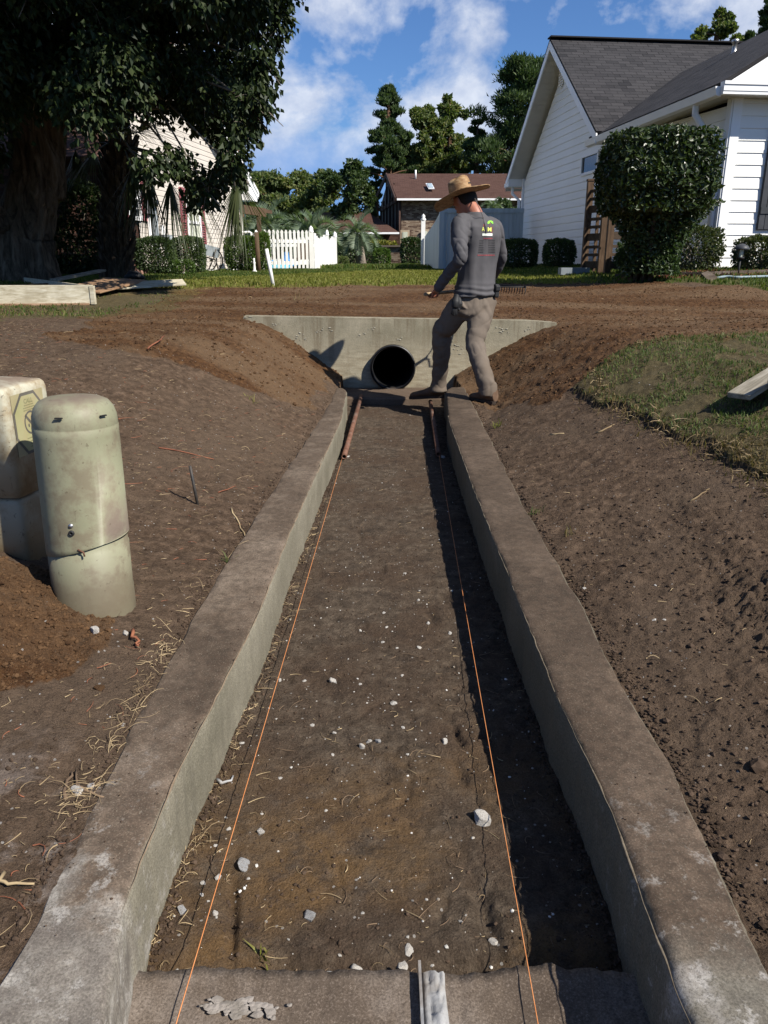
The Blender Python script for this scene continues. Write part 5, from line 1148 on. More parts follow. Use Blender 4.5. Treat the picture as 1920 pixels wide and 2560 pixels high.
# wheelchair
wc = thing('wheelchair', at(540, 670, 21.0), 'folded grey wheelchair parked against the cream wall beyond the dark hedges', 'wheelchair')
zc = gz(wc.location.x, 21)-.01
def wheel(px, r, nm, tilt=.35):
    c = at(px, 640, 21.0); mb = MB(); c.z = zc+r; n = Vector((sin(tilt), -cos(tilt), 0)).normalized(); x, y, _ = basis(n)
    mb.tube([c+(x*cos(t)+y*sin(t))*r for t in np.linspace(0, 2*pi, 29)], .018, 6, False); w = mb.build(nm, M['black'], wc); mb = MB()
    mb.tube([c-n*.03+(x*cos(t)+y*sin(t))*r*.88 for t in np.linspace(0, 2*pi, 25)], .010, 6, False); mb.build('hand_rim', M['white'], w); mb = MB()
    for k in range(10): t = 2*pi*k/10; mb.tube([c, c+(x*cos(t)+y*sin(t))*r], .005, 4)
    mb.lathe(c-n*.03, [(.04, 0), (.04, .06), (.001, .06)], 10, n); mb.build('spokes', M['metal'], w)
wheel(512, .30, 'wheel'); wheel(527, .30, 'wheel')
c = at(528, 628, 20.95); mb = MB(); mb.box(c, (.42, .03, .26), Matrix.Rotation(.35, 4, 'Z')@Matrix.Rotation(.25, 4, 'Y')); mb.build('seat_sling', M['grey'], wc)
mb = MB(); mb.tube([at(505, 640, 21), at(523, 645, 21), at(540, 650, 20.9), at(545, 672, 20.9)], .016, 6); mb.tube([at(540, 622, 20.9), at(533, 648, 20.9), at(522, 674, 20.9)], .016, 6); mb.tube([at(548, 645, 20.8), at(560, 645, 20.8)], .016, 6); mb.build('tube_frame', M['steel'], wc)
# path light
lp = G(1845, 686); lt = thing('path_light', lp, 'black solar path light in the mulch in front of the white siding', 'garden light')
hp = at(1845, 640, lp.y); zt = at(1845, 611, lp.y).z
k_ = (zt-lp.z)
mb = MB(); mb.tube([lp-Z3*.1, (lp.x, lp.y, lp.z+k_*.52)], .016, 8); mb.build('stake', M['black'], lt)
mb = MB(); mb.lathe((lp.x, lp.y, lp.z+k_*.88), [(.105, -.02), (.11, -.01), (.08, .03), (.03, .055), (.001, .06)], 20); mb.build('cap', M['greyshut'], lt)
mb = MB(); mb.lathe((lp.x, lp.y, lp.z+k_*.52), [(.001, -.01), (.05, 0), (.055, .02), (.045, .025)], 16)
for k in range(4): a = k*pi/2+.5; mb.tube([(lp.x+.042*cos(a), lp.y+.042*sin(a), lp.z+k_*.53), (lp.x+.052*cos(a), lp.y+.052*sin(a), lp.z+k_*.88)], .006, 5)
mb.build('lantern_frame', M['black'], lt)
mb = MB(); mb.lathe((lp.x, lp.y, lp.z+k_*.55), [(.034, 0), (.042, k_*.32)], 16); mb.build('lamp_glass', M['curtain'], lt)
# hose, flagstone, bed edging
M['hose'] = surf('grey_hose', (.16, .22, .24), (.24, .30, .31), 6, .5, 20, .1)
pts = [G(a, b) for a, b in ((1790, 701), (1806, 698), (1822, 697), (1835, 699), (1852, 699), (1880, 698), (1910, 697), (1960, 696))]; mb = MB(); mb.tube([p+Z3*.03 for p in pts], .018, 8); setp(mb.build('garden_hose', M['hose'], None, org=pts[0]), 'grey garden hose lying on the grass edge by the mulch bed', 'hose')
a = G(1752, 692); b = G(1790, 706); mb = MB(); mb.prism([a+Z3*.05, G(1768, 690)+Z3*.07, G(1792, 703)+Z3*.06, G(1770, 707)+Z3*.03], (0, 0, -.03)); setp(mb.build('flagstone', M['slab'], None, org=a, fixn=True), 'tilted grey flagstone on the grass left of the hose', 'flagstone')
pts = [G(a, b) for a, b in ((1540, 694), (1620, 693), (1700, 690), (1760, 690), (1840, 687), (1930, 684))]
mb = MB()
for i in range(len(pts)-1):
    for q in range(4): a = pts[i].lerp(pts[i+1], q/4+.01); b = pts[i].lerp(pts[i+1], (q+1)/4-.01); mb.beam(a+Z3*.02, b+Z3*.02, .10, .07)
setp(mb.build('bed_edging', M['slab'], None, org=pts[0]), 'low concrete edging of the mulch bed before the white house', 'edging')
# path spotlight and short white fixtures in front of the dark shrub
for (a, b, lbl) in ((1626, 678, 'small white spotlight at the foot of the dark shrub'), (1660, 682, 'white flower shaped ornament right of the small spotlight')):
    p = G(a, b+6); mb = MB(); mb.tube([p, p+Z3*.12], .012, 6); mb.lathe(p+Vector((-.03, -.03, .13)), [(.001, 0), (.035, .01), (.045, .08), (.001, .075)], 12, (-.5, -.7, .5)); setp(mb.build('garden_spotlight', M['white'], None, org=p), lbl, 'garden light')
# row of scalloped edging stones before the cream house
M['redstone'] = surf('reddish_edging_stone', (.20, .11, .085), (.34, .20, .15), 9, .9, 40, .5, c3=(.14, .10, .09), s3=4)
es = [rock_mesh(50+q, .8, 2) for q in range(3)]
for q in es: q.materials.append(M['redstone'])
for k in range(17):
    px = 262+k*11.8+random.uniform(-2, 2); p = at(px, 690-(k/17)**2*3, 14.6+k*.26); z_ = gz(p.x, p.y); o = bpy.data.objects.new('edging_stone', es[k % 3]); COL.objects.link(o); o.location = (p.x, p.y, z_+.05); rr = random.uniform(.045, .06)*1.3
    o.scale = (rr, rr, rr*1.5); o.rotation_euler = (random.uniform(-.2, .2), 0, random.uniform(0, 6)); setp(o, 'rounded reddish edging stone in the row before the cream house', 'edging stone', 'reddish edging stones of the flower bed')
# ------------------------------------------------------------------ vegetation
def leafmat(name, cols, rough=.45, spec=.4, transl=.2, tcol=None):
    m = bpy.data.materials.new(name); m.use_nodes = True; nt = m.node_tree; nt.nodes.clear()
    rp = NN(nt, 'ShaderNodeNewGeometry').outputs['Random Per Island']; n = len(cols)
    c = ramp(nt, rp, [(i/(n-1), cols[i]) for i in range(n)])
    v = NN(nt, 'ShaderNodeNewGeometry').outputs['Position']; c = mixc(nt, ramp(nt, noise(nt, v, 1.1, 3), [(.4, (0, 0, 0)), (.65, (.5, .5, .5))]), c, cols[0])
    b = NN(nt, 'ShaderNodeBsdfPrincipled', {'Base Color': c, 'Roughness': rough, 'Specular IOR Level': spec})
    t = NN(nt, 'ShaderNodeBsdfTranslucent', {0: mixc(nt, 1.0, c, tcol or (1.6, 1.9, .7), 'MULTIPLY')})
    mx = NN(nt, 'ShaderNodeMixShader', {0: transl, 1: b, 2: t}); o = NN(nt, 'ShaderNodeOutputMaterial', {0: mx}); return m
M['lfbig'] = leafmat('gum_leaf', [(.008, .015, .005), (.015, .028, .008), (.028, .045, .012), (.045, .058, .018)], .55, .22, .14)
M['lffar'] = leafmat('far_broadleaf', [(.055, .082, .028), (.090, .120, .042), (.13, .155, .052), (.18, .17, .060)], .6, .25, .3)
M['lfdark'] = leafmat('magnolia_leaf', [(.024, .044, .015), (.045, .072, .022), (.075, .105, .030)], .45, .35, .2)
M['lfpine'] = leafmat('pine_needles', [(.038, .065, .027), (.068, .105, .040), (.105, .14, .050)], .6, .25, .25)
M['lftop'] = leafmat('glossy_shrub_leaf', [(.014, .026, .008), (.026, .044, .012), (.042, .066, .016), (.066, .092, .022)], .36, .5, .16)
M['lfhedge'] = leafmat('hedge_leaf', [(.040, .070, .012), (.060, .105, .016), (.090, .150, .022)], .4, .4, .25)
M['lfshrub'] = leafmat('mixed_shrub_leaf', [(.022, .036, .012), (.045, .062, .020), (.075, .090, .030), (.10, .095, .035)], .35, .5, .2)
M['lfpalm'] = leafmat('blue_palm_leaf', [(.09, .13, .085), (.14, .18, .115), (.20, .24, .15)], .5, .3, .25)
M['lfsabal'] = leafmat('palm_fan_leaf', [(.030, .042, .018), (.055, .070, .030), (.085, .100, .045)], .5, .35, .2)
M['grassG'] = leafmat('lawn_blades', [(.030, .055, .010), (.055, .090, .016), (.085, .115, .022), (.16, .14, .05)], .6, .2, .3)
M['grassY'] = leafmat('yellow_sod_blades', [(.10, .115, .022), (.16, .165, .035), (.14, .155, .03), (.24, .21, .07)], .6, .2, .3)
M['grassS'] = leafmat('sod_blades', [(.045, .070, .020), (.065, .100, .028), (.095, .125, .038), (.20, .165, .075)], .6, .2, .25)
M['grassD'] = leafmat('dry_sod_blades', [(.075, .050, .022), (.14, .10, .045), (.21, .16, .08), (.075, .085, .030)], .7, .15, .2)
M['mulch'] = leafmat('bark_chips', [(.06, .022, .012), (.14, .055, .030), (.22, .10, .06)], .8, .1, .0)
M['flower'] = leafmat('yellow_flowering_leaf', [(.08, .10, .02), (.20, .19, .03), (.30, .26, .05)], .6, .2, .2)
def bark(name, c1, c2, c3, sc_=1.0):
    m, nt = newmat(name); v = NN(nt, 'ShaderNodeNewGeometry').outputs['Position']; g_ = noise(nt, scalev(nt, v, (1, 1, .22)), 9*sc_, 8, .7, .8)
    c = ramp(nt, g_, [(.36, c1), (.5, c2), (.66, c3)]); pbsdf(nt, base=c, rough=.95, spec=.1, normal=bump(nt, g_, 1.0, .05)); return m
M['bark'] = bark('furrowed_bark', (.035, .026, .018), (.12, .090, .062), (.22, .17, .12))
M['barkpine'] = bark('pine_bark', (.05, .03, .02), (.12, .07, .045), (.19, .12, .08))
M['stem'] = surf('pale_stem', (.12, .10, .075), (.22, .19, .15), 12, .8, 50, .3)
M['boots'] = bark('palm_boots', (.025, .018, .012), (.07, .052, .036), (.14, .11, .08), 1.5)
M['ptrunk'] = bark('pale_palm_trunk', (.14, .11, .085), (.30, .25, .20), (.45, .40, .33), 1.0)

def unit(n, rs):
    v = rs.normal(size=(n, 3)); return v/np.linalg.norm(v, axis=1)[:, None]
def leafcloud(name, m, C, size, D, rs, aspect=.62, fold=.25, parent=None, org=None, nrm=None):
    """C centres, D growth directions, size (n,), folded diamond leaves (two triangles)"""
    n = len(C); D = D/np.linalg.norm(D, axis=1)[:, None]; R = unit(n, rs) if nrm is None else nrm+unit(n, rs)*.6
    X = np.cross(D, R); X /= np.linalg.norm(X, axis=1)[:, None]+1e-9; N = np.cross(X, D); s = size[:, None]
    b = C-D*s*.5; t = C+D*s*.5-N*s*.12; l = C+X*s*aspect*.5+N*s*fold*.5-D*s*.08; r_ = C-X*s*aspect*.5+N*s*fold*.5-D*s*.08
    V = np.stack([b, r_, t, l], 1).reshape(-1, 3); k = (np.arange(n)*4)[:, None]
    F = np.concatenate([k+np.array([0, 1, 2]), k+np.array([0, 2, 3])], 0)
    return link(name, npmesh(name, V, F), m, parent, org)
def blob_points(blobs, per, rs, shell=.5, squash=1.0):
    Cs, Ds = [], []
    for (c, r) in blobs:
        rr = np.array(r if hasattr(r, '__len__') else (r, r, r*squash)); n = max(8, int(per*(rr.mean()/np.mean([np.mean(b[1]) for b in blobs]))**2))
        u = unit(n, rs); rad = (shell+(1-shell)*rs.random(n)**.6)[:, None]*(1+.18*rs.normal(size=(n, 1))); Cs.append(np.array(c)+u*rad*rr); Ds.append(u)
    return np.concatenate(Cs), np.concatenate(Ds)

# the big leafy tree on the left
rs = np.random.default_rng(31)
TY = 12.6; tb = at(75, 690, TY); tb.z = gz(tb.x, TY)
BT = thing('broadleaf_tree', tb, 'big tree with furrowed trunk and drooping dark leafy crown filling the upper left', 'tree')
def trunkmesh(path, radii, m, name, parent, n=40, rough=.12, sd=0, flare=0):
    mb = MB(); P_ = []; rr = []
    for i in range(len(path)-1):
        k = 14
        for q in range(k): t = q/k; P_.append(Vector(path[i]).lerp(Vector(path[i+1]), t)); rr.append(radii[i]*(1-t)+radii[i+1]*t)
    P_.append(Vector(path[-1])); rr.append(radii[-1]); mb.tube(P_, rr, n); V = np.array(mb.v); c = np.repeat(np.array([tuple(p) for p in P_]), n, 0); c = np.concatenate([c]) ; d = V-c; L = np.linalg.norm(d, axis=1)+1e-9; a = np.arctan2(d[:, 1], d[:, 0])
    f = fbm(np.cos(a)*2.2, np.sin(a)*2.2, V[:, 2]*.55, f=2.3, o=4, g=.6, seed=sd); ridge = np.abs(fbm(np.cos(a)*4, np.sin(a)*4, V[:, 2]*.8, f=2.0, o=3, seed=sd+5))
    k = 1+rough*f-rough*.8*ridge
    if flare: k = k+flare*np.exp(-(V[:, 2]-path[0][2])/.35)*(.6+.6*np.cos(a*4+1))
    V = c+d*k[:, None]; mb.v = [tuple(v) for v in V]; return mb.build(name, m, parent)
f1 = at(95, 440, TY); f2 = at(55, 300, TY+.1)
trunkmesh([tb-Z3*.15, (tb.x-.02, TY, 1.6), f1, at(70, 330, TY), at(62, 200, TY), at(70, -60, TY+.2), at(90, -400, TY+.4)], [.47, .40, .36, .27, .24, .22, .16], M['bark'], 'trunk', BT, 56, .16, 1, .35)
trunkmesh([f1+Vector((.05, .1, -.3)), at(128, 350, TY+.2), at(138, 230, TY+.3), at(190, 0, TY+.6), at(300, -400, TY)], [.24, .20, .17, .14, .09], M['bark'], 'limb', BT, 36, .14, 4)
trunkmesh([f1+Vector((-.1, -.05, -.5)), at(5, 560, TY-.3), at(-80, 450, TY-.4), at(-200, 200, TY)], [.22, .17, .13, .1], M['bark'], 'limb', BT, 30, .14, 6)
POLYC = [(-350, -60), (-350, 480), (-60, 400), (10, 240), (150, 240), (240, 310), (330, 290), (420, 340), (520, 370), (550, 370), (580, 320), (600, 260), (635, 230), (645, 170), (665, 110), (680, 40), (690, -60)]
blobs = []
while len(blobs) < 175:
    px = rs.uniform(-350, 715); py = rs.uniform(-60, 560)
    if not bool(inpoly(np.array([px]), np.array([py]), POLYC)[0]): continue
    Yb = rs.uniform(8.8, 13.8); c = at(px, py, Yb)
    if px > 300 and py > 280 and px < 560 and rs.random() < .9: continue
    if py > 400 and px < 270 and rs.random() < .6: continue
    blobs.append((tuple(c), rs.uniform(.26, .46)))
edge = [(690, 15), (700, 60), (672, 110), (660, 150), (655, 205), (640, 250), (648, 282), (622, 325), (590, 370), (575, 415), (548, 455), (500, 470), (470, 430), (430, 400), (380, 420), (365, 430), (590, 440), (520, 480), (505, 500), (690, -20), (630, 180), (620, 260), (600, 300)]
blobs += [(tuple(at(a, b, rs.uniform(9.2, 11))), .22) for a, b in edge]
C, D = blob_points(blobs, 390, rs, .25, .9); D = D*.5+np.array([.1, 0, -.8])+unit(len(C), rs)*.5
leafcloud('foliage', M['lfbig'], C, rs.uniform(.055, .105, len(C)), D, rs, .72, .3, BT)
up = []  # out-of-view crown, widened toward the sun and thickened to shade what lies below
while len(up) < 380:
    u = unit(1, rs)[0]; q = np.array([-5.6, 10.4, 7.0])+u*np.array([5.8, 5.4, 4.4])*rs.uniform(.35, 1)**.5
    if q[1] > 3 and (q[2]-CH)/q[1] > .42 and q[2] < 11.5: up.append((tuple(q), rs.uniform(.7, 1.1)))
C, D = blob_points(up, 300, rs, .3, .8); leafcloud('unseen_upper_foliage', M['lfbig'], C, rs.uniform(.13, .2, len(C)), D+np.array([0, 0, -.6]), rs, .75, .3, BT)
mb = MB()
for (c, r_) in blobs[::2]:
    c = Vector(c); s_ = Vector(at(100, rs.uniform(-200, 250), TY)).lerp(c, .45); mid = (s_+c)/2+Vector((0, 0, rs.uniform(.05, .3)))
    mb.tube([s_, mid, c, c+Vector((rs.uniform(-.2, .3), rs.uniform(-.2, .2), -.25))], [.022, .015, .009, .004], 5, False)
    for q in range(4): e = c+Vector(unit(1, rs)[0])*r_; mb.tube([c, c.lerp(e, .5)+Vector((0, 0, .04)), e], [.006, .004, .002], 4, False)
mb.build('branches', M['stem'], BT)

# palms
def fan(hub, d, L, m, parent, n=46, spread=2.4, droop=.8, name='frond', w=.02, rs=rs, pet=None):
    hub = Vector(hub); x, y, d = basis(d); up_ = Z3-d*Z3.dot(d); up_ = up_.normalized() if up_.length > .05 else y; side = d.cross(up_); V = []; F = []
    for k in range(n):
        a = (k/(n-1)-.5)*spread*2; dr = d*cos(a)+side*sin(a)+up_*rs.normal()*.06; l = L*(.75+.25*cos(a*.7))*rs.uniform(.85, 1.08); p = hub.copy(); q = p.copy(); ws = (1, 1.25, .8, .45, .05); pts = []
        v_ = dr.normalized()
        for i in range(5):
            pts.append((q.copy(), ws[i]*w)); v_ = (v_+Vector((0, 0, -droop*.22*(i*.55+.15)))).normalized(); q = q+v_*l/4
        nb = (v_.cross(Z3)); nb = nb.normalized() if nb.length > .1 else side
        b = len(V)
        for (pp, ww) in pts: V += [pp+nb*ww, pp-nb*ww]
        F += [(b+2*i, b+2*i+1, b+2*i+3, b+2*i+2) for i in range(4)]
    mb = MB(); mb.add(V, F); 
    if pet is not None: mb.tube([pet, (Vector(pet)+hub)/2+Z3*.06, hub], [.018, .013, .009], 5, False)
    return mb.build(name, m, parent)
pb_ = at(292, 692, 13.9); pb_.z = gz(pb_.x, 13.9); ptop = at(300, 360, 13.9)
PT = thing('sabal_palm', pb_, 'shaded palm with a rough booted trunk and drooping fans in front of the cream house', 'palm tree')
trunkmesh([pb_-Z3*.1, at(285, 560, 13.9), ptop], [.30, .235, .24], M['boots'], 'trunk', PT, 30, .12, 8, .15)
mb = MB()
for k in range(150):
    t = k/150; a = k*2.4; c = pb_.lerp(ptop, t); R = .24; o_ = Vector((cos(a), sin(a), 0)); c = c+o_*R*.85; tip = c+o_*.10+Z3*.22+Vector((-sin(a), cos(a), 0))*.05*(-1)**k
    s_ = Vector((-sin(a), cos(a), 0))*.055; mb.add([c-s_, c+s_, tip+s_*.4, tip-s_*.4, c-s_+o_*.04, c+s_+o_*.04, tip+s_*.4+o_*.03, tip-s_*.4+o_*.03], [(0, 1, 2, 3), (7, 6, 5, 4), (0, 4, 5, 1), (1, 5, 6, 2), (2, 6, 7, 3), (3, 7, 4, 0)])
mb.build('leaf_bases', M['boots'], PT)
hp_ = ptop
for (a, b, Y, d, L, dp, sp) in ((425, 455, 12.4, (.25, -.2, -1), 1.25, .5, .62), (470, 440, 12.6, (.3, -.1, -.9), 1.2, .7, .7), (596, 452, 12.6, (.1, -.1, -1), 1.35, .35, .78), (588, 470, 12.9, (-.15, -.1, -1), 1.1, .4, .6), (370, 430, 12.7, (.0, -.3, -1), 1.1, .3, .35), (330, 420, 13.1, (-.1, -.4, -1), 1.0, .4, .5),
        (188, 375, 13.2, (.05, -.3, -1), .62, .3, .45), (235, 380, 13.2, (-.3, -.5, -.5), .8, .6, .9), (300, 330, 13.2, (.1, -.6, .1), .9, 1.1, 1.2), (350, 330, 13.5, (.7, -.2, .3), 1.0, 1.0, 1.2), (250, 330, 13.6, (-.7, -.2, .3), 1.0, 1.0, 1.2), (310, 330, 14.5, (.1, .8, .2), 1.0, 1.0, 1.2)):
    fan(at(a, b, Y), d, L, M['lfsabal'], PT, 34, sp, dp, 'fan_frond', .010, rs, ptop)
def pindo(px, py_c, rpx, Y, label, trunkpx=None, n=34, m=None, sd=1):
    rs2 = np.random.default_rng(sd); c = at(px, py_c, Y); Rr = rpx/1900*Y; zb2 = gz(c.x, Y); t = thing('pindo_palm', (c.x, Y, zb2), label, 'palm tree')
    mb = MB(); mb.tube([(c.x-.02 if not trunkpx else at(trunkpx, 640, Y).x, Y, zb2-.1), (c.x, Y, c.z-.05)], [.22, .17], 14); mb.build('trunk', M['ptrunk'], t)
    for k in range(n):
        az = k*2.399; el = radians(78-115*(k/n)**.9); d = Vector((cos(az)*cos(el), sin(az)*cos(el), sin(el))); L = Rr*rs2.uniform(1.0, 1.25); p = Vector((c.x, Y, c.z)); V = []; F = []; v_ = d.copy(); N_ = 18; spine = []
        for i in range(N_): spine.append((p.copy(), v_.copy())); v_ = (v_+Vector((0, 0, -.085-.03*i/N_*2))).normalized(); p = p+v_*L/N_
        for i, (p_, v_) in enumerate(spine[2:]):
            s_ = v_.cross(Z3); s_ = s_.normalized() if s_.length > .05 else Vector((1, 0, 0)); u_ = s_.cross(v_); ll = L*.36*sin(pi*(i+2)/(N_+1))**.5
            for sg in (-1, 1):
                for q in range(2):
                    o_ = p_+v_*L/N_*.5*q; e = o_+(s_*sg*.7+v_*.6+u_*.45+Vector(unit(1, rs2)[0])*.12).normalized()*ll; b = len(V); wv = v_*L*.02; V += [o_-wv, o_+wv, e]; F.append((b, b+1, b+2))
        mb = MB(); mb.add(V, F); mb.tube([s[0] for s in spine], [.012]*N_, 3, False); mb.build('frond', m or M['lfpalm'], t)
    return t
pindo(782, 585, 68, 31, 'full blue green palm crown rising behind the right part of the picket fence', sd=3)
pindo(893, 585, 52, 33, 'smaller blue green palm with a pale leaning trunk before the brick wall', trunkpx=906, n=26, sd=4)
pindo(672, 565, 62, 36, 'pale palm seen between the pergola and the full blue green palm', n=26, sd=5)
pindo(1232, 520, 26, 34, 'small palm top peeping over the blue grey panel fence', n=20, sd=6)

# distant trees
def far_tree(name, px, pt, pb, wpx, Y, kind, label, group=None, sd=0, lean=0, parts=None):
    rs2 = np.random.default_rng(sd+100); top = at(px, pt, Y); bot = at(px, pb, Y); zg_ = gz(top.x, Y); Wd = wpx/1900*Y/2; H = top.z-bot.z; t = thing(name, (top.x, Y, zg_), label, 'tree', group); bl = []
    n = int((parts or int(16+H*Wd*1.5))*1.5); n = min(n, 150)
    for k in range(n):
        h = rs2.random(); 
        if kind == 'pine': wv = Wd*(1.0-.75*h**1.6)*(.75+.35*sin(h*17+sd)); r = rs2.uniform(.55, 1.05)*Wd*.21
        else: wv = Wd*sqrt(max(.03, 1-(abs(h-.42)/.62)**2)); r = rs2.uniform(.7, 1.2)*Wd*.26
        a = rs2.random()*6.28; q = rs2.random()**.5*.95; x = top.x+cos(a)*wv*q+lean*(1-h); y = Y+sin(a)*wv*q; z = bot.z+(H-r*.6)*h
        bl.append(((x, y, z), (r, r, r*(.5 if kind == 'pine' else .8))))
    per = {'pine': 210, 'broad': 260, 'dark': 260}[kind]; C, D = blob_points(bl, per, rs2, .2)
    if kind == 'pine': D = D*.6+np.array([0, 0, .7])+unit(len(C), rs2)*.5; sz = rs2.uniform(.20, .40, len(C))*Y/60; asp = .26
    else: D = D+unit(len(C), rs2)*.8; sz = rs2.uniform(.18, .34, len(C))*Y/60; asp = .75
    leafcloud('crown', M[{'pine': 'lfpine', 'broad': 'lffar', 'dark': 'lfdark'}[kind]], C, sz, D, rs2, asp, .3, t)
    mb = MB(); mb.tube([(top.x+lean, Y, zg_-.2), (top.x+lean*.6, Y, (zg_+bot.z)/2), (top.x+lean*.3, Y, bot.z+H*.5), (top.x, Y, top.z-H*.08)], [.30*Y/60, .25*Y/60, .18*Y/60, .05], 8)
    for (c, r_) in bl[::2]: mb.tube([(top.x+lean*.3, Y, max(zg_+1, c[2]-H*.07)), ((top.x+c[0])/2, (Y+c[1])/2, c[2]-.15), c], [.07*Y/60, .05*Y/60, .02], 4, False)
    mb.build('trunk', M['barkpine'], t); return t
far_tree('pine_tree', 972, 208, 440, 150, 66, 'pine', 'airy pine standing tallest left of the broadleaf pair above the brown roof', sd=1, parts=60)
far_tree('broadleaf_tree', 1060, 262, 450, 110, 68, 'broad', 'left of two leafy trees between the pines above the brown roof', sd=2)
far_tree('broadleaf_tree', 1128, 240, 450, 105, 69, 'broad', 'right of two leafy trees between the pines above the brown roof', sd=3)
far_tree('pine_tree', 1310, 132, 450, 300, 62, 'pine', 'massive dark pine rising behind the gable of the white house', sd=4, parts=95)
far_tree('pine_tree', 1195, 300, 450, 110, 64, 'pine', 'dense lower pine left of the massive one behind the white house', sd=5)
far_tree('broadleaf_tree', 1030, 380, 460, 120, 70, 'dark', 'dark low tree filling the gap above the brown roof', sd=6)
far_tree('broadleaf_tree', 1800, 22, 160, 95, 46, 'broad', 'round leafy tree top above the ridge of the white house', sd=7)
far_tree('pine_tree', 1736, 84, 160, 40, 50, 'pine', 'small pine tip left of the round leafy tree top above the ridge', sd=8, parts=16)
far_tree('pine_tree', 1935, -10, 120, 110, 48, 'pine', 'pine top at the upper right corner above the wing roof', sd=9, parts=30)
far_tree('pine_tree', 1872, 78, 150, 60, 52, 'pine', 'low pine top just above the wing roof', sd=10, parts=16)
far_tree('broadleaf_tree', 870, 400, 640, 150, 52, 'dark', 'dark magnolia left of the brown brick house', sd=11)
far_tree('broadleaf_tree', 812, 425, 650, 130, 56, 'broad', 'rounded green tree left of the dark magnolia', sd=12)
far_tree('pine_tree', 940, 432, 560, 60, 72, 'pine', 'pale distant tree in the gap between the magnolia and the brown roof', sd=13)
far_tree('broadleaf_tree', 745, 425, 650, 150, 60, 'broad', 'broad green tree behind the full blue green palm', sd=14)
far_tree('broadleaf_tree', 672, 428, 650, 150, 58, 'broad', 'green tree behind the pergola', sd=15)
far_tree('pine_tree', 640, 425, 540, 130, 74, 'pine', 'bright pine tops just right of the cream house gable', sd=16)
far_tree('broadleaf_tree', 590, 430, 650, 150, 64, 'broad', 'green tree half hidden by the cream house corner', sd=17)
far_tree('broadleaf_tree', 1260, 500, 640, 110, 44, 'dark', 'dark bushy tree above the blue grey panel fence', sd=18, parts=30)
far_tree('pine_tree', 590, 320, 480, 60, 62, 'pine', 'narrow pine glimpsed between the big crown and the cream house roof', sd=19, parts=18)

# hedges and shrubs
def boxhedge(name, x0, x1, y0, y1, Y, dep, m, label, lsz, n, cat='hedge', sd=0, core=True, flowers=0):
    rs2 = np.random.default_rng(sd+300); a = at(x0, y1, Y); b = at(x1, y0, Y); zb2 = gz((a.x+b.x)/2, Y); c = Vector(((a.x+b.x)/2, Y+dep/2, (zb2+b.z)/2)); h = Vector(((b.x-a.x)/2, dep/2, (b.z-zb2)/2))
    t = thing(name, (c.x, c.y, zb2), label, cat); u = unit(n, rs2); k = np.max(np.abs(u), axis=1)[:, None]; u = u*(.55/k+.45)*.97
    rad = (.62+.38*rs2.random(n)**.4)[:, None]; wob = 1+.07*fbm(u[:, 0]*3+sd, u[:, 1]*3, u[:, 2]*3, f=1.3, o=3, seed=sd)[:, None]
    C = np.array(c)+u*rad*wob*np.array(h); C[:, 2] = np.maximum(C[:, 2], zb2+.04); leafcloud('foliage', m, C, rs2.uniform(.7, 1.3, n)*lsz, u+unit(n, rs2)*.9, rs2, .6, .3, t)
    mb = MB()
    for q in range(14):
        e = np.array(c)+unit(1, rs2)[0]*np.array(h)*.8; mb.tube([(c.x+rs2.uniform(-.3, .3)*h.x, c.y+rs2.uniform(-.3, .3)*h.y, zb2-.03), tuple((np.array(c)+e)/2-np.array([0, 0, h.z*.3])), tuple(e)], [.016, .011, .005], 5, False)
    mb.build('stems', M['stem'], t)
    if flowers:
        P_ = np.array(c)+unit(flowers, rs2)*np.array(h)*1.0; P_[:, 2] = zb2+.05+rs2.random(flowers)**2*h.z*.7; leafcloud('blossoms', M['white'], P_, rs2.uniform(.03, .07, flowers), unit(flowers, rs2), rs2, .9, .2, t)
    return t
boxhedge('clipped_hedge', 327, 422, 588, 680, 16.8, .8, M['lfdark'], 'dark clipped hedge below the electric meter', .05, 7000, sd=1)
boxhedge('clipped_hedge', 424, 500, 587, 676, 18.0, .8, M['lfdark'], 'dark clipped hedge in front of the lit maroon shutter', .05, 7000, sd=2)
boxhedge('clipped_hedge', 556, 640, 585, 675, 20.8, .9, M['lfhedge'], 'bright green square hedge left of the round brown post', .055, 8000, sd=3, flowers=60)
boxhedge('clipped_hedge', 642, 667, 576, 672, 22.0, .9, M['lfhedge'], 'narrow bright green hedge between the brown post and the picket fence', .055, 3500, sd=4, flowers=14)
boxhedge('leafy_shrub', 425, 480, 648, 690, 16.2, .4, M['lfhedge'], 'low bright green shrub before the dark hedges', .05, 700, 'shrub', sd=5)
boxhedge('leafy_shrub', 1258, 1356, 593, 672, 20.5, 1.0, M['lfdark'], 'dark round shrub against the white wall right of the worker', .06, 5500, 'shrub', sd=6)
boxhedge('leafy_shrub', 1366, 1452, 594, 674, 18.5, 1.0, M['lfdark'], 'dark loose shrub between the round shrub and the slatted screen', .06, 4000, 'shrub', sd=7)
boxhedge('leafy_shrub', 1690, 1838, 560, 690, 11.9, .9, M['lfshrub'], 'twiggy sunlit shrub between the clipped shrub and the path light', .05, 4200, 'shrub', sd=8)
boxhedge('leafy_shrub', 1872, 1990, 585, 690, 11.8, .9, M['lfshrub'], 'leafy shrub cut by the right edge under the dark shutter', .05, 4500, 'shrub', sd=9)
boxhedge('leafy_shrub', 1560, 1700, 600, 695, 12.2, .9, M['lfdark'], 'very dark low shrub under the big clipped shrub', .055, 5200, 'shrub', sd=10)
boxhedge('leafy_shrub', 1655, 1702, 632, 692, 11.5, .35, M['lfhedge'], 'small light green plant at the foot of the dark low shrub', .06, 260, 'shrub', sd=11)
boxhedge('leafy_shrub', 1000, 1062, 590, 640, 37.6, 1.0, M['lfdark'], 'dark shrub on the retaining wall below the brick house window', .12, 2500, 'shrub', sd=12)
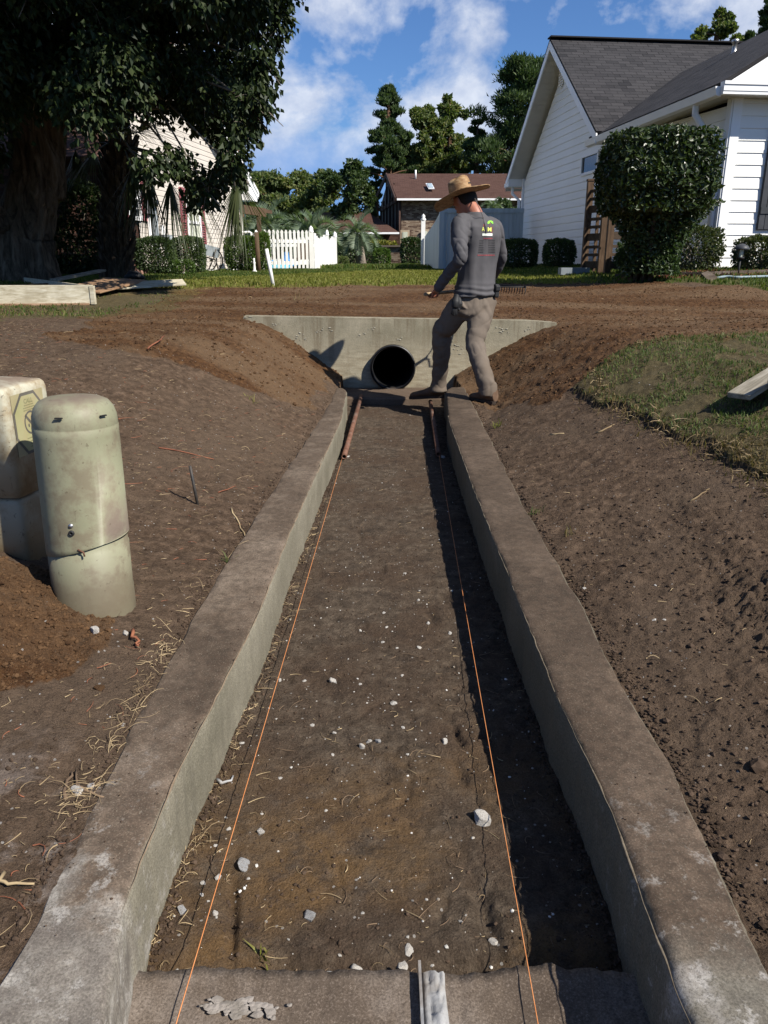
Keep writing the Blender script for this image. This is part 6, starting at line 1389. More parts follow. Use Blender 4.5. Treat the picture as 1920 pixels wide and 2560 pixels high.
boxhedge('leafy_shrub', 930, 978, 618, 672, 31, 1.0, M['lfhedge'], 'bright feathery shrub on the far grass before the retaining wall', .09, 1500, 'shrub', sd=13)
boxhedge('flower_bed', 880, 1002, 598, 622, 40.2, .6, M['flower'], 'yellowish flowering row along the top of the retaining wall', .13, 1800, 'flower bed', sd=14)
boxhedge('leafy_shrub', 835, 960, 606, 656, 36, 1.0, M['lfdark'], 'dark undergrowth around the leaning palm trunk', .12, 3600, 'shrub', sd=15)
boxhedge('leafy_shrub', 838, 872, 640, 674, 30, .6, M['lffar'], 'small green shrub at the back corner of the picket fence', .08, 700, 'shrub', sd=16)
boxhedge('leafy_shrub', 690, 840, 560, 660, 33, 1.0, M['lfdark'], 'shaded undergrowth behind the picket fence', .12, 3500, 'shrub', sd=17)
boxhedge('leafy_shrub', 95, 236, 440, 692, 15.6, .9, M['lfbig'], 'added near black foliage standing in for deep shade between the big trunk and the booted palm trunk', .09, 6500, 'shrub', sd=21)  # shrub added to stand in for deep shade before the brick wall
# big clipped shrub
rs2 = np.random.default_rng(77); cY = 10.8; ca_ = at(1512, 540, cY); cb_ = at(1838, 302, cY-.35); cc = np.array([(ca_.x+cb_.x)/2, cY+.3, (ca_.z+cb_.z)/2]); hh = np.array([(cb_.x-ca_.x)/2*1.0, .78, (cb_.z-ca_.z)/2*1.02])
zb2 = gz(cc[0], cY+.3); TP = thing('clipped_shrub', (cc[0], cc[1], zb2), 'big glossy shrub clipped into a rounded block before the white house', 'shrub')
n = 15000; u = unit(n, rs2); k = np.max(np.abs(u), axis=1)[:, None]; u2 = u*(.62/k+.38); rad = (.66+.34*rs2.random(n)**.35)[:, None]; wob = 1+.05*fbm(u[:, 0]*3, u[:, 1]*3, u[:, 2]*3, f=1.6, o=3, seed=5)[:, None]
C = cc+u2*rad*wob*hh; nr = u+np.array([0, 0, .3]); leafcloud('clipped_crown', M['lftop'], C, rs2.uniform(.055, .10, n), unit(n, rs2)*.8+np.array([0, 0, .2])+u*.2, rs2, .5, .22, TP, nrm=nr)
n = 8000; t_ = rs2.random(n); a = rs2.random(n)*6.28; wv = (1-t_)*.40+.86*t_**1.8; q = rs2.random(n)**.5; C = np.stack([cc[0]+.08+cos(0)*np.cos(a)*wv*q, cc[1]+np.sin(a)*wv*q*.8, zb2+.1+(cc[2]-hh[2]*.8-zb2)*t_], 1); leafcloud('lower_foliage', M['lfdark'], C, rs2.uniform(.05, .09, n), unit(n, rs2), rs2, .55, .25, TP)
mb = MB()
for k in range(7):
    a = k*.9; mb.tube([(cc[0]+.1*cos(a), cc[1]+.15+.1*sin(a), zb2-.05), (cc[0]+.15*cos(a), cc[1]+.2*sin(a), (zb2+cc[2]-hh[2])/2), (cc[0]+.6*cos(a)*hh[0], cc[1]+.5*sin(a), cc[2]-hh[2]*.3)], [.045, .035, .02], 7, False)
mb.build('stems', M['boots'], TP)

# ------------------------------------------------------------------ grass
def blades(name, m, pts, h0, h1, w, seed=0, lean=.5):
    n = len(pts); rs2 = np.random.default_rng(seed); h = rs2.uniform(h0, h1, n); a = rs2.random(n)*6.28; b = rs2.random(n)*6.28; l = rs2.random(n)*lean*h*1.4; ww = w*rs2.uniform(.6, 1.4, n)
    ex, ey = np.cos(a)*ww, np.sin(a)*ww; x, y, z = pts.T; z = z-.004; mx = x+np.cos(b)*l*.35; my = y+np.sin(b)*l*.35; hz = np.sqrt(np.maximum(h*h-l*l*.5, h*h*.1))
    V = np.stack([np.stack([x-ex, y-ey, z], 1), np.stack([x+ex, y+ey, z], 1), np.stack([mx+ex*.8, my+ey*.8, z+hz*.6], 1), np.stack([mx-ex*.8, my-ey*.8, z+hz*.6], 1), np.stack([x+np.cos(b)*l, y+np.sin(b)*l, z+hz*.95], 1)], 1)
    k = (np.arange(n)*5)[:, None]; F = np.concatenate([k+np.array([0, 1, 2]), k+np.array([0, 2, 3]), k+np.array([3, 2, 4])], 0)
    return setp(link(name, npmesh(name, V.reshape(-1, 3), F), m), kind='stuff')
def Zt(fn): return lambda x, y: fn(x, y)
def sodt(x, y): return (zones(x, y)[1] > .5) & offwall(x, y)
sp_ = gpts(82000, .8, 4.2, 1.9, 5.8, lambda x, y: sodt(x, y) & (fbm(x, y, f=2.6, o=4, seed=88)+.25*fbm(x, y, f=9, o=2, seed=89) > -.5), 41); 
edge_d = np.array([min(1, 1) for _ in range(1)])
def dry(x, y): return sstep(.1, .6, .55*fbm(x, y, f=1.5, o=3, seed=71)+.55-sstep(0, .55, ((x-1.15)*.75+(y-3.6)*.62)))
dr = dry(sp_[:, 0], sp_[:, 1]); rsx = np.random.default_rng(5).random(len(sp_))
blades('sod_grass', M['grassS'], sp_[rsx > dr*.95+.05], .012, .040, .0026, 1, 1.0); blades('dry_sod_grass', M['grassD'], sp_[rsx <= dr*.95+.05], .010, .034, .0026, 2, 1.4)
# ragged root mat hanging over the cut sod edge
E_ = P((1475, 950), (1500, 1000), (1560, 1040), (1650, 1075), (1760, 1130), (1850, 1160), (1919, 1215), (2100, 1330)); ep = []
rs3 = np.random.default_rng(9)
for i in range(len(E_)-1):
    for k in range(130): t = rs3.random(); ep.append((E_[i][0]*(1-t)+E_[i+1][0]*t+rs3.normal(0, .045), E_[i][1]*(1-t)+E_[i+1][1]*t+rs3.normal(0, .045)))
ep = np.array(ep); ep = np.column_stack([ep, zr(ep[:, 0], ep[:, 1])]); blades('sod_edge_roots', M['grassD'], ep, .02, .065, .0028, 3, 1.3)
setp(ribbons('sod_edge_straw', M['straw'], ep[::6]+np.array([0, 0, .012]), .03, .09, .0013, .9, 11, 2.0), kind='stuff')
def lawnt(x, y): z_ = zones(x, y); return (z_[2] > .5) & (y < 26)
def yelt(x, y): return inpoly(x, y, [(-3.9, 10), (-3.3, 14), (-2.0, 17), (.2, 22.5), (1.6, 22), (3.2, 14), (3, 10)])
lp_ = gpts(120000, -9, 9, 9.0, 26, lawnt, 43); k = np.abs(lp_[:, 0]) < lp_[:, 1]*.56+.8; lp_ = lp_[k]; yk_ = yelt(lp_[:, 0], lp_[:, 1])
blades('green_lawn_grass', M['grassG'], lp_[~yk_], .03, .07, .009, 4, .6); blades('yellow_lawn_grass', M['grassY'], lp_[yk_], .03, .065, .009, 5, .6)
def thint(x, y): z_ = zones(x, y); return (z_[2] > .2) & (z_[0] < .5) & (fbm(x, y, f=1.6, o=3, seed=51) > -.25)
tp_ = gpts(26000, -6.5, -1.2, 4.5, 11.5, thint, 45); blades('thin_grass', M['grassG'], tp_[::2], .02, .05, .005, 6, .9); blades('dry_thin_grass', M['grassD'], tp_[1::2], .015, .045, .004, 7, 1.2)
fp_ = gpts(14000, -3, 2.5, 26, 38, lambda x, y: np.abs(x) < 99, 46); blades('far_grass', M['grassG'], fp_, .08, .2, .03, 8, .5)
# scattered tufts
def tuft(px, py, n, h, m, label, r=.02):
    p = G(px, py); rs4 = np.random.default_rng(px); x = p.x+rs4.normal(0, r, n); y = p.y+rs4.normal(0, r, n); pts = np.stack([x, y, zr(x, y)], 1); pts -= 0
    o = blades('grass_tuft', m, pts, h*.6, h, .0022, px, 1.2); del o['kind']; setp(o, label, 'grass tuft'); return o
tuft(1242, 1068, 26, .06, M['grassY'], 'yellow green grass tuft on the mud beside the right curb bend', .015)
tuft(1337, 1290, 14, .05, M['grassS'], 'green grass tuft at the outer edge of the right curb', .012)
tuft(575, 1405, 16, .045, M['grassS'], 'little green tuft at the outer edge of the left curb', .012)
tuft(1425, 1345, 9, .08, M['grassD'], 'dry spindly sprig on the mud near the right curb', .012)
tuft(632, 1005, 14, .05, M['grassY'], 'pale green tuft on the bank below the brown soil', .02)
tuft(650, 2400, 12, .04, M['grassY'], 'dry green tuft at the broken slab edge', .012)
tuft(750, 750, 10, .13, M['grassD'], 'dry stalks sticking out of the brown soil above the headwall', .05)
tuft(1385, 565+185, 5, .10, M['grassD'], 'thin weeds on the brown soil right of the worker', .08)
mp_ = gpts(7000, 3.4, 9, 10.9, 12.9, lambda x, y: inpoly(x, y, [(3.9, 12.5), (3.5, 11.4), (5.2, 11.0), (9, 11.5), (9, 13), (4.2, 13)]), 48)
o = leafcloud('bark_mulch', M['mulch'], mp_+np.array([0, 0, .015]), np.random.default_rng(1).uniform(.03, .08, len(mp_)), unit(len(mp_), np.random.default_rng(2))*np.array([1, 1, .3]), np.random.default_rng(3), .45, .1); setp(o, kind='stuff')
# ------------------------------------------------------------------ the worker
f = Vector((-.6, .8, 0)); rt = Vector((.8, .6, 0)); PO = at(1190, 745, 6.36)
M['skin'] = surf('sun_tanned_skin', (.30, .115, .070), (.37, .150, .095), 9, .5, 60, .15, spec=.35)
M['shirt'] = surf('grey_shirt_cloth', (.062, .060, .063), (.078, .075, .079), 6, .75, 120, .25, .002, spec=.2)
M['pants'] = surf('khaki_work_pants', (.105, .085, .067), (.145, .119, .095), 5, .85, 150, .3, .002, spec=.15, c3=(.12, .095, .072), s3=3.5, t3=(.5, .68))
M['boot'] = surf('muddy_boot_leather', (.075, .045, .028), (.13, .080, .050), 12, .8, 60, .4)
M['sole'] = surf('boot_sole', (.03, .022, .017), (.06, .042, .03), 10, .9, 60, .4)
M['hair'] = surf('dark_hair', (.010, .008, .007), (.02, .015, .012), 60, .7, 200, .5)
def remesh(mb, vox, smooth=3, name='m'):
    me = mb.mesh(name); b = bmesh.new(); b.from_mesh(me); bmesh.ops.recalc_face_normals(b, faces=b.faces); b.to_mesh(me); b.free()
    ob = bpy.data.objects.new(name, me); COL.objects.link(ob); md = ob.modifiers.new('r', 'REMESH'); md.mode = 'VOXEL'; md.voxel_size = vox; md.use_smooth_shade = True
    if smooth: sm_ = ob.modifiers.new('s', 'SMOOTH'); sm_.iterations = smooth; sm_.factor = .5
    bpy.context.view_layer.update(); me2 = bpy.data.meshes.new_from_object(ob.evaluated_get(bpy.context.evaluated_depsgraph_get())); bpy.data.objects.remove(ob); return me2
def limb(mb, pts, rads, n=18, sq=1.0, cap=True):
    """round limb, rads may be (a,b) ; smooth interpolation along the joints"""
    pts = [Vector(p) for p in pts]; secs = []; m = len(pts)
    for i in range(m-1):
        for q in range(6):
            t = q/6; p0, p1, p2, p3 = pts[max(i-1, 0)], pts[i], pts[i+1], pts[min(i+2, m-1)]
            p = .5*((2*p1)+(p2-p0)*t+(2*p0-5*p1+4*p2-p3)*t*t+(3*p1-p0-3*p2+p3)*t**3); secs.append((p, rads[i]*(1-t)+rads[i+1]*t))
    secs.append((pts[-1], rads[-1])); mb.tube([s_[0] for s_ in secs], [s_[1] for s_ in secs], n, True); return mb
def nvec(me):
    n = len(me.vertices); a = np.zeros(n*3); me.vertices.foreach_get('co', a); b = np.zeros(n*3); me.vertices.foreach_get('normal', b); return a.reshape(-1, 3), b.reshape(-1, 3)
PS = thing('person', (PO.x, PO.y, gz(PO.x, PO.y-.3)), 'person in grey long sleeved shirt and khaki trousers stepping over the trench with a rake', 'person')
# joints
nk = at(1188, 540, 6.37); shL = at(1152, 560, 6.25); shR = at(1235, 570, 6.48); elL = at(1151, 645, 6.10); wrL = at(1100, 714, 6.27)
elR = at(1251, 648, 6.60); wrR = at(1226, 700, 6.78)
hpL = at(1167, 752, 6.28); hpR = at(1209, 750, 6.40); knL = at(1104, 832, 6.44); knR = at(1187, 852, 6.20); akL = at(1096, 966, 6.60); ftR = G(1238, 1009); akR = Vector((ftR.x-.06, ftR.y+.05, ftR.z+.10))
# rake handle line
H0 = at(1063, 736, 6.36); H1 = at(1243, 717, 6.98); hd = (H1-H0).normalized()
hl = H0+hd*.075
# ---- body (skin): one continuous mesh
mb = MB()
pitch = radians(34); hf = (f*cos(pitch)-Z3*sin(pitch)); hu = (Z3*cos(pitch)+f*sin(pitch)); Hc = at(1163, 503, 6.44); 
hw_, hdp = .074, .095
secs = []
for t, a, b, o_ in ((-.125, .020, .022, .055), (-.118, .036, .040, .048), (-.10, .048, .062, .030), (-.075, .058, .078, .016), (-.045, .066, .088, .008), (0, .073, .096, 0), (.04, .075, .097, -.004), (.08, .068, .088, -.006), (.11, .050, .066, -.006), (.128, .022, .03, -.006)):
    secs.append((Hc+hu*t+hf*o_, rt*a, hf*b))
mb.loft(secs, 26)
nb_ = Hc+hf*.094; mb.loft([(nb_+hu*.022, rt*.008, hf*.010), (nb_+hu*-.002+hf*.008, rt*.011, hf*.014), (nb_+hu*-.020+hf*.014, rt*.016, hf*.016), (nb_+hu*-.032+hf*.002, rt*.012, hf*.010)], 12)      # nose
mb.loft([(Hc+hf*.084+hu*.034, rt*.052, hf*.014), (Hc+hf*.086+hu*.022, rt*.054, hf*.012)], 14)                # brow
mb.loft([(Hc+hf*.088-hu*.052, rt*.022, hf*.012), (Hc+hf*.090-hu*.060, rt*.024, hf*.010)], 12); mb.loft([(Hc+hf*.084-hu*.068, rt*.020, hf*.012), (Hc+hf*.082-hu*.074, rt*.018, hf*.008)], 12)  # lips
mb.loft([(Hc+hf*.072-hu*.098, rt*.022, hf*.018), (Hc+hf*.070-hu*.118, rt*.018, hf*.014)], 12)               # chin
for sg in (-1, 1):
    e = Hc+rt*sg*.074-hf*.006; mb.loft([(e-hu*.034+hf*.008, rt*.006, hf*.008), (e-hu*.012+rt*sg*.008, rt*.008, hf*.017), (e+hu*.014+rt*sg*.012, rt*.007, hf*.019), (e+hu*.028+rt*sg*.008, rt*.005, hf*.010)], 10)
    mb.loft([(Hc+rt*sg*.045+hf*.066-hu*.012, rt*.022, hf*.014), (Hc+rt*sg*.045+hf*.062-hu*.03, rt*.020, hf*.014)], 10)   # cheeks
limb(mb, [nk-Z3*.06-f*.01, nk+Z3*.01, Hc-hf*.025-hu*.06, Hc-hf*.02], [.075, .060, .056, .055], 20)
# torso and limbs under the clothes
TS = [(at(1188, 752, 6.36), .155, .105), (at(1192, 700, 6.36), .135, .09), (at(1198, 640, 6.36), .145, .095), (at(1200, 595, 6.36), .15, .10), (at(1196, 562, 6.36), .13, .08), (nk, .07, .06)]
mb.loft([(c, rt*a, f*b) for c, a, b in TS], 24)
limb(mb, [shL, elL, wrL], [.040, .026, .020]); limb(mb, [shR, elR, wrR], [.040, .026, .020])
limb(mb, [hpL, knL, akL], [.070, .042, .034]); limb(mb, [hpR, knR, akR], [.070, .042, .034])
def hand(mb, hp, arm, a, sgn):
    """fist closed on the handle: hp point on the handle, arm = wrist point, a = handle direction"""
    a = a.normalized(); e1 = (arm-hp); e1 = (e1-a*e1.dot(a)).normalized(); e2 = a.cross(e1)*sgn
    pc_ = hp+e1*.034; mb.loft([(arm, a*.020, e2*.017), (arm.lerp(pc_, .5), a*.028, e2*.017), (pc_+e2*.002, a*.040, e2*.017), (hp+e1*.024+e2*.006, a*.041, e2*.014)], 16)
    lens = (.95, 1.05, 1.0, .85); rad = (.0088, .0092, .0088, .0078)
    for i in range(4):
        o_ = hp+a*((i-1.5)*.0215*(-sgn)); R_0 = .0265*(.95+.04*lens[i]); P_ = []
        for t in np.linspace(18, 238*lens[i], 9): P_.append(o_+(e1*cos(radians(t))+e2*sin(radians(t)))*(R_0+.004*sin(radians(t*1.5))))
        mb.tube(P_, [rad[i]*1.08]*3+[rad[i]]*3+[rad[i]*.9]*2+[rad[i]*.6], 10)
    tb_ = arm.lerp(pc_, .55)-e2*.012-a*.020*sgn*-1; o_ = hp-a*sgn*-.030
    mb.tube([tb_, hp+e1*.030-e2*.020+a*.026*sgn, hp+e1*.008-e2*.030+a*.036*sgn, hp-e1*.014-e2*.024+a*.040*sgn, hp-e1*.026-e2*.010+a*.040*sgn], [.013, .012, .0105, .0095, .006], 10)
hand(mb, hl+hd*.01, wrL+(hl-wrL)*.30, hd, 1)
hr_ = H0+hd*((H1-H0).length*.66); hand(mb, hr_, wrR+(hr_-wrR)*.35, hd, -1)
body = link('body', remesh(mb, .0046, 2, 'body'), M['skin'], PS)
mb = MB()
for sg in (-1, 1): c = Hc+rt*sg*.031+hf*.086+hu*.008; mb.lathe(c-hf*.010, [(.001, -.001), (.009, .002), (.011, .008), (.008, .014), (.001, .017)], 12, hf)
mb.build('eyes', M['black'], PS)
mb = MB(); mb.loft([(Hc+hu*.10-hf*.01, rt*.060, hf*.075), (Hc+hu*.07-hf*.012, rt*.074, hf*.092), (Hc+hu*.03-hf*.018, rt*.0795, hf*.090), (Hc-hu*.01-hf*.030, rt*.077, hf*.076), (Hc-hu*.045-hf*.042, rt*.066, hf*.056), (Hc-hu*.065-hf*.045, rt*.055, hf*.045)], 24); mb.build('hair', M['hair'], PS)
# ---- shirt
mb = MB()
SS = [(at(1186, 741, 6.36), .190, .140), (at(1187, 725, 6.36), .186, .136), (at(1190, 700, 6.36), .168, .122), (at(1195, 660, 6.36), .165, .118), (at(1199, 620, 6.36), .176, .125), (at(1200, 590, 6.355), .186, .128), (at(1198, 568, 6.35), .185, .115), (at(1194, 552, 6.35), .145, .095), (at(1189, 538, 6.365), .078, .075), (at(1187, 531, 6.37), .068, .066)]
mb.loft([(c, rt*a, f*b, .9) for c, a, b in SS], 32)
limb(mb, [shL.lerp(nk, .45)-Z3*.02, shL+Z3*.0, shL.lerp(elL, .5)+Vector((-.006, -.01, 0)), elL, elL.lerp(wrL, .5), wrL, wrL.lerp(hl, .12)], [.07, .075, .066, .056, .052, .040, .037])
limb(mb, [shR.lerp(nk, .45)-Z3*.02, shR+Z3*.0, shR.lerp(elR, .5)+Vector((.01, 0, 0)), elR, elR.lerp(wrR, .5), wrR], [.07, .072, .060, .054, .048, .038])
me = remesh(mb, .0075, 5, 'shirt'); co, no = nvec(me)
def along(co, a, b):
    a = np.array(a); d = np.array(b)-a; L2 = d@d; t = np.clip((co-a)@d/L2, 0, 1); q = a+t[:, None]*d; return t, np.linalg.norm(co-q, axis=1)
tu, du = along(co, shL, elL); tl_, dl = along(co, elL, wrL); tu2, du2 = along(co, shR, elR); tl2, dl2 = along(co, elR, wrR)
arm_ = np.minimum(np.minimum(du, dl), np.minimum(du2, dl2)); isarm = (arm_ < .085) & ((co@np.array(rt)) < shL.dot(rt)+.085) | (arm_ < .07) & ((co@np.array(rt)) > shR.dot(rt)-.03)
u_ = co@np.array(rt); v_ = co[:, 2]; ff_ = co@np.array(f)
fold_t = np.sin((u_*1.0+.10*(v_-1.2))*62+3*vnoise(u_*3, v_*2.2, seed=3)+2*vnoise(u_*6, v_*4, seed=7))
d_t = .0035*np.abs(fold_t)**.8*np.sign(fold_t)*sstep(.0, .25, 1.68-v_)
hem = np.sin(v_*150+4*vnoise(u_*5, v_*3, seed=5))*sstep(1.10, 1.0, v_); d_t = d_t+.0055*hem
ang = np.where(dl < du, tl_, tu-1); w_ = np.sin(ang*26+2.4*vnoise(co[:, 0]*9, co[:, 1]*9, co[:, 2]*5, seed=9)+u_*20); near = np.exp(-((ang)/.55)**2)+.35
rid = np.abs(vnoise(co[:, 0]*16+co[:, 2]*9, co[:, 1]*16, co[:, 2]*19+co[:, 0]*10, seed=33)); d_a = .0018*w_*near-.007*(1-rid)**4*(.5+.5*near)
big = .005*fbm(co[:, 0], co[:, 1], co[:, 2]*.8, f=7, o=3, seed=15)
co = co+no*(np.where(isarm, d_a, d_t)+big)[:, None]; me.vertices.foreach_set('co', co.ravel()); me.update()
bvh = BVHTree.FromPolygons([tuple(v.co) for v in me.vertices], [tuple(p.vertices) for p in me.polygons])
shirt = link('shirt', me, M['shirt'], PS)
# ---- trousers
mb = MB()
mb.loft([(at(1187, 716, 6.36), rt*.150, f*.112), (at(1187, 742, 6.36), rt*.165, f*.122), (at(1187, 762, 6.355), rt*.172, f*.132), (at(1185, 782, 6.35), rt*.165, f*.125), (at(1180, 800, 6.35), rt*.12, f*.10)], 28)
limb(mb, [hpL+Z3*.0, hpL.lerp(knL, .35)+f*.015, hpL.lerp(knL, .7), knL+Z3*.005, knL.lerp(akL, .3)+Vector((.010, -.01, 0)), knL.lerp(akL, .65)+Vector((.008, 0, 0)), akL+Z3*.02, akL-Z3*.045], [.100, .100, .090, .082, .074, .068, .066, .074], 22)
limb(mb, [hpR, hpR.lerp(knR, .35), hpR.lerp(knR, .7), knR, knR.lerp(akR, .3)+Vector((-.006, 0, 0)), knR.lerp(akR, .65), akR+Z3*.03, akR-Z3*.035], [.105, .100, .086, .076, .072, .070, .070, .078], 22)
me = remesh(mb, .0075, 4, 'trousers'); co, no = nvec(me)
tL, dL = along(co, hpL, knL); t2, d2 = along(co, knL, akL); tR, dR = along(co, hpR, knR); t3, d3 = along(co, knR, akR)
l = np.minimum(dL, d2) < np.minimum(dR, d3); lt = np.where(l, np.where(d2 < dL, 1+t2, tL), np.where(d3 < dR, 1+t3, tR))
nz_ = vnoise(co[:, 0]*7, co[:, 1]*7, co[:, 2]*5, seed=21)
w_ = np.sin(lt*23+co[:, 0]*(14)*np.where(l, 1, -1)+2.8*nz_); amp = .0042*(.35+np.exp(-((lt-1)/.25)**2)+np.exp(-((lt-0)/.3)**2)*.8+1.5*np.exp(-((lt-1.95)/.16)**2))
side = .004*np.abs(np.sin(lt*9+4*vnoise(co[:, 0]*9, co[:, 1]*9, co[:, 2]*3, seed=22)))
rid = np.abs(vnoise(co[:, 0]*13+co[:, 2]*6, co[:, 1]*13, co[:, 2]*17-co[:, 0]*12, seed=34)); co = co+no*(amp*w_*.75+.003*fbm(co[:, 0], co[:, 1], co[:, 2], f=8, o=3, seed=23)+side-.0045*(1-rid)**4)[:, None]; me.vertices.foreach_set('co', co.ravel()); me.update()
trs = link('trousers', me, M['pants'], PS)
# pocket seams
bp = BVHTree.FromPolygons([tuple(v.co) for v in me.vertices], [tuple(p.vertices) for p in me.polygons])
def cast(bv, px, py, off=.003):
    d = ray(px, py).normalized(); h = bv.ray_cast(Vector((0, 0, CH)), d)
    return (h[0]-d*off) if h[0] is not None else None
def seam(bv, pts, r_, m, name, par):
    Q = []
    for i in range(len(pts)-1):
        for t in np.linspace(0, 1, 7)[:-1 if i < len(pts)-2 else None]:
            q = cast(bv, pts[i][0]*(1-t)+pts[i+1][0]*t, pts[i][1]*(1-t)+pts[i+1][1]*t, .0005)
            if q: Q.append(q)
    if len(Q) > 2: mb = MB(); mb.tube(Q, r_, 5); mb.build(name, m, par)
M['seam'] = surf('dark_seam', (.085, .070, .056), (.10, .085, .07), 8, .9, 20, 0)
seam(bp, [(1196, 752), (1198, 775), (1212, 784), (1226, 774), (1228, 752)], .0018, M['seam'], 'pocket_seam', trs)
seam(bp, [(1190, 742), (1184, 770), (1172, 795)], .0018, M['seam'], 'centre_seam', trs)
# ---- boots
def boot(heel, toe, ank, nm='boot'):
    heel, toe = Vector(heel), Vector(toe); d = (toe-heel); L = d.length; d.normalize(); s_ = d.cross(Z3).normalized(); mb = MB()
    S_ = ((-.02, .030, .010, .05), (.0, .036, .034, .10), (.10, .040, .052, .11), (.25, .041, .060, .115), (.40, .042, .052, .085), (.60, .048, .040, .058), (.80, .050, .036, .045), (.94, .040, .030, .036), (1.0, .020, .018, .024))
    mb.loft([(heel+d*L*t+Z3*(.018+hh_/2), s_*w_, Z3*(hh_/2+.004)) for t, w_, q, hh_ in S_], 20)
    limb(mb, [heel+d*L*.22+Z3*.06, ank+Z3*.03], [.050, .052], 16)
    up_ = link(nm, remesh(mb, .006, 3, nm), M['boot'], PS); mb = MB(); o_ = []
    for t, w_ in ((-.04, .020), (.0, .034), (.12, .040), (.35, .038), (.6, .049), (.82, .052), (.95, .040), (1.02, .018)): o_.append((t, w_))
    P_ = [heel+d*L*t+s_*w_ for t, w_ in o_]+[heel+d*L*t-s_*w_ for t, w_ in o_[::-1]]; mb.prism(P_, (0, 0, .024)); mb.build('sole', M['sole'], up_, fixn=True)
boot(at(1112, 994, 6.60), at(1026, 997, 6.74), akL)
bh = ftR; bt = ftR+Vector((-.17, .20, .0)); bt.z = gz(bt.x, bt.y); boot((bh.x, bh.y, bh.z-.005), (bt.x, bt.y, max(bh.z, bt.z)-.005), akR)
# ---- hat
M['strawhat'], nt = newmat('woven_straw'); v = objco(nt)
wv = NN(nt, 'ShaderNodeTexWave', {'Vector': v, 'Scale': 42.0, 'Distortion': 3.0, 'Detail': 3.0}, bands_direction='Z'); nn_ = noise(nt, scalev(nt, v, (1, 1, 4)), 16, 6, .7)
c = ramp(nt, nn_, [(.32, (.15, .075, .030)), (.5, (.32, .195, .090)), (.68, (.50, .36, .19))]); c = mixc(nt, mathn(nt, 'MULTIPLY', wv.outputs[1], .35), c, (.16, .075, .025))
pbsdf(nt, base=c, rough=.6, spec=.3, normal=bump(nt, wv.outputs[1], .4, .003))
M['band'] = surf('brown_leather_band', (.035, .018, .014), (.06, .032, .025), 8, .3, 30, .1, spec=.6)
hup = Vector((-.27, .06, .96)).normalized(); hfw = (f-hup*f.dot(hup)).normalized(); hrt = hfw.cross(hup).normalized()
HB_ = at(1154, 489, 6.42)
ht = thing('straw_hat', HB_, 'wide brimmed woven straw hat with a brown band on the worker\'s head', 'hat')
def hp2(a, r_, h): return HB_+(hrt*cos(a)*r_*.92+hfw*sin(a)*r_*1.05)+hup*h
V = []; rings = []; NA = 64
for i, r_ in enumerate(np.linspace(.094, .232, 12)):
    t = i/11; rings.append([hp2(a, r_, .004+t*(.012*sin(2*a+.6)-.030*max(0, sin(a))**2*t*1.4+.016*max(0, -sin(a))**2*t)+.004*sin(a*5+1)*t) for a in np.linspace(0, 2*pi, NA+1)[:-1]])
cr_ = [(.094, .004), (.0925, .03), (.090, .07), (.086, .100), (.079, .117), (.062, .127), (.035, .130), (.001, .130)]
def emit(R, off): 
    mb = MB(); mb.v = [tuple(q+hup*off) for rr in R for q in rr]; mb.f = [(i*NA+k, i*NA+(k+1) % NA, (i+1)*NA+(k+1) % NA, (i+1)*NA+k) for i in range(len(R)-1) for k in range(NA)]; mb.sm = [True]*len(mb.f); return mb
mb = emit(rings, 0); m2 = emit(rings, -.004); mb.add(m2.v, [q[::-1] for q in m2.f], True); b_ = 11*NA; n0 = 12*NA; mb.f += [(b_+k, b_+(k+1) % NA, n0+b_+(k+1) % NA, n0+b_+k) for k in range(NA)]; mb.sm += [True]*NA; mb.build('brim', M['strawhat'], ht)
CR = [[hp2(a, r_*(1+.012*sin(3*a)), h+(-.010*cos(2*a) if h > .1 else 0)) for a in np.linspace(0, 2*pi, NA+1)[:-1]] for r_, h in cr_]; mb = emit(CR, 0); mb.build('crown', M['strawhat'], ht)
BR = [[hp2(a, .0955, h+.004*sin(a)) for a in np.linspace(0, 2*pi, NA+1)[:-1]] for h in (.008, .030)]; emit(BR, 0).build('hat_band', M['band'], ht)
mb = MB()
for q in (-1, 0, 1):
    d = ray(1146+q*7, 466-q*2); 
    a0 = -1.25+q*.17; c_ = hp2(a0, .0895, .066); n_ = (c_-(HB_+hup*.066)).normalized(); mb.lathe(c_-n_*.001, [(.0062, 0), (.0062, .0045), (.001, .005)], 10, n_)
mb.build('vent_eyelets', M['black'], ht)
mb = MB(); q0 = at(1188, 496, 6.33); 
for o_, sg in ((0, 1), (.006, -1)):
    Q = [q0+Vector((o_*sg, 0, 0))]
    for (a, b) in ((1196, 515), (1203, 530), (1209, 545), (1213, 560), (1215, 575+8*sg)):
        h = cast(bvh, a+sg*1.0, b, .007) or at(a, b, 6.22); Q.append(h)
    mb.tube(Q, .0026, 6)
mb.build('chin_cord', surf('grey_cord', (.10, .09, .09), (.18, .17, .17), 8, .7, 30, 0), ht)
# ---- printing on the back of the shirt
M['pyel'] = surf('print_yellow', (.62, .66, .10), (.66, .70, .14), 6, .7, 20, 0); M['pgr'] = surf('print_green', (.20, .62, .04), (.30, .72, .06), 6, .7, 20, 0); M['pwh'] = surf('print_white', (.60, .64, .56), (.66, .70, .62), 6, .7, 20, 0)
M['pred'] = surf('print_red', (.24, .055, .060), (.27, .065, .07), 6, .7, 20, 0); M['pdk'] = surf('print_dark', (.025, .024, .026), (.035, .034, .036), 6, .7, 20, 0); M['pmar'] = surf('print_maroon', (.13, .03, .03), (.16, .04, .04), 6, .7, 20, 0)
def dec(px, py, off=.0025):
    h = cast(bvh, px, py, off); return h if h is not None else at(px, py, 6.2)
textmesh('M', 15.0, lambda x, y: dec(1224.0+x*.92, 574-y*1.0+x*.05, .0035), M['pyel'], 'logo_letter', shirt, bold=.15)
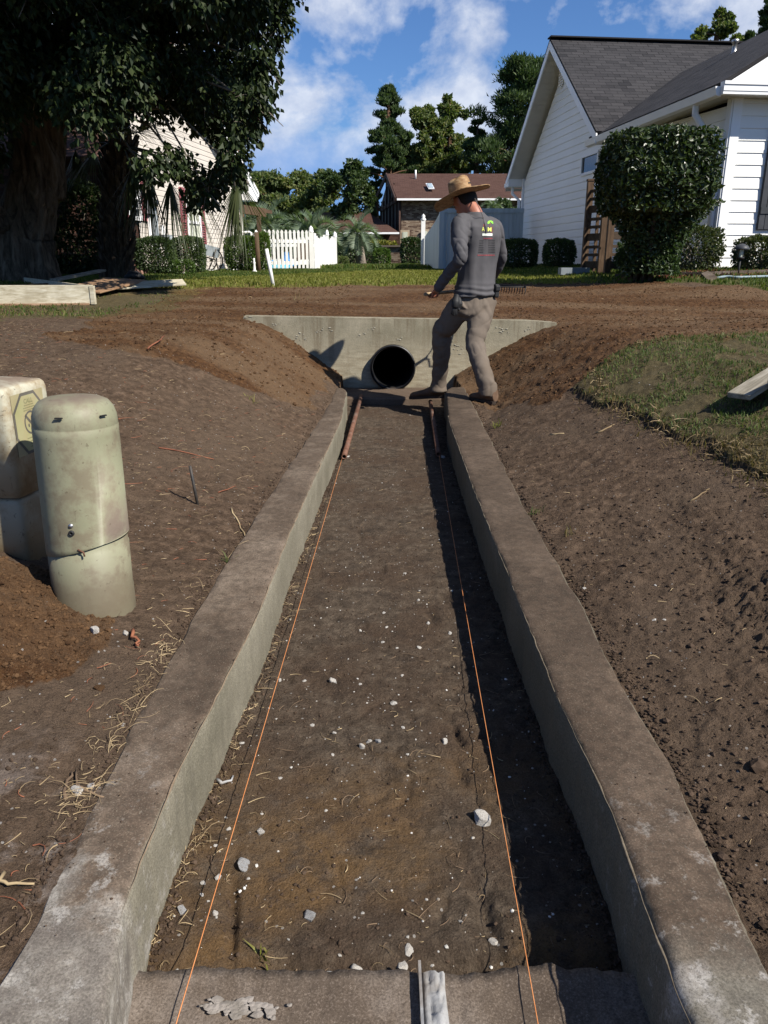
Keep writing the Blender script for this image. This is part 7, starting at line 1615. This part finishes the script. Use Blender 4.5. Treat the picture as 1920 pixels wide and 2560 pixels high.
textmesh('A', 15.5, lambda x, y: dec(1208.0+x*.62, 573-y, .0035), M['pyel'], 'logo_letter', shirt, bold=.1)
def dpoly(polys, m, name, off=.0028):
    mb = MB()
    for P_ in polys: mb.add([dec(a, b, off) for a, b in P_], [tuple(range(len(P_)))])
    return mb.build(name, m, shirt)
def strip(x0, x1, y0, y1, n): return [[(x0+(x1-x0)*i/n, y0), (x0+(x1-x0)*(i+1)/n, y0), (x0+(x1-x0)*(i+1)/n, y1), (x0+(x1-x0)*i/n, y1)] for i in range(n)]
dpoly(strip(1206, 1231, 583.5, 589.5, 10), M['pwh'], 'logo_banner')
cx_, cy_ = 1226, 556; fr = []
for k in range(9):
    a = radians(-25+k*29); ex, ey = cx_+8.5*cos(a), cy_-6.0*sin(a)
    fr.append([(cx_+1.5*cos(a+1.6), cy_-1.5*sin(a+1.6)), (cx_+6*cos(a+.22), cy_-4.6*sin(a+.22)), (ex, ey+1.2), (cx_+6*cos(a-.22), cy_-4.6*sin(a-.22))])
dpoly(fr, M['pgr'], 'logo_palm_leaves', .0040); dpoly([[(1224.6, 558), (1226.6, 558), (1225.4, 566), (1223.6, 566)]], M['pmar'], 'logo_palm_trunk')
dpoly(strip(1208, 1214, 560, 566, 2)+[[(1214, 579.5), (1231, 580), (1231, 583), (1214, 582.5)]]+[[(1229.5, 565), (1231.5, 565), (1231.5, 580), (1229.5, 580)]], M['pmar'], 'logo_backing', .0018)
random.seed(4); pl = []
for x0, x1, y in ((1209, 1231, 594.5), (1194, 1237, 636.5)):
    x = x0
    while x < x1: w_ = random.uniform(1.5, 4); pl.append([(x, y), (min(x+w_, x1), y+.2), (min(x+w_, x1), y+3.0), (x, y+2.8)]); x += w_+.6
dpoly(pl, M['pred'], 'red_print_line', .0022); pl = []
for j in range(6):
    y = 600.5+j*5.7
    for (x0, x1) in ((1199-j*.6, 1209), (1221, 1237+j*.2)):
        x = x0
        while x < x1: w_ = random.uniform(1.2, 3.4); pl.append([(x, y), (min(x+w_, x1), y), (min(x+w_, x1), y+2.3), (x, y+2.3)]); x += w_+.6
dpoly(pl, M['pdk'], 'dark_print_lines', .0022)
# ---- rake, pouch, gloves
rk = thing('garden_rake', H0, 'long handled bow rake held low across the worker\'s body', 'rake')
M['rakew'] = wood('rake_handle_wood', (.15, .10, .055), (.27, .19, .11), (.42, .32, .20))
mb = MB(); mb.tube([H0-hd*.01, H0, H0+hd*.02, H1-hd*.10], [.010, .0145, .0145, .0135], 14); mb.build('handle', M['rakew'], rk)
mb = MB(); mb.tube([H1-hd*.12, H1-hd*.0], [.0165, .010], 12); mb.build('ferrule', M['steel'], rk)
bd_ = Vector((.80, -.60, -.02)); bd_ = (bd_-hd*bd_.dot(hd)*.8).normalized(); hc_ = H1+hd*.13+bd_*.02; dn = Vector((.0, 0, -1)); hw3 = .19
mb = MB(); mb.beam(hc_-bd_*hw3, hc_+bd_*hw3, .010, .018); 
for sg in (-1, 1): mb.tube([H1-hd*.02, H1+bd_*sg*.03+hd*.01, H1+bd_*sg*.11+hd*.03, hc_+bd_*sg*.165-hd*.03, hc_+bd_*sg*.17], .0055, 6)
mb.build('bow_and_bar', M['steel'], rk)
for k in range(14):
    c_ = hc_+bd_*hw3*(-.97+1.94*k/13); mb = MB(); mb.tube([c_, c_+dn*.035, c_+dn*.066+hd*-.012], [.0052, .0046, .0022], 6); mb.build('tine', M['steel'], rk)
p = at(1238, 727, 6.33); mb = MB(); mb.box(p, (.045, .06, .105), Matrix.Rotation(.6, 4, 'Z')); mb.box(p+Z3*.02+Vector((.004, -.006, 0)), (.05, .066, .05), Matrix.Rotation(.6, 4, 'Z')); o = mb.build('belt_pouch', M['black'], PS, bevel=.012)
gl_ = MB(); g0 = at(1138, 748, 6.16)
limb(gl_, [at(1142, 738, 6.18), at(1139, 755, 6.15), at(1137, 768, 6.15)], [.020, .032, .030], 12)
for k, (a, b) in enumerate(((1129, 786), (1134, 790), (1141, 788), (1149, 776))): limb(gl_, [at(1137+k, 764, 6.15), at((1137+a)/2+k*.4, (764+b)/2, 6.14+.004*k), at(a, b, 6.15)], [.014, .0115, .009], 10)
limb(gl_, [at(1146, 745, 6.17), at(1150, 760, 6.16), at(1147, 772, 6.16)], [.018, .022, .012], 12)
go = link('work_gloves', remesh(gl_, .004, 2, 'work_gloves'), M['black'], None, g0); setp(go, 'black work gloves hanging from the back pocket of the khaki trousers', 'gloves')
